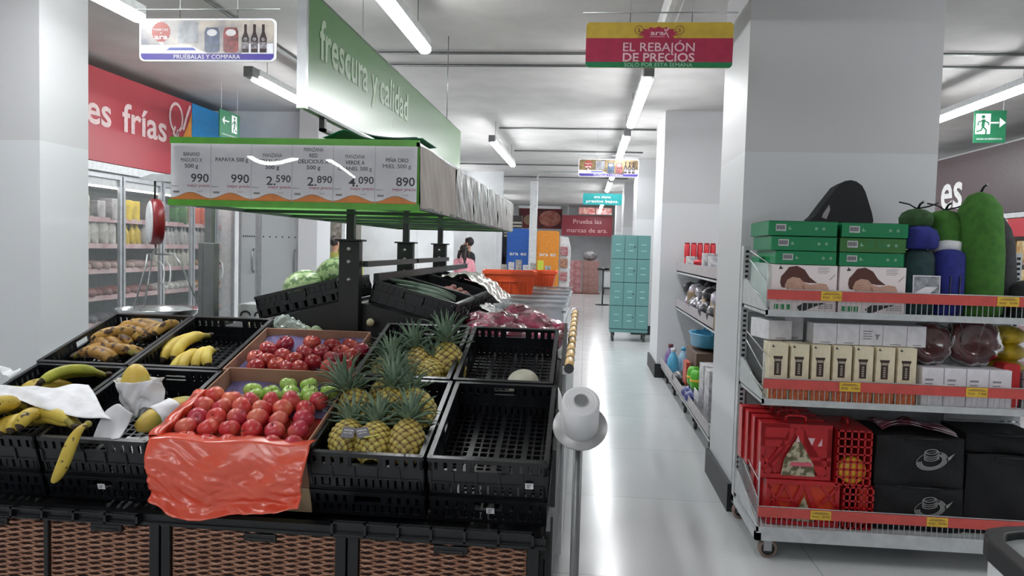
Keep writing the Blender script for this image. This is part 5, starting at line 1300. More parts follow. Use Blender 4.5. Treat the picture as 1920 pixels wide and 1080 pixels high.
# black bags with hat emblem
M_bag = mat('black_bag_fabric', (17, 18, 21), .85, col2=(24, 25, 28), scale=10, bump=.25, bscale=60)
M_hat = mat('hat_print_grey', (150, 150, 150), .6)
def hat(T, par, s=1):
    p = MB()
    def e(cx, cy, rx, ry, k0, k1, a0=0, a1=360, tilt=.35):
        n = 22; pts = []
        for r in (k0, k1):
            for i in range(n + 1):
                a = math.radians(a0 + (a1 - a0) * i / n); x, y = rx * r * math.cos(a), ry * r * math.sin(a)
                pts.append((s * (cx + x * math.cos(tilt) - y * math.sin(tilt)), s * (cy + x * math.sin(tilt) + y * math.cos(tilt)), 0))
        p.add(pts, [(i, i + 1, n + 2 + i, n + 1 + i) for i in range(n)], 0, T)
    for k in range(3): e(.004, -.016, .075, .044, .66 + .13 * k, .76 + .13 * k, 165, 400, .28)
    e(.004, -.016, .075, .044, 1.0, 1.05, 0, 360, .28)
    for k in range(3): e(.0, .018 - .010 * k, .036 + .001 * k, .016, .78, 1.0, 190, 350, .12)
    e(0, .030, .034, .014, .75, 1.0, 0, 360, .12)
    for a in (-.036, .034): p.poly([(s * a, s * -.006), (s * (a + .004), s * -.006), (s * (a + .004), s * .030), (s * a, s * .030)], 0, 0, T)
    p.poly([(s * .072, s * .0), (s * .112, s * .028), (s * .09, s * -.006), (s * .075, s * -.014)], 0, 0, T)
    p.build('hat_emblem', M_hat, par)
def soft_bag(label, x, z, w, h, y, d, emblem=True):
    t = thing('folding_bag', label, 'bag', (x + w / 2, y, z))
    p = MB()
    def fn(u, v):
        xx = x + w * u; zz = z + h * v
        q = math.sin(PI * min(1, max(0, u))) ** .4 * math.sin(PI * min(1, max(0, v))) ** .4
        return (xx + .01 * math.sin(v * 6) * (u - .5), y - .025 * q + .012 - .006 * math.sin(u * 9 + v * 7), zz + .008 * math.sin(u * 5) * v)
    p.grid(fn, 20, 16); p.b(x + .003, x + w - .003, y + .012, y + d, z + .002, z + h - .002)
    p.build('bag_body', M_bag, t, bevel=.0)
    if emblem:
        hat(face((x + w * .60, y - .022, z + h * .62), (1, 0, 0), (0, .0, 1)), t)
    MB().tube([(x + w * .3, y - .012, z + h * .99), (x + w * .5, y - .022, z + h * .995), (x + w * .72, y - .012, z + h * .99)], .004, 6).build('seam_piping', M_skirt, t)
    return t
soft_bag('black bag with grey hat emblem, lower of the pair on the base shelf', 1.505, cz, .44, .228, RYF + .08, .38)
soft_bag('black bag with grey hat emblem, upper of the pair on the base shelf', 1.505, cz + .232, .43, .25, RYF + .075, .38)
soft_bag('plain black bag at the right of the hat bags', 1.96, cz, .40, .40, RYF + .10, .36, False)
soft_bag('black folded bag lying on the plain black bag', 1.97, cz + .402, .38, .10, RYF + .14, .30, False)
def fc(u, v): return (1.53 + .36 * u, 4.02 + .20 * v + .02 * math.sin(u * 5), cz + .505 + .012 * math.sin(u * 7 + v * 3) + .014 * math.sin(u * 15) * v + .03 * (1 - v) * math.sin(PI * u) - .045 * max(0, u - .75) * 2)
def stripes():
    m = mat('patterned_cloth', (176, 160, 166), .8, col2=(116, 60, 72), scale=9, stretch=(1, 6, 3), contrast=(.46, .52)); return m
for k in range(2):
    o = MB().grid(fc, 30, 12).build('patterned_cloth', stripes(), solid=.004); tag(o, ('folded maroon and white patterned cloth on the upper hat bag, topmost', 'folded patterned cloth under the top one on the upper hat bag')[k], 'cloth'); o.location = (.01 * k, .01 * k, .016 - .014 * k)
# counter with black rim, bottom right
ct = thing('counter', 'white counter with a thick black rounded rim at the bottom right corner', 'counter', (1.5, 1.9, 0))
def cpath(o):
    return [(1.06 + o, 1.55), (1.118 + o, 2.16 - o * .2), (1.134 + o, 2.215 - o * .5), (1.164 + o * .8, 2.261 - o * .8), (1.22 + o * .4, 2.288 - o), (1.288, 2.304 - o), (1.95 - o, 2.36 - o), (1.95 - o, 1.55)]
MB().prism(cpath(.012), .0, .765).build('body', M_white, ct)
c2 = MB(); a, b2 = cpath(0), cpath(.045); n = len(a)
vv = [(x, y, .735) for x, y in a] + [(x, y, .735) for x, y in b2] + [(x, y, .79) for x, y in a] + [(x, y, .79) for x, y in b2]
c2.add(vv, [f for i in range(n - 1) for f in ((i, i + 1, 2 * n + i + 1, 2 * n + i), (2 * n + i, 2 * n + i + 1, 3 * n + i + 1, 3 * n + i), (n + i + 1, n + i, 3 * n + i, 3 * n + i + 1))])
c2.build('rim', M_skirt, ct, bevel=.006)
MB().prism(cpath(.046), .765, .768).build('worktop', mat('grey_worktop', (150, 154, 154), .5, col2=(130, 134, 134), scale=5), ct)
# bag roll holder
M_pole = mat('satin_grey_paint', (168, 168, 168), .35, .2)
rh = thing('bag_roll_holder', 'grey pole stand with a round tilted disc beside the fruit stand', 'bag roll stand', (0, 2.22, 0))
MB().tube([(-.004, 2.225, 0), (-.004, 2.225, 1.02)], .0135, 14).build('pole', M_midgrey, rh)
MB().b(-.15, .15, 2.07, 2.38, .0, .008).build('foot_plate', M_midgrey, rh)
ax = Vector((.02, -.70, .72)).normalized(); rgt = Vector((1, 0, 0)); upv = ax.cross(rgt).normalized()
Tr = face((0, 2.22, 1.035), rgt, upv)
if (Tr.to_3x3() @ Vector((0, 0, 1))).dot(ax) < 0: Tr = face((0, 2.22, 1.035), rgt, -upv)
MB().lathe([(.004, -.004), (.079, -.004), (.080, 0), (.079, .003), (.004, .003)], 40, 0, Tr).build('disc', M_pole, rh)
MB().tube([Tr @ Vector((0, 0, 0)), Tr @ Vector((0, 0, .137))], .019, 20).build('spindle', M_steel, rh)
br_ = thing('bag_roll', 'roll of whitish plastic bags on the tilted grey disc', 'plastic bag roll', (0, 2.22, 1.035))
pr = [(.0215, .005), (.050, .004), (.0535, .006), (.0535, .124), (.050, .128)]
for k in range(6): r = .050 - k * .0046; pr += [(r, .1285 + .0012 * (k % 2)), (r - .002, .127 + .0018 * (k % 2))]
pr += [(.0215, .128)]
MB().lathe(pr, 40, 0, Tr).build('rolled_film', mat('milky_bag_film', (236, 236, 238), .35, col2=(222, 222, 224), scale=3), br_)
def tailf(u, v):
    q = Tr @ Vector((-.0535 - .0005 - .012 * u * u, .0 + .05 * u, .012 + .11 * v)); return (q.x, q.y, q.z)
MB().grid(tailf, 8, 8).build('loose_end', mat('milky_bag_film', (206, 206, 208)), br_, solid=.0008)
# ------------------------------------------------------------------ fridge wall on the left
FX = -4.7
fr = thing('display_fridge', 'long white display fridge with glass doors and five shelves on the left wall', 'fridge', (-5.1, 7.9, 0))
FY0, FY1 = 5.1, 9.84
MB().b(-5.55, -5.50, FY0, FY1, 0, 2.26).build('back_wall', mat('fridge_interior', (196, 200, 202), .5), fr)
MB().b(-5.55, FX, FY0, FY1, 2.06, 2.27).build('top_box', M_white, fr)
MB().b(-5.55, FX, FY0, FY1, 0, .42).build('base', M_white, fr)
for y in (FY0, FY1 - .04): MB().b(-5.55, FX, y, y + .04, .42, 2.06).build('end_wall', M_white, fr)
M_frp = mat('fridge_trim', (186, 190, 194), .3, .4)
MB().b(FX - .01, FX + .05, FY0, FY1, 2.19, 2.27).build('light_canopy', mat('bright_fridge_canopy', (226, 230, 232), .3), fr)
M_fled = emitter('fridge_led', 3.5, (1, .98, .96))
MB().b(FX - .10, FX - .07, FY0 + .1, FY1 - .1, 2.045, 2.058).build('led_strip', M_fled, fr)
SHZ = [.68, .945, 1.215, 1.47, 1.735]
for z in SHZ:
    s = MB().b(-5.50, FX - .16, FY0 + .04, FY1 - .04, z - .02, z); sh = s.build('shelf', M_white, fr)
    MB().b(FX - .16, FX - .15, FY0 + .04, FY1 - .04, z - .03, z + .02).build('ticket_rail', mat('reddish_ticket_rail', (206, 184, 184), .4, col2=(190, 150, 152), scale=9), sh)
MUL = [5.15, 5.87, 6.60, 7.33, 8.06, 8.72, 9.30, 9.82]
for i in range(len(MUL) - 1):
    ya, yb = MUL[i] + .012, MUL[i + 1] - .012
    fm = MB(); e = .035
    fm.b(FX, FX + .03, ya, ya + e, .44, 2.17).b(FX, FX + .03, yb - e, yb, .44, 2.17).b(FX, FX + .03, ya + e, yb - e, .44, .48).b(FX, FX + .03, ya + e, yb - e, 2.13, 2.17)
    dr = fm.build('door', M_frp, fr)
    MB().b(FX + .012, FX + .016, ya + e, yb - e, .48, 2.13).build('pane', M_glass, dr)
    hy = yb - .055 if i % 2 else ya + .055
    h = MB(); h.tube([(FX + .03, hy, 1.04), (FX + .075, hy, 1.08), (FX + .085, hy, 1.17), (FX + .075, hy, 1.26), (FX + .03, hy, 1.30)], .009, 8); h.build('handle', M_white, dr)
# goods on the fridge shelves
R5 = random.Random(21)
M_goods = [mat('fridge_goods_%d' % i, c, .35, col2=tuple(int(q * .7) for q in c), scale=12) for i, c in enumerate([(206, 204, 190), (196, 168, 160), (160, 108, 104), (226, 196, 60), (200, 196, 196), (182, 150, 110), (90, 140, 84), (120, 116, 122), (216, 214, 206), (190, 140, 90)])]
def bottle_proto(m):
    return MB().lathe([(.004, 0), (.034, .002), (.036, .02), (.036, .10), (.03, .125), (.014, .15), (.013, .17), (.016, .171), (.016, .185), (.004, .186)], 12).build('bottle', m)
def pack_proto(m): return MB().b(-.06, .06, -.045, .045, 0, .16).build('carton', m, bevel=.006)
def tray_proto(m): return MB().ball((0, 0, .035), (.085, .07, .042), 0, 12, 8, fn=lambda d: 1 + .08 * math.sin(d[0] * 8) * math.sin(d[1] * 9)).build('meat_pack', m)
def jug_proto(m): return MB().lathe([(.004, 0), (.055, .003), (.058, .03), (.058, .15), (.045, .19), (.022, .215), (.022, .245), (.004, .246)], 14).build('jug', m)
def row(proto, cat, label, group, z, y0, y1, step, x=-4.93, jit=.012, rz=True):
    y = y0; first = True; n = 0
    while y < y1:
        for dx in (0, ):
            o = proto if first else dup(proto)
            if first: tag(o, label, cat, group)
            first = False; o.location = (x - dx + R5.uniform(-jit, jit), y, z + .001); o.rotation_euler = (0, 0, R5.uniform(-.3, .3) if rz else 0); s = R5.uniform(1.15, 1.38); o.scale = (s, s, s)
        y += step
row(jug_proto(M_goods[0]), 'jug', 'pale jug on the top fridge shelf', 'pale jugs in the fridge', 1.735, 6.45, 7.2, .15)
row(pack_proto(M_goods[4]), 'carton', 'whitish carton on the top fridge shelf', 'whitish cartons on the top fridge shelf', 1.735, 7.3, 7.7, .15)
row(pack_proto(M_goods[3]), 'carton', 'yellow carton on the top fridge shelf', 'yellow cartons on the top fridge shelf', 1.735, 7.72, 8.0, .15)
row(pack_proto(M_goods[7]), 'carton', 'dark grey carton on the top fridge shelf', 'dark cartons on the top fridge shelf', 1.735, 8.15, 8.6, .16)
row(pack_proto(M_goods[6]), 'carton', 'green carton on the top fridge shelf', 'green cartons on the top fridge shelf', 1.735, 8.72, 9.0, .15)
row(pack_proto(mat('fridge_goods_red', (200, 92, 66), .4)), 'carton', 'orange-red carton at the far end of the top fridge shelf', 'orange-red cartons in the fridge', 1.735, 9.05, 9.75, .14)
row(jug_proto(M_goods[8]), 'jug', 'cream jug on the second fridge shelf from the top', 'cream jugs in the fridge', 1.47, 6.9, 7.6, .15)
row(bottle_proto(M_goods[3]), 'bottle', 'yellow bottle on the second fridge shelf from the top', 'yellow bottles in the fridge', 1.47, 7.7, 8.0, .09)
row(bottle_proto(M_goods[4]), 'bottle', 'small white bottle on the second fridge shelf from the top', 'white bottles on the second fridge shelf', 1.47, 8.1, 9.75, .10)
row(tray_proto(M_goods[1]), 'meat pack', 'pinkish wrapped pack on the middle fridge shelf', 'pinkish packs on the middle fridge shelf', 1.215, 6.8, 8.3, .14)
row(tray_proto(M_goods[2]), 'meat pack', 'dark red wrapped pack behind the pink ones on the middle fridge shelf', 'dark red packs on the middle fridge shelf', 1.215, 6.85, 8.0, .16, -5.1)
row(bottle_proto(M_goods[0]), 'bottle', 'cream bottle on the middle fridge shelf', 'cream bottles on the middle fridge shelf', 1.215, 8.35, 9.1, .10)
row(tray_proto(M_goods[5]), 'pack', 'tan wrapped pack on the middle fridge shelf', 'tan packs on the middle fridge shelf', 1.215, 9.15, 9.75, .14)
row(tray_proto(M_goods[2]), 'meat pack', 'dark red wrapped pack on the fourth fridge shelf', 'dark red packs on the fourth fridge shelf', .945, 6.8, 8.2, .15)
row(tray_proto(M_goods[8]), 'pack', 'pale wrapped pack on the fourth fridge shelf', 'pale packs on the fourth fridge shelf', .945, 8.3, 9.1, .13)
row(tray_proto(M_goods[9]), 'pack', 'golden brown wrapped pack on the fourth fridge shelf', 'golden packs on the fourth fridge shelf', .945, 9.15, 9.75, .14)
row(tray_proto(M_goods[7]), 'pack', 'dark grey wrapped pack on the lowest fridge shelf', 'grey packs on the lowest fridge shelf', .68, 6.8, 9.7, .17)
# red and blue wall signs above the fridge
M_rsign = mat('red_wall_sign', (178, 62, 72), .35, col2=(174, 60, 70), scale=2); M_bsign = mat('blue_wall_sign', (40, 140, 204), .35)
rs = thing('wall_sign', 'big red wall sign with white letters ending in es frías, above the fridge', 'sign', (FX, 7.2, 2.28))
MB().b(-5.0, FX, 5.5, 8.73, 2.285, 3.17).build('board', M_rsign, rs)
T = face((FX + .001, 8.18, 2.635), (0, 1, 0), (0, 0, 1)); p = MB()
p.text('frías', 0, 0, .29, T, 0, 'r', .82, .003, .018); p.text('carnes', -1.0, 0, .29, T, 0, 'r', 1.18, .003, .018); p.build('lettering', mat('pinkish_white_lettering', (232, 206, 206), .5), rs)
q = MB(); mpts = [(8.55 - 8.58, .25), (.0, .40), (.03, .56), (.02, .34), (.10, .46)]
def stroke(p, pts, w, T, z=.003):
    for a, b in zip(pts[:-1], pts[1:]):
        d = Vector((b[0] - a[0], b[1] - a[1])); n_ = Vector((-d.y, d.x)).normalized() * w / 2
        p.poly([(a[0] + n_.x, a[1] + n_.y), (a[0] - n_.x, a[1] - n_.y), (b[0] - n_.x, b[1] - n_.y), (b[0] + n_.x, b[1] + n_.y)], z, 0, T); p.poly(circ(b[0], b[1], w / 2, 8), z + .0002, 0, T)
c_ = [(.20 + .135 * math.cos(a), .30 + .16 * math.sin(a)) for a in [math.radians(x) for x in range(-60, 260, 20)]]
stroke(q, c_, .035, T); stroke(q, [(.18, .20), (.14, .12), (.20, .08), (.23, .16), (.25, .0), (.26, -.22)], .035, T); stroke(q, [(.32, .24), (.36, .20), (.42, .34), (.50, .48)], .04, T)
q.build('white_outline_drawing', MATS['pinkish_white_lettering'], rs)
MB().poly([(.30, -.32), (.545, -.32), (.545, .42), (.46, .26), (.36, .12), (.32, -.05)], .002, 0, T).build('orange_shape', mat('sign_orange', (226, 150, 60), .4), rs)
bs = MB().b(-5.0, FX, 8.74, 10.0 - .14, 2.285, 3.17).build('wall_sign', M_bsign); tag(bs, 'blue wall sign beyond the red one above the fridge', 'sign')
def exit_sign(label, T, w, h, right, wires):
    t = thing('exit_sign', label, 'exit sign', T.translation)
    b0 = MB().b(-w / 2, w / 2, -h / 2, h / 2, -.012, 0, 0, T); b0.build('board', mat('exit_green', (26, 108, 72), .4), t)
    s = 1 if right else -1; p = MB()
    ax_ = s * w * .24
    p.poly([(ax_ - s * .055 * w / .4 * 1.6, .045), (ax_ + s * .01, .045), (ax_ + s * .01, .03), (ax_ - s * .08, .03)][::1], .002, 0, T)
    p.poly([(ax_ + s * .07, .0375), (ax_ + s * .015, .085), (ax_ + s * .015, -.01)], .002, 0, T)
    d0 = -s * w * .22
    p.poly([(d0 - .065, -.07), (d0 + .065, -.07), (d0 + .065, .125), (d0 - .065, .125)], .0018, 0, T)
    p.build('arrow_and_door', M_txtw, t)
    q = MB(); q.poly(circ(d0, .095, .017, 12), .003, 0, T); q.poly([(d0 - .012, .07), (d0 + .02, .07), (d0 + .012, .0), (d0 - .014, .0)], .003, 0, T); stroke(q, [(d0, .06), (d0 + s * .045, .04), (d0 + s * .05, .02)], .012, T); stroke(q, [(d0, .06), (d0 - s * .04, .045), (d0 - s * .045, .015)], .012, T); stroke(q, [(d0, .0), (d0 + s * .03, -.03), (d0 + s * .028, -.066)], .014, T); stroke(q, [(d0, .0), (d0 - s * .015, -.035), (d0 - s * .05, -.045)], .014, T); q.build('running_figure', MATS['exit_green'], t)
    q = MB(); q.text('SALIDA DE EMERGENCIA', 0, -h / 2 + .03, .016, T, 0, 'c', w * .8, .002); q.build('lettering', M_txtw, t)
    for x in (-w * .4, w * .4):
        a = T @ Vector((x, h / 2, -.006)); MB().tube([a, (a.x, a.y, CEIL)], .002, 5).build('hanger_wire', M_white, t)
exit_sign('green exit sign with left arrow hanging before the blue wall sign', face((-4.0, 8.26, 2.835), (0, 1, 0), (0, 0, 1)), .48, .30, False, True)
exit_sign('green exit sign with right arrow hanging at the right edge under the lamp', face((3.85, 7.85, 2.85), (1, -.12, 0), (0, 0, 1)), .28, .31, True, True)
# glass double door closing the fridge aisle
gd = thing('glass_door', 'milky glass double door with a row of dark dots beside the fridge', 'door', (-4.2, 9.86, 0))
for xa, xb in ((-4.64, -4.37), (-4.36, -3.80)):
    f_ = MB(); f_.b(xa, xa + .03, 9.86, 9.89, 0, 2.12).b(xb - .03, xb, 9.86, 9.89, 0, 2.12).b(xa, xb, 9.86, 9.89, 2.08, 2.12).b(xa, xb, 9.86, 9.89, 0, .05)
    lf_ = f_.build('leaf', M_frp, gd)
    MB().b(xa + .03, xb - .03, 9.872, 9.878, .05, 2.08).build('pane', M_frost, lf_)
    p = MB(); n = 6
    for i in range(n): x = xa + .06 + i * (xb - xa - .12) / (n - 1); p.prism(circ(x, 1.62, .011, 10), -.002, .0, 0, face((0, 9.870, 0), (1, 0, 0), (0, 0, 1)))
    p.build('warning_dots', M_dkgrey, lf_)
    hx = xb - .06 if xb < -4 else xb - .06
    MB().tube([(hx, 9.86, 1.14), (hx, 9.82, 1.17), (hx, 9.81, 1.30), (hx, 9.82, 1.42), (hx, 9.86, 1.45)], .012, 8).build('handle', M_steel, lf_)
wb = thing('white_carton', 'small white carton with two dark curved marks on the stand behind the crates', 'carton', (-2.02, 4.6, 1.03))
MB().b(-2.12, -1.93, 4.5, 4.7, 1.06, 1.165).build('box', M_white, wb, bevel=.004)
T = face((-2.12, 4.499, 1.06), (1, 0, 0), (0, 0, 1)); p = MB()
for cx in (.05, .14): stroke(p, [(cx + .03 * math.cos(a), .035 + .025 * math.sin(a)) for a in [math.radians(x) for x in range(0, 200, 20)]], .012, T, .001)
p.build('curved_marks', M_txtk, wb)
# ------------------------------------------------------------------ hanging scale
sc = thing('weighing_scale', 'red hanging scale with steel pan on a grey pole left of the stand', 'scale', (-2.2, 4.3, 1.055))
MB().b(-2.222, -2.178, 4.28, 4.32, 1.075, 1.93).build('pole', M_midgrey, sc)
MB().b(-2.258, -2.228, 4.275, 4.33, 1.075, 1.535).b(-2.226, -2.158, 4.27, 4.335, 1.075, 1.535).build('sleeve', M_midgrey, sc, bevel=.003)
MB().b(-2.30, -2.10, 4.2, 4.4, 1.055, 1.075).build('foot', M_midgrey, sc)
MB().add([(-2.63, 4.28, 1.905), (-2.55, 4.28, 1.93), (-2.17, 4.28, 1.93), (-2.17, 4.28, 1.88), (-2.55, 4.28, 1.89), (-2.63, 4.32, 1.905), (-2.55, 4.32, 1.93), (-2.17, 4.32, 1.93), (-2.17, 4.32, 1.88), (-2.55, 4.32, 1.89)],
         [(0, 1, 2, 3, 4)[::-1], (5, 6, 7, 8, 9)] + [(i, (i + 1) % 5, 5 + (i + 1) % 5, 5 + i) for i in range(5)]).build('arm', M_greysteel, sc)
MB().tube([(-2.54, 4.3, 1.90), (-2.54, 4.3, 1.775)], .006, 8).build('hook_rod', M_black, sc)
Tq = face((-2.575, 4.275, 1.65), (-.25, -.97, 0), (0, 0, 1)); Tq = face((-2.50, 4.3, 1.65), (.30, 0.954, 0), (0, 0, 1))
ax2 = Vector((-.78, -.62, 0)).normalized(); r2_ = Vector((0, 0, 1)).cross(ax2); Tq = face((-2.515, 4.295, 1.65), r2_, (0, 0, 1))
MB().lathe([(.004, -.02), (.12, -.02), (.134, -.008), (.134, .04), (.128, .046)], 36, 0, Tq).build('dial_housing', mat('red_scale_enamel', (128, 24, 32), .35), sc)
dl = MB().lathe([(.004, .058), (.105, .057), (.122, .048), (.126, .040)], 36, 0, Tq).build('dial_face', M_white, sc)
p = MB()
for k in range(24): a = 2 * PI * k / 24; stroke(p, [(.092 * math.cos(a), .092 * math.sin(a)), (.104 * math.cos(a), .104 * math.sin(a))], .003, Tq, .0592)
p.build('dial_marks', M_txtk, dl)
MB().tube([(-2.535, 4.3, 1.515), (-2.535, 4.3, 1.46)], .006, 8).build('lower_hook', M_steel, sc)
w = MB()
pc = Vector((-2.51, 4.3, 1.135))
for k in range(3):
    a = 2 * PI * k / 3 + .4; e = pc + Vector((.225 * math.cos(a), .225 * math.sin(a), 0)); m_ = pc + Vector((.12 * math.cos(a), .12 * math.sin(a), .26))
    w.tube([(-2.535, 4.3, 1.46), tuple((Vector((-2.535, 4.3, 1.46)) + m_) / 2 + Vector((.03 * math.cos(a), .03 * math.sin(a), .03))), tuple(m_), tuple(e)], .005, 8)
w.build('pan_wires', M_steel, sc)
MB().lathe([(.004, -.09), (.10, -.085), (.17, -.06), (.215, -.02), (.232, .0), (.238, .002), (.236, .006), (.230, .004), (.21, -.016), (.165, -.054), (.10, -.078), (.004, -.083)], 44, 0, TR(pc.x, pc.y, pc.z)).build('pan', mat('polished_pan', (196, 198, 200), .18, .9), sc)

# ------------------------------------------------------------------ second rack, facing the aisle
r2 = thing('shelf_rack', 'white wheeled shelf rack between the two right-hand columns facing the aisle', 'shelf rack', (1.25, 7.5, 0))
MB().b(1.58, 1.60, 5.8, 9.5, .1, 1.55).build('back_panel', M_rackback, r2)
for y in (5.8, 9.46): MB().b(1.56, 1.60, y, y + .03, .1, 1.55).build('upright', M_rack, r2)
SB = [(.165, .97), (.90, 1.12), (1.335, 1.12)]
for z, xf in SB:
    s = MB().b(xf, 1.58, 5.8, 9.5, z - .012, z); s.b(xf, xf + .01, 5.8, 9.5, z - .03, z + .005); sh = s.build('shelf', M_rack, r2)
    st = MB()
    st.b(xf - .006, xf, 5.8, 9.5, z + .005, z + .10); st.build('ticket_strip', mat('greyish_ticket_strip', (176, 170, 172), .4, col2=(140, 136, 140), scale=14, stretch=(1, 3, 1)), sh)
for y in (5.9, 6.8, 7.5, 8.4, 9.15):
    c = MB(); T = face((1.0, y, .036), (0, 1, 0), (0, 0, 1)); c.lathe([(.01, 0), (.036, .002), (.036, .026), (.01, .028)], 18, 0, T); c.b(.985, 1.03, y - .02, y + .02, .07, .14); c.build('castor', M_rub, r2)
R6 = random.Random(9)
M_rcyl = mat('red_tin', (206, 52, 60), .35)
rc = MB().lathe([(.004, 0), (.04, .001), (.042, .012), (.042, .19), (.035, .205), (.004, .206)], 16).build('red_tin', M_rcyl); tag(rc, 'tall red tin stacked at the back of the rack top shelf', 'tin', 'red tins on the second rack')
MB().lathe([(.036, .204), (.037, .225), (.004, .226)], 16).build('lid', mat('dark_red_lid', (150, 34, 42), .4), rc, world=False)
for k in range(10):
    o = rc if k == 0 else dup(rc); o.location = (1.20 + .075 * (k % 5), 9.22 + .02 * (k % 2), 1.336)
    o.scale = (.8, .8, .75)
    if k >= 5: o.location.z = 1.336 + .171
M_wpk = mat('white_pack', (206, 204, 204), .4, col2=(150, 150, 156), scale=20)
k = 0
for x, y, z, s in ((1.20, 8.9, 1.336, .9), (1.27, 9.05, 1.336, .7), (1.24, 7.9, 1.336, 1.1), (1.27, 7.75, 1.336, .95), (1.22, 6.6, 1.336, 1.0)):
    o = MB().b(-.05, .05, -.06, .06, 0, .20, 0).b(-.02, .02, -.061, -.0605, .05, .15, 0).build('white_pack', M_wpk, bevel=.006); tag(o, ('white pack at the far end of the second rack top shelf', 'smaller white pack behind it on the second rack top shelf', 'white pack beside the clear triangle on the second rack top shelf', 'larger white pack with dark panel on the second rack top shelf', 'white pack nearest the column on the second rack top shelf')[k], 'pack'); o.location = (x, y, z); o.scale = (s, s, s); k += 1
rcn = MB().lathe([(.004, 0), (.06, .002), (.06, .11), (.064, .112), (.064, .14), (.004, .142)], 18).build('red_jar', M_rcyl); tag(rcn, 'short red jar in front of the red tins on the second rack', 'jar'); rcn.location = (1.22, 8.35, 1.336)
tri = MB().prism([(0, 0), (.34, 0), (.34, .26), (.30, .27)], 0, .01, 0, face((1.14, 8.0, 1.336), (1, -.1, 0), (0, 0, 1))); tag(tri.build('acrylic_divider', mat('smoky_acrylic', (150, 150, 154), .15)), 'grey triangular clear divider on the second rack top shelf', 'divider')
M_sbag = [mat('silver_pack', (170, 168, 174), .2, .6, col2=(120, 116, 126), scale=10, bump=.4, bscale=20), mat('black_pack', (38, 38, 42), .3, col2=(70, 68, 72), scale=10), mat('lilac_pack', (176, 164, 188), .3, col2=(210, 204, 214), scale=14), mat('tan_box', (170, 150, 126), .5, col2=(140, 120, 96), scale=6)]
labs = ['lumpy silver packet on the second rack middle shelf', 'lumpy black packet on the second rack middle shelf', 'lilac and white packet on the second rack middle shelf', 'tan box on the second rack middle shelf']
for k in range(22):
    y = 6.0 + k * .148; ti = (1, 0, 2, 0, 1, 3)[k % 6] if y > 7.2 else (3, 0, 3, 1)[k % 4]
    if ti == 3: o = MB().b(-.06, .06, -.06, .06, 0, .17).build('box', M_sbag[3], bevel=.004)
    else: o = MB().ball((0, 0, .07), (.09, .08, .075), 0, 14, 10, fn=lambda d, k=k: 1 + .10 * math.sin(d[0] * 7 + k) * math.sin(d[2] * 8 + d[1] * 5)).build('packet', M_sbag[ti])
    tag(o, labs[ti], ('packet', 'packet', 'packet', 'box')[ti], ('silver packets', 'black packets', 'lilac packets', 'tan boxes')[ti] + ' on the second rack')
    o.location = (1.20 + R6.uniform(0, .1), y, .902); o.rotation_euler = (0, 0, k); o.scale = (1.25, 1.25, 1.35)
for k in range(8):
    o = MB().ball((0, 0, .07), (.09, .08, .075), 0, 14, 10, fn=lambda d, k=k: 1 + .10 * math.sin(d[0] * 6 + k) * math.sin(d[2] * 9 + d[1] * 4)).build('packet', M_sbag[1]); tag(o, 'black packet heaped at the back of the second rack middle shelf', 'packet', 'back black packets'); o.location = (1.40, 7.0 + .30 * k, .902 + .12 * (k % 2)); o.scale = (1.3, 1.4, 1.7)
for k in range(9):
    o = MB().ball((0, 0, .06), (.09, .09, .07), 0, 14, 10, fn=lambda d, k=k: 1 + .12 * math.sin(d[0] * 7 + k) * math.sin(d[2] * 8 + d[1] * 5)).build('packet', M_sbag[(2, 0, 1)[k % 3]]); tag(o, ('lilac', 'silver', 'black')[k % 3] + ' packet lying on top of the heap on the second rack middle shelf', 'packet', ('lilac', 'silver', 'black')[k % 3] + ' packets on the heap'); o.location = (1.24 + .04 * (k % 2), 7.1 + .25 * k, 1.085)
M_ltb = mat('sky_blue_plastic', (86, 168, 206), .35); M_grn = mat('bright_green_plastic', (86, 180, 46), .3); M_nav = mat('indigo_plastic', (46, 52, 120), .35); M_dg = mat('dark_green_plastic', (24, 92, 66), .4)
# base shelf goods
tb_ = thing('blue_basket', 'sky blue plastic basket on the second rack base shelf', 'basket', (1.24, 7.7, .62))
q = MB(); q.lathe([(.10, 0), (.16, .02), (.18, .14), (.19, .145), (.18, .15), (.165, .14), (.15, .03), (.10, .012)], 28, 0, TR(1.24, 7.7, .62), 1, 1.6); q.build('tub', M_ltb, tb_)
MB().tube([(1.24, 7.7 + .28 * math.cos(a), .765 + .06 * math.sin(a)) for a in [PI * i / 12 for i in range(13)]], .012, 8).build('handle', M_ltb, tb_)
bxs = thing('brown_box', 'dark brown open box under the sky blue basket on the second rack', 'box', (1.25, 7.7, .166)); MB().b(1.08, 1.46, 7.35, 8.05, .167, .60).build('carton', mat('dark_brown_card', (96, 74, 60), .6), bxs, bevel=.004)
def toy_bottle(label, loc, m, cap, s=1):
    o = MB().lathe([(.004, 0), (.05, .003), (.055, .03), (.052, .14), (.03, .19), (.02, .20), (.02, .22)], 16).build('bottle', m); tag(o, label, 'bottle'); o.location = loc; o.scale = (s, s, s)
    MB().lathe([(.022, .215), (.024, .25), (.004, .252)], 12).build('cap', cap, o, world=False)
toy_bottle('purple bottle with dark cap at the far end of the second rack base', (1.03, 9.05, .168), mat('purple_plastic', (120, 96, 150), .3), mat('maroon_cap', (110, 50, 60), .4), 1.25)
toy_bottle('pale blue bottle at the far end of the second rack base', (1.03, 8.78, .168), M_ltb, M_white, 1.2)
toy_bottle('second pale blue bottle next to the purple one', (1.16, 8.9, .168), mat('pale_blue_plastic', (150, 186, 210), .3), M_ltb, 1.2)
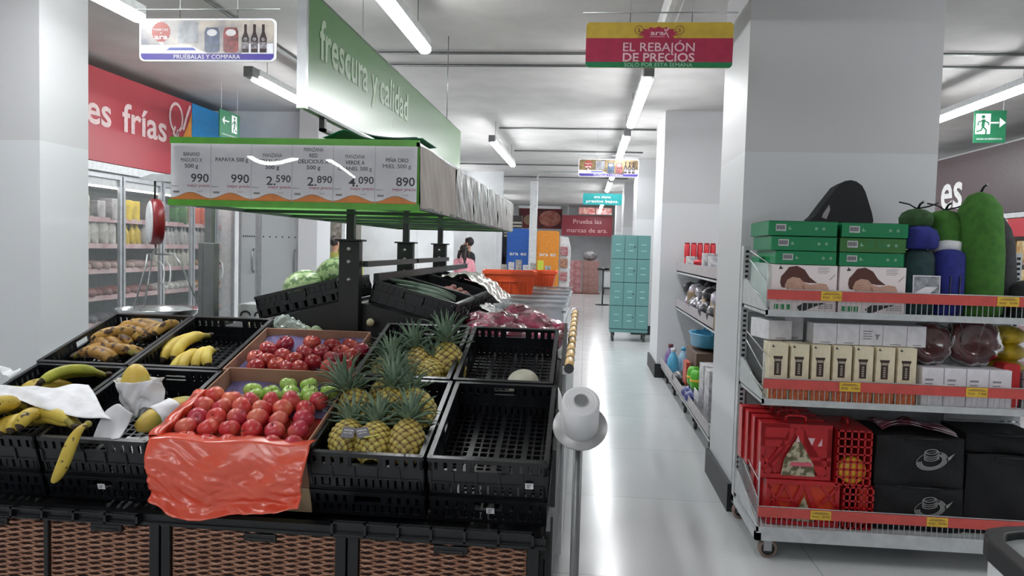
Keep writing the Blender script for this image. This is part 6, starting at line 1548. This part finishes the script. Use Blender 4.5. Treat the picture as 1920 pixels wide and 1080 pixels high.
for k, (y, lab) in enumerate(((7.27, 'bright green jar, farther of the two on the second rack base'), (7.05, 'bright green jar, nearer of the two on the second rack base'))):
    o = MB().lathe([(.004, 0), (.07, .004), (.085, .04), (.09, .12), (.08, .20), (.06, .24), (.004, .245)], 20).build('green_jar', M_grn); tag(o, lab, 'jar'); o.location = (1.05, y, .168 + .142); o.scale = (.72, .72, .72); MB().lathe([(.088, .10), (.092, .105), (.092, .125), (.088, .13)], 20).build('yellow_band', M_yball, o, world=False)
    q = MB().ball((0, 0, .06), (.10, .10, .06), 0, 16, 8).build('indigo_ball', M_nav); tag(q, ('indigo ball under the farther green jar', 'indigo ball under the nearer green jar')[k], 'ball'); q.location = (1.05, y, .168); q.scale = (1.15, 1.15, 1.15)
o = MB().b(-.02, .02, -.12, .12, 0, .22).build('red_orange_box', mat('red_orange_card', (186, 76, 54), .5)); tag(o, 'red-orange box left of the green jars on the second rack base', 'box'); o.location = (1.03, 7.62, .168 + .10)
o = MB().ball((0, 0, .06), (.10, .16, .07), 0, 16, 8).build('black_shoe_bag', M_sbag[1]); tag(o, 'black lumpy bag on the second rack base below the brown box', 'bag'); o.location = (1.05, 8.2, .168)
for k in range(6):
    o = MB().b(-.08, .08, -.10, .10, 0, .055, 0).build('dark_green_tub', M_dg, bevel=.01); tag(o, 'dark green flat tub stacked on the second rack base nearest the column', 'tub', 'dark green tubs'); o.location = (1.14, 6.15, .168 + .062 * k)
for k, (y, lab) in enumerate(((6.45, 'tall white box left of the dark green tubs, nearer one'), (6.75, 'tall white box left of the dark green tubs, farther one'))):
    o = MB().b(-.08, .08, -.12, .12, 0, .42).build('white_box', M_wpk, bevel=.004); tag(o, lab, 'box'); o.location = (1.12, y, .168)
gr_ = MB()
for i in range(5): gr_.tube([(1.0, 6.62 + i * .055, .20), (1.0, 6.62 + i * .055, .36)], .004, 6)
for i in range(3): gr_.tube([(1.0, 6.62, .20 + .08 * i), (1.0, 6.84, .20 + .08 * i)], .004, 6)
tag(gr_.build('wire_divider', M_white), 'white wire divider at the front of the second rack base', 'divider')
# ------------------------------------------------------------------ lockers
lk = thing('locker_cabinet', 'teal locker cabinet of four rows on castors beside the aisle', 'lockers', (.79, 13.4, 0))
M_teal = mat('teal_enamel', (96, 142, 141), .4, col2=(92, 137, 136), scale=3); M_teald = mat('dark_teal_gap', (24, 60, 62), .6)
LX0, LX1, LY0 = .45, 1.10, 13.2
MB().b(LX0, LX1, LY0, LY0 + .5, .16, 1.83).build('body', M_teal, lk)
MB().b(LX0, LX1, LY0 - .004, LY0, .16, .215).build('plinth', M_teal, lk)
for r in range(4):
    for c in range(3):
        x0 = LX0 + .004 + c * .2155; z0 = .225 + r * .401; w = .208
        d = MB().b(x0, x0 + w, LY0 - .02, LY0 - .002, z0, z0 + .392).build('door', M_teal, lk, bevel=.003)
        v = MB()
        for zz in (.13, .235): v.b(x0 + w * .3, x0 + w * .7, LY0 - .025, LY0 - .019, z0 + zz, z0 + zz + .014)
        v.build('vent', mat('pale_teal_edge', (150, 206, 202), .3), d)
        if c == 1: MB().prism(circ(x0 + w * .8, z0 + .20, .012, 10), 0, .006, 0, face((0, LY0 - .02, 0), (1, 0, 0), (0, 0, 1))).build('lock', M_black, d)
    MB().b(LX0, LX1, LY0 - .006, LY0 - .0015, .217 + r * .401, .225 + r * .401).build('row_gap', M_teald, lk)
for x in (LX0 + .06, LX1 - .06):
    for y in (LY0 + .06, LY0 + .44):
        c = MB(); c.lathe([(.012, -.02), (.06, -.018), (.06, .018), (.012, .02)], 16, 0, face((x, y, .06), (0, 1, 0), (0, 0, 1))); c.b(x - .03, x + .03, y - .03, y + .03, .10, .165); c.build('castor', M_dkgrey, lk)
# ------------------------------------------------------------------ far signs and displays
t, T = sign_board('hanging_sign', 'small teal hanging sign reading precios bajos', -.08, .625, 2.385, 2.59, 14.0, .03, True, mat('sign_teal', (20, 148, 150), .4))
p = MB(); p.text('ara tiene', 0, .02, .045, T, 0, 'c', .30, .002, .02); p.text('precios bajos.', 0, -.06, .05, T, 0, 'c', .58, .002, .02); p.build('lettering', M_txtw, t)
pl = thing('white_pole', 'white post with a thin conduit bending off its top at the back', 'post', (-1.18, 17.0, 0))
MB().b(-1.26, -1.10, 16.92, 17.08, 0, 3.05).build('post', M_white, pl)
MB().tube([(-1.13, 17, 3.04), (-1.12, 17, 3.12), (-1.09, 17, 3.20), (-1.02, 17, 3.245), (-.9, 17, 3.255), (.2, 17, 3.255)], .018, 8).build('conduit_bend', M_greysteel, pl)
def endcap(label, x0, x1, z1, y, m, txt, ht):
    t = thing('display_stand', label, 'display stand', ((x0 + x1) / 2, y, 0)); w = x1 - x0
    T = face(((x0 + x1) / 2, y, z1 / 2), (1, 0, 0), (0, 0, 1))
    MB().prism(rrect(w, z1 - .02, .06), -.03, 0, 0, T).build('panel', m, t)
    p = MB(); p.text(txt, 0, ht - z1 / 2, .085, T, 0, 'c', w * .74, .003, .03); p.build('lettering', M_txtw, t)
    return t
endcap('blue display panel with small white lettering, left of the white post', -1.80, -1.28, 2.02, 17.4, mat('display_blue', (36, 98, 190), .4), 'ara es', 1.40)
oe = endcap('orange display panel right of the white post', -1.10, -.60, 1.98, 17.2, mat('display_orange', (232, 146, 40), .4), 'ara es', 1.40)
fs = thing('shelf_unit', 'narrow white shelf unit with packets behind the orange panel', 'shelf unit', (-.45, 17.8, 0))
MB().b(-.60, -.58, 17.3, 18.3, 0, 1.86).build('back_panel', M_white, fs); MB().prism([(-.58, .0), (-.36, 0), (-.33, 1.6), (-.40, 1.84), (-.58, 1.86)], 0, .03, 0, face((0, 17.3, 0), (1, 0, 0), (0, 0, 1))).build('end_panel', M_white, fs)
for z in (.5, .85, 1.15, 1.42): MB().b(-.58, -.34, 17.28, 18.3, z - .02, z).build('shelf', M_white, fs)
M_pk = [mat('packet_tan', (196, 140, 104), .5, col2=(120, 90, 90), scale=20), mat('packet_maroon', (150, 62, 70), .5, col2=(190, 150, 150), scale=20)]
for k, z in enumerate((.5, .85, 1.15, 1.42)):
    o = MB().b(-.56, -.40, 17.20, 17.29, z + .001, z + .20).build('packet', M_pk[k % 2], bevel=.01); tag(o, ('lowest', 'second lowest', 'second highest', 'highest')[k] + ' packet hanging at the end of the narrow white shelf unit', 'packet')
# dark counter with screens, and a table display in front of the blue panel
M_scr = mat('grey_display_goods', (176, 172, 164), .4, col2=(110, 104, 100), scale=24)
tt = thing('goods_table', 'low table with mixed packs in front of the blue and orange panels', 'table', (-1.2, 15.6, 0)); MB().b(-1.75, -.75, 15.4, 15.9, .95, 1.0).build('top', M_white, tt)
for x in (-1.7, -.8): MB().b(x - .02, x + .02, 15.45, 15.49, 0, .95).build('leg', M_white, tt)
for k in range(7):
    o = MB().b(-.06, .06, -.05, .05, 0, .22 + .05 * (k % 3)).build('pack', (M_scr, M_wpk, mat('lime_pack', (190, 200, 60), .4))[2 if k == 5 else k % 2], bevel=.005); tag(o, 'lime pack on the low table near the white post' if k == 5 else 'mixed pack on the low table near the blue panel', 'pack', None if k == 5 else 'mixed packs on the low table'); o.location = (-1.66 + k * .15, 15.6, 1.001)
dc = thing('dark_booth', 'dark booth with a white arched light reflection behind the long-haired woman', 'booth', (-2.3, 19.5, 0))
MB().b(-3.0, -1.65, 19.6, 19.7, 0, 2.4).build('back_board', mat('dark_booth_board', (66, 62, 60), .4, col2=(50, 48, 48), scale=4), dc)
for k in range(5): MB().b(-2.1, -1.66, 19.56, 19.6, 1.85 + k * .085, 1.90 + k * .085).build('pale_strip', mat('pale_strip', (190, 184, 170), .4), dc)
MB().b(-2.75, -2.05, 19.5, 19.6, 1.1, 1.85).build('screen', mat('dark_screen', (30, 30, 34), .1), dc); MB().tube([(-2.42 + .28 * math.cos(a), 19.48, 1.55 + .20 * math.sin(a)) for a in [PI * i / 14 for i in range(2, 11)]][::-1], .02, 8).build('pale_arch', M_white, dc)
# red banner, meat picture, boxes at the far wall
rbn = thing('hanging_banner', 'dark red banner beginning with prueba las marcas at the far end', 'banner', (.02, 29, 2.1))
MB().b(-.93, .97, 29.0, 29.02, 2.10, 2.87).build('board', mat('banner_red', (136, 40, 54), .45), rbn)
T = face((.05, 28.998, 2.1), (1, 0, 0), (0, 0, 1)); p = MB(); p.text('Prueba las', -.02, .46, .17, T, 0, 'c', 1.06, .002, .0); p.text('marcas de ara.', -.02, .13, .17, T, 0, 'c', 1.52, .002, .0); p.build('lettering', mat('banner_pink_lettering', (226, 182, 184), .5), rbn)
for x in (-.7, .75): MB().tube([(x, 29.01, 2.86), (x, 29.01, CEIL)], .006, 5).build('hanger_wire', M_steel, rbn)
mp_ = MB().b(-2.74, -1.0, 30.95, 30.999, 2.39, 3.19).build('meat_picture', mat('meat_photo_print', (128, 44, 44), .5, col2=(84, 34, 34), scale=3)); tag(mp_, 'long dark red meat picture high on the far wall left of the banner', 'picture')
T = face((-1.48, 30.947, 2.78), (1, 0, 0), (0, 0, 1)); MB().poly(circ(0, .02, .44, 24, .32), .002, 0, T).build('meat_print', mat('raw_meat_print', (176, 84, 74), .5, col2=(210, 140, 124), scale=6), mp_); MB().poly(circ(-.85, -.05, .22, 20, .2), .002, 0, T).build('plate_print', mat('pale_plate_print', (170, 140, 116), .5), mp_)
pp = thing('picture_panel', 'small red and white picture panels above the dark red banner', 'picture', (.3, 28.6, 2.95)); MB().b(-.30, .30, 28.6, 28.62, 2.9, 3.15).build('left_picture', mat('red_food_print', (170, 50, 56), .5, col2=(220, 180, 170), scale=7), pp); MB().b(.34, .92, 28.6, 28.62, 2.9, 3.15).build('right_picture', mat('red_white_print', (200, 60, 60), .5, col2=(230, 214, 208), scale=9), pp)
MB().b(-2.6, -1.0, 29.2, 29.24, 3.1, 3.2).build('beam', M_white, pp)
M_cb = mat('pinkish_brown_carton', (150, 108, 104), .6, col2=(170, 132, 124), scale=8)
for k in range(4):
    for j in range(2):
        o = MB().b(-.29, .29, -.25, .25, 0, .29).build('carton', M_cb if j else mat('wrapped_pale_carton', (190, 150, 150), .3, col2=(160, 96, 100), scale=10), bevel=.006)
        tag(o, ('%s carton of the left far stack on the pallet' if j == 0 else '%s carton of the right far stack on the pallet') % ('lowest', 'second', 'third', 'top')[k], 'carton'); o.location = (-.42 + .62 * j, 27.6 + .1 * j, .02 + .292 * k)
pal = MB().b(-.8, .55, 27.3, 28.0, 0, .019).build('pallet', mat('worn_wood', (120, 90, 66), .7)); tag(pal, 'flat wooden pallet under the two far carton stacks', 'pallet')
o = MB().ball((0, 0, .17), (.26, .2, .17), 0, 16, 10).build('grey_sack', mat('dark_grey_sack', (84, 82, 86), .5, col2=(160, 158, 160), scale=8)); tag(o, 'dark grey and white lump on top of the right far carton stack', 'sack'); o.location = (.15, 27.7, 1.192)
st_ = thing('bar_stool', 'thin black stool beside the far cartons, left of the lockers', 'stool', (.55, 22.0, 0)); MB().lathe([(.004, 1.0), (.17, 1.0), (.18, 1.03), (.17, 1.06), (.004, 1.07)], 20, 0, TR(.52, 22, 0)).build('seat', M_black, st_); MB().tube([(.52, 22, .02), (.52, 22, 1.0)], .02, 8).build('column', M_dkgrey, st_); MB().lathe([(.004, 0), (.2, 0), (.2, .02), (.004, .03)], 20, 0, TR(.52, 22, 0)).build('foot', M_black, st_)
tw_ = thing('low_trolley', 'low dark trolley by the far white wall right of the cartons', 'trolley', (.85, 27.5, 0)); MB().b(.62, 1.15, 27.3, 27.7, .20, .26).build('deck', M_dkgrey, tw_); MB().b(.68, 1.1, 27.34, 27.66, .26, .80).build('white_box', M_white, tw_)
for x in (.68, 1.1):
    for y in (27.36, 27.64): MB().lathe([(.01, -.02), (.1, -.02), (.1, .02), (.01, .02)], 14, 0, face((x, y, .1), (0, 1, 0), (0, 0, 1))).build('wheel', M_rub, tw_)
rc2 = thing('red_crate', 'small red plastic crate at the foot of the far carton stacks', 'crate', (-.95, 26.5, 0))
MB().b(-1.1, -.8, 26.4, 26.8, 0, .02).b(-1.1, -.8, 26.4, 26.42, .02, .62).b(-1.1, -.8, 26.78, 26.8, .02, .62).b(-1.1, -1.08, 26.42, 26.78, .02, .62).b(-.82, -.8, 26.42, 26.78, .02, .62).build('shell', mat('red_crate_plastic', (176, 44, 50), .4), rc2)
for k in range(4): MB().b(-1.06, -.84, 26.395, 26.4, .12 + k * .13, .16 + k * .13).build('slot', M_black, rc2)
# ------------------------------------------------------------------ right wall: dark sign and shelves
ds = thing('wall_sign', 'dark brownish wall sign with white letters ending in es, at the right', 'sign', (5.2, 9.8, 2.15))
MB().b(5.2, 5.5, 8.0, 13.0, 2.16, 3.03).build('board', mat('dark_mauve_sign', (92, 78, 80), .4), ds)
T = face((5.199, 11.23, 2.295), (0, -1, 0), (0, 0, 1)); p = MB(); p.text('es', 0, .0, .55, T, 0, 'r', .64, .004, .018); p.build('lettering', M_txtw, ds)
MB().b(5.17, 5.5, 8.0, 12.0, 2.09, 2.15).build('bottom_trim', M_white, ds)
wsf = thing('shelf_unit', 'wall shelf unit with red and white strips at the right edge under the dark sign', 'shelf unit', (5.3, 9.6, 0))
MB().b(5.52, 5.55, 8.0, 12, 0, 2.05).build('back_panel', M_white, wsf)
M_rw = mat('red_white_strip', (196, 50, 62), .4, col2=(216, 210, 206), scale=2.2, contrast=(.52, .54))
MB().b(5.18, 5.2, 8.0, 12, 1.86, 2.08).build('red_white_header', M_rw, wsf)
for z in (.3, .75, 1.2, 1.55): MB().b(5.2, 5.52, 8.0, 12, z - .03, z).build('shelf', mat('mauve_shelf_edge', (170, 130, 136), .4), wsf)
M_gold = mat('golden_pack', (170, 126, 60), .3, col2=(214, 196, 150), scale=14)
gp_ = MB().b(-.1, .1, -.11, .11, 0, .26).build('golden_pack', M_gold, bevel=.01); tag(gp_, 'golden pack on the wall shelves at the right edge', 'pack', 'golden packs on the right wall shelves')
k = 0
for z in (1.2, 1.55):
    for i in range(10):
        o = gp_ if k == 0 else dup(gp_); o.location = (5.35, 8.3 + i * .3, z + .001); k += 1
# ------------------------------------------------------------------ people
M_skinp = mat('person_skin', (190, 142, 118), .5); M_hairb = mat('dark_hair', (30, 24, 24), .5, col2=(48, 36, 32), scale=30)
def person(label, loc, rz, H, shirt, trousers, hair, turn=0.0, long_hair=False, hood=False, arm='down', cap=False):
    t = thing('person', label, 'person', loc, None, (0, 0, rz)); s = H / 1.72
    # skeleton (local: facing -y)
    V, E, R = [], [], []
    def v(p, r): V.append(tuple(c * s for c in p)); R.append(r * s); return len(V) - 1
    def chain(i, pts):
        for p, r in pts:
            j = v(p, r); E.append((i, j)); i = j
        return i
    pel = v((0, 0, .93), .125); ch = chain(pel, [((0, .005, 1.08), .115), ((0, 0, 1.25), .135), ((0, 0, 1.38), .115)])
    nk = chain(ch, [((0, .005, 1.455), .052), ((0, -.005, 1.50), .050)])
    hd0 = chain(nk, [((turn * .01, -.015, 1.555), .072), ((turn * .01, -.012, 1.63), .082), ((turn * .01, -.008, 1.68), .060)])
    for sx in (-1, 1):
        if arm == 'fold': pts = [((sx * .155, 0, 1.38), .055), ((sx * .20, -.0, 1.26), .045), ((sx * .23, -.03, 1.10), .038), ((sx * .12, -.22, 1.12), .030), ((sx * .03, -.25, 1.15), .024)]
        else: pts = [((sx * .155, 0, 1.38), .055), ((sx * .20, .0, 1.26), .045), ((sx * .23, .01, 1.10), .038), ((sx * .24, -.03, .95), .030), ((sx * .245, -.06, .85), .024)]
        w = chain(ch, pts); wp = Vector(V[w]) / s; el = Vector(V[w - 1]) / s; d = (wp - el).normalized(); side = d.cross(Vector((0, 1, 0.2))).normalized()
        pm = chain(w, [(tuple(wp + d * .045), .026)]); pp_ = Vector(V[pm]) / s
        for q in range(4):
            off = side * (.013 * (q - 1.5)); L = (.058, .07, .066, .052)[q]
            chain(pm, [(tuple(pp_ + d * .02 + off * 1.3), .0085), (tuple(pp_ + d * (.02 + L * .5) + off * 1.5 + Vector((0, -.006, 0))), .0078), (tuple(pp_ + d * (.02 + L) + off * 1.5 + Vector((0, -.016, 0))), .0065)])
        chain(w, [(tuple(wp + d * .03 - side * .03), .010), (tuple(wp + d * .06 - side * .042), .0085)])
        hp = chain(pel, [((sx * .095, 0, .86), .095), ((sx * .105, -.01, .50), .062), ((sx * .108, .01, .25), .048), ((sx * .11, .02, .085), .036)])
        chain(hp, [((sx * .115, -.06, .045), .040), ((sx * .12, -.14, .035), .032)])
    me = bpy.data.meshes.new('body'); me.from_pydata(V, E, []); ob = bpy.data.objects.new('body', me); COL.objects.link(ob); ob.parent = t
    sk = ob.modifiers.new('skin', 'SKIN'); sk.use_smooth_shade = True
    if not me.skin_vertices: me.skin_vertices.new()
    for i, r in enumerate(R): me.skin_vertices[0].data[i].radius = (r, r)
    me.skin_vertices[0].data[pel].use_root = True
    sb = ob.modifiers.new('sub', 'SUBSURF'); sb.levels = 1; sb.render_levels = 1
    me.materials.append(M_skinp)
    def garment(name, m, parts):
        q = MB()
        for pts, rr in parts: q.tube([tuple(c * s for c in p) for p in pts], [r * s for r in rr], 14)
        return q.build(name, m, t, world=False)
    ax_ = [((sx * .10, 0, 1.40), (sx * .17, 0, 1.37), (sx * .205, 0, 1.26), (sx * .235, -.01 if arm != 'fold' else -.03, 1.10)) for sx in (-1, 1)]
    fa = [((sx * .235, .0, 1.11), (sx * .245, -.03, .97), (sx * .247, -.05, .89)) if arm != 'fold' else ((sx * .235, -.02, 1.10), (sx * .14, -.20, 1.12), (sx * .08, -.235, 1.135)) for sx in (-1, 1)]
    top = MB()
    prof = [(0.155, .84), (.150, .95), (.148, 1.08), (.165, 1.24), (.172, 1.33), (.150, 1.41), (.075, 1.455)]
    top.lathe([(r * s, z * s) for r, z in prof], 20, 0, None, 1.16, .78)
    for a in ax_: top.tube([tuple(c * s for c in p) for p in a], [.066 * s, .066 * s, .058 * s, .050 * s], 12)
    for a in fa: top.tube([tuple(c * s for c in p) for p in a], [.050 * s, .042 * s, .038 * s], 12)
    top.build('shirt', shirt, t, world=False)
    garment('trousers', trousers, [([(0, 0, .99), (0, 0, .90), (0, 0, .82)], [.148, .150, .12])] + [([(sx * .085, 0, .90), (sx * .105, -.01, .50), (sx * .11, .015, .09)], [.105, .078, .062]) for sx in (-1, 1)])
    garment('shoes', M_skirt, [([(sx * .11, .06, .045), (sx * .115, -.04, .05), (sx * .12, -.17, .04)], [.048, .052, .038]) for sx in (-1, 1)])
    c = (turn * .01 * s, -.005 * s, 1.635 * s)
    hh = MB(); hh.ball((c[0], c[1] + .018 * s, c[2] + .02 * s), (.088 * s, .097 * s, .098 * s), 0, 20, 14, fn=lambda d: 1.0 if d[1] > -.45 or d[2] > .35 else .90)
    if long_hair: hh.tube([(0, .06 * s, 1.66 * s), (0, .095 * s, 1.55 * s), (0, .11 * s, 1.42 * s), (0, .115 * s, 1.28 * s)], [.06 * s, .088 * s, .09 * s, .05 * s], 14, flat=.6); hh.tube([(-.085 * s, .0, 1.62 * s), (-.10 * s, -.02 * s, 1.5 * s), (-.105 * s, -.05 * s, 1.34 * s)], [.03 * s, .036 * s, .02 * s], 10); hh.tube([(.085 * s, .0, 1.62 * s), (.10 * s, -.02 * s, 1.5 * s), (.105 * s, -.05 * s, 1.34 * s)], [.03 * s, .036 * s, .02 * s], 10)
    hh.build('hair', hair, t, world=False)
    fc_ = MB(); fc_.ball((c[0], c[1] - .088 * s, 1.605 * s), (.012 * s, .018 * s, .020 * s), 0, 10, 8)
    for sx in (-1, 1): fc_.ball((c[0] + sx * .084 * s, c[1] + .005 * s, 1.61 * s), (.012 * s, .02 * s, .03 * s), 0, 10, 8)
    fc_.build('nose_and_ears', M_skinp, t, world=False)
    ey = MB()
    for sx in (-1, 1): ey.ball((c[0] + sx * .031 * s, c[1] - .078 * s, 1.625 * s), (.011 * s, .007 * s, .007 * s), 0, 10, 8)
    ey.ball((c[0], c[1] - .080 * s, 1.567 * s), (.024 * s, .006 * s, .006 * s), 0, 10, 6); ey.build('eyes_and_mouth', mat('dark_face_features', (70, 40, 40), .5), t, world=False)
    if hood:
        q = MB(); q.ball((0, .10 * s, 1.40 * s), (.12 * s, .085 * s, .085 * s), 0, 16, 10); q.build('hood', shirt, t, world=False)
    if cap:
        q = MB(); q.ball((c[0], c[1] + .01 * s, c[2] + .045 * s), (.10 * s, .105 * s, .07 * s), 0, 18, 10); q.b(c[0] - .07 * s, c[0] + .07 * s, c[1] - .17 * s, c[1] - .06 * s, c[2] + .03 * s, c[2] + .04 * s); q.build('cap', mat('grey_cap', (96, 90, 86), .8), t, world=False)
    return t
M_pinkh = mat('pink_sweatshirt', (232, 160, 172), .8); M_blk = mat('black_cloth', (32, 32, 36), .8); M_jean = mat('dark_jeans', (44, 50, 66), .8); M_yelsh = mat('olive_yellow_shirt', (160, 160, 84), .8, col2=(146, 146, 76), scale=6)
person('person in a pink hooded top seen from behind, near the back door', (-2.36, 14.7, 0), PI + .3, 1.58, M_pinkh, M_jean, M_hairb, hood=True, long_hair=True)
person('man in a dark top in profile facing left, behind the pink hooded top', (-2.36, 15.3, 0), -PI / 2 - .2, 1.73, M_blk, M_jean, M_hairb)
person('person with long dark hair in black standing before the dark booth', (-2.33, 18.6, 0), .12, 1.60, M_blk, M_blk, M_hairb, long_hair=True, arm='fold')
person('person in an olive yellow shirt and grey cap seen behind the nearest black post', (-4.37, 13.0, 0), PI - .4, 1.66, M_yelsh, M_jean, M_hairb, cap=True)
person('second person in an olive yellow shirt, right next to the black post', (-4.28, 13.4, 0), PI + .3, 1.80, M_yelsh, M_jean, M_hairb)
fp = MB().b(-4.02, -3.96, 12.3, 12.36, 0, 2.4); struct('trim_1', fp, M_white)
gl = MB().b(-5.6, -4.2, 14.0, 14.06, 0, CEIL); struct('wall_back_grey', gl, mat('greyish_wall', (150, 148, 142), .6))
pst = MB().b(-4.75, -4.30, 13.985, 13.998, 1.5, 1.95).build('poster', mat('dark_poster', (90, 86, 80), .5, col2=(170, 160, 150), scale=12)); tag(pst, 'dark poster on the grey wall behind the two yellow shirts', 'poster')
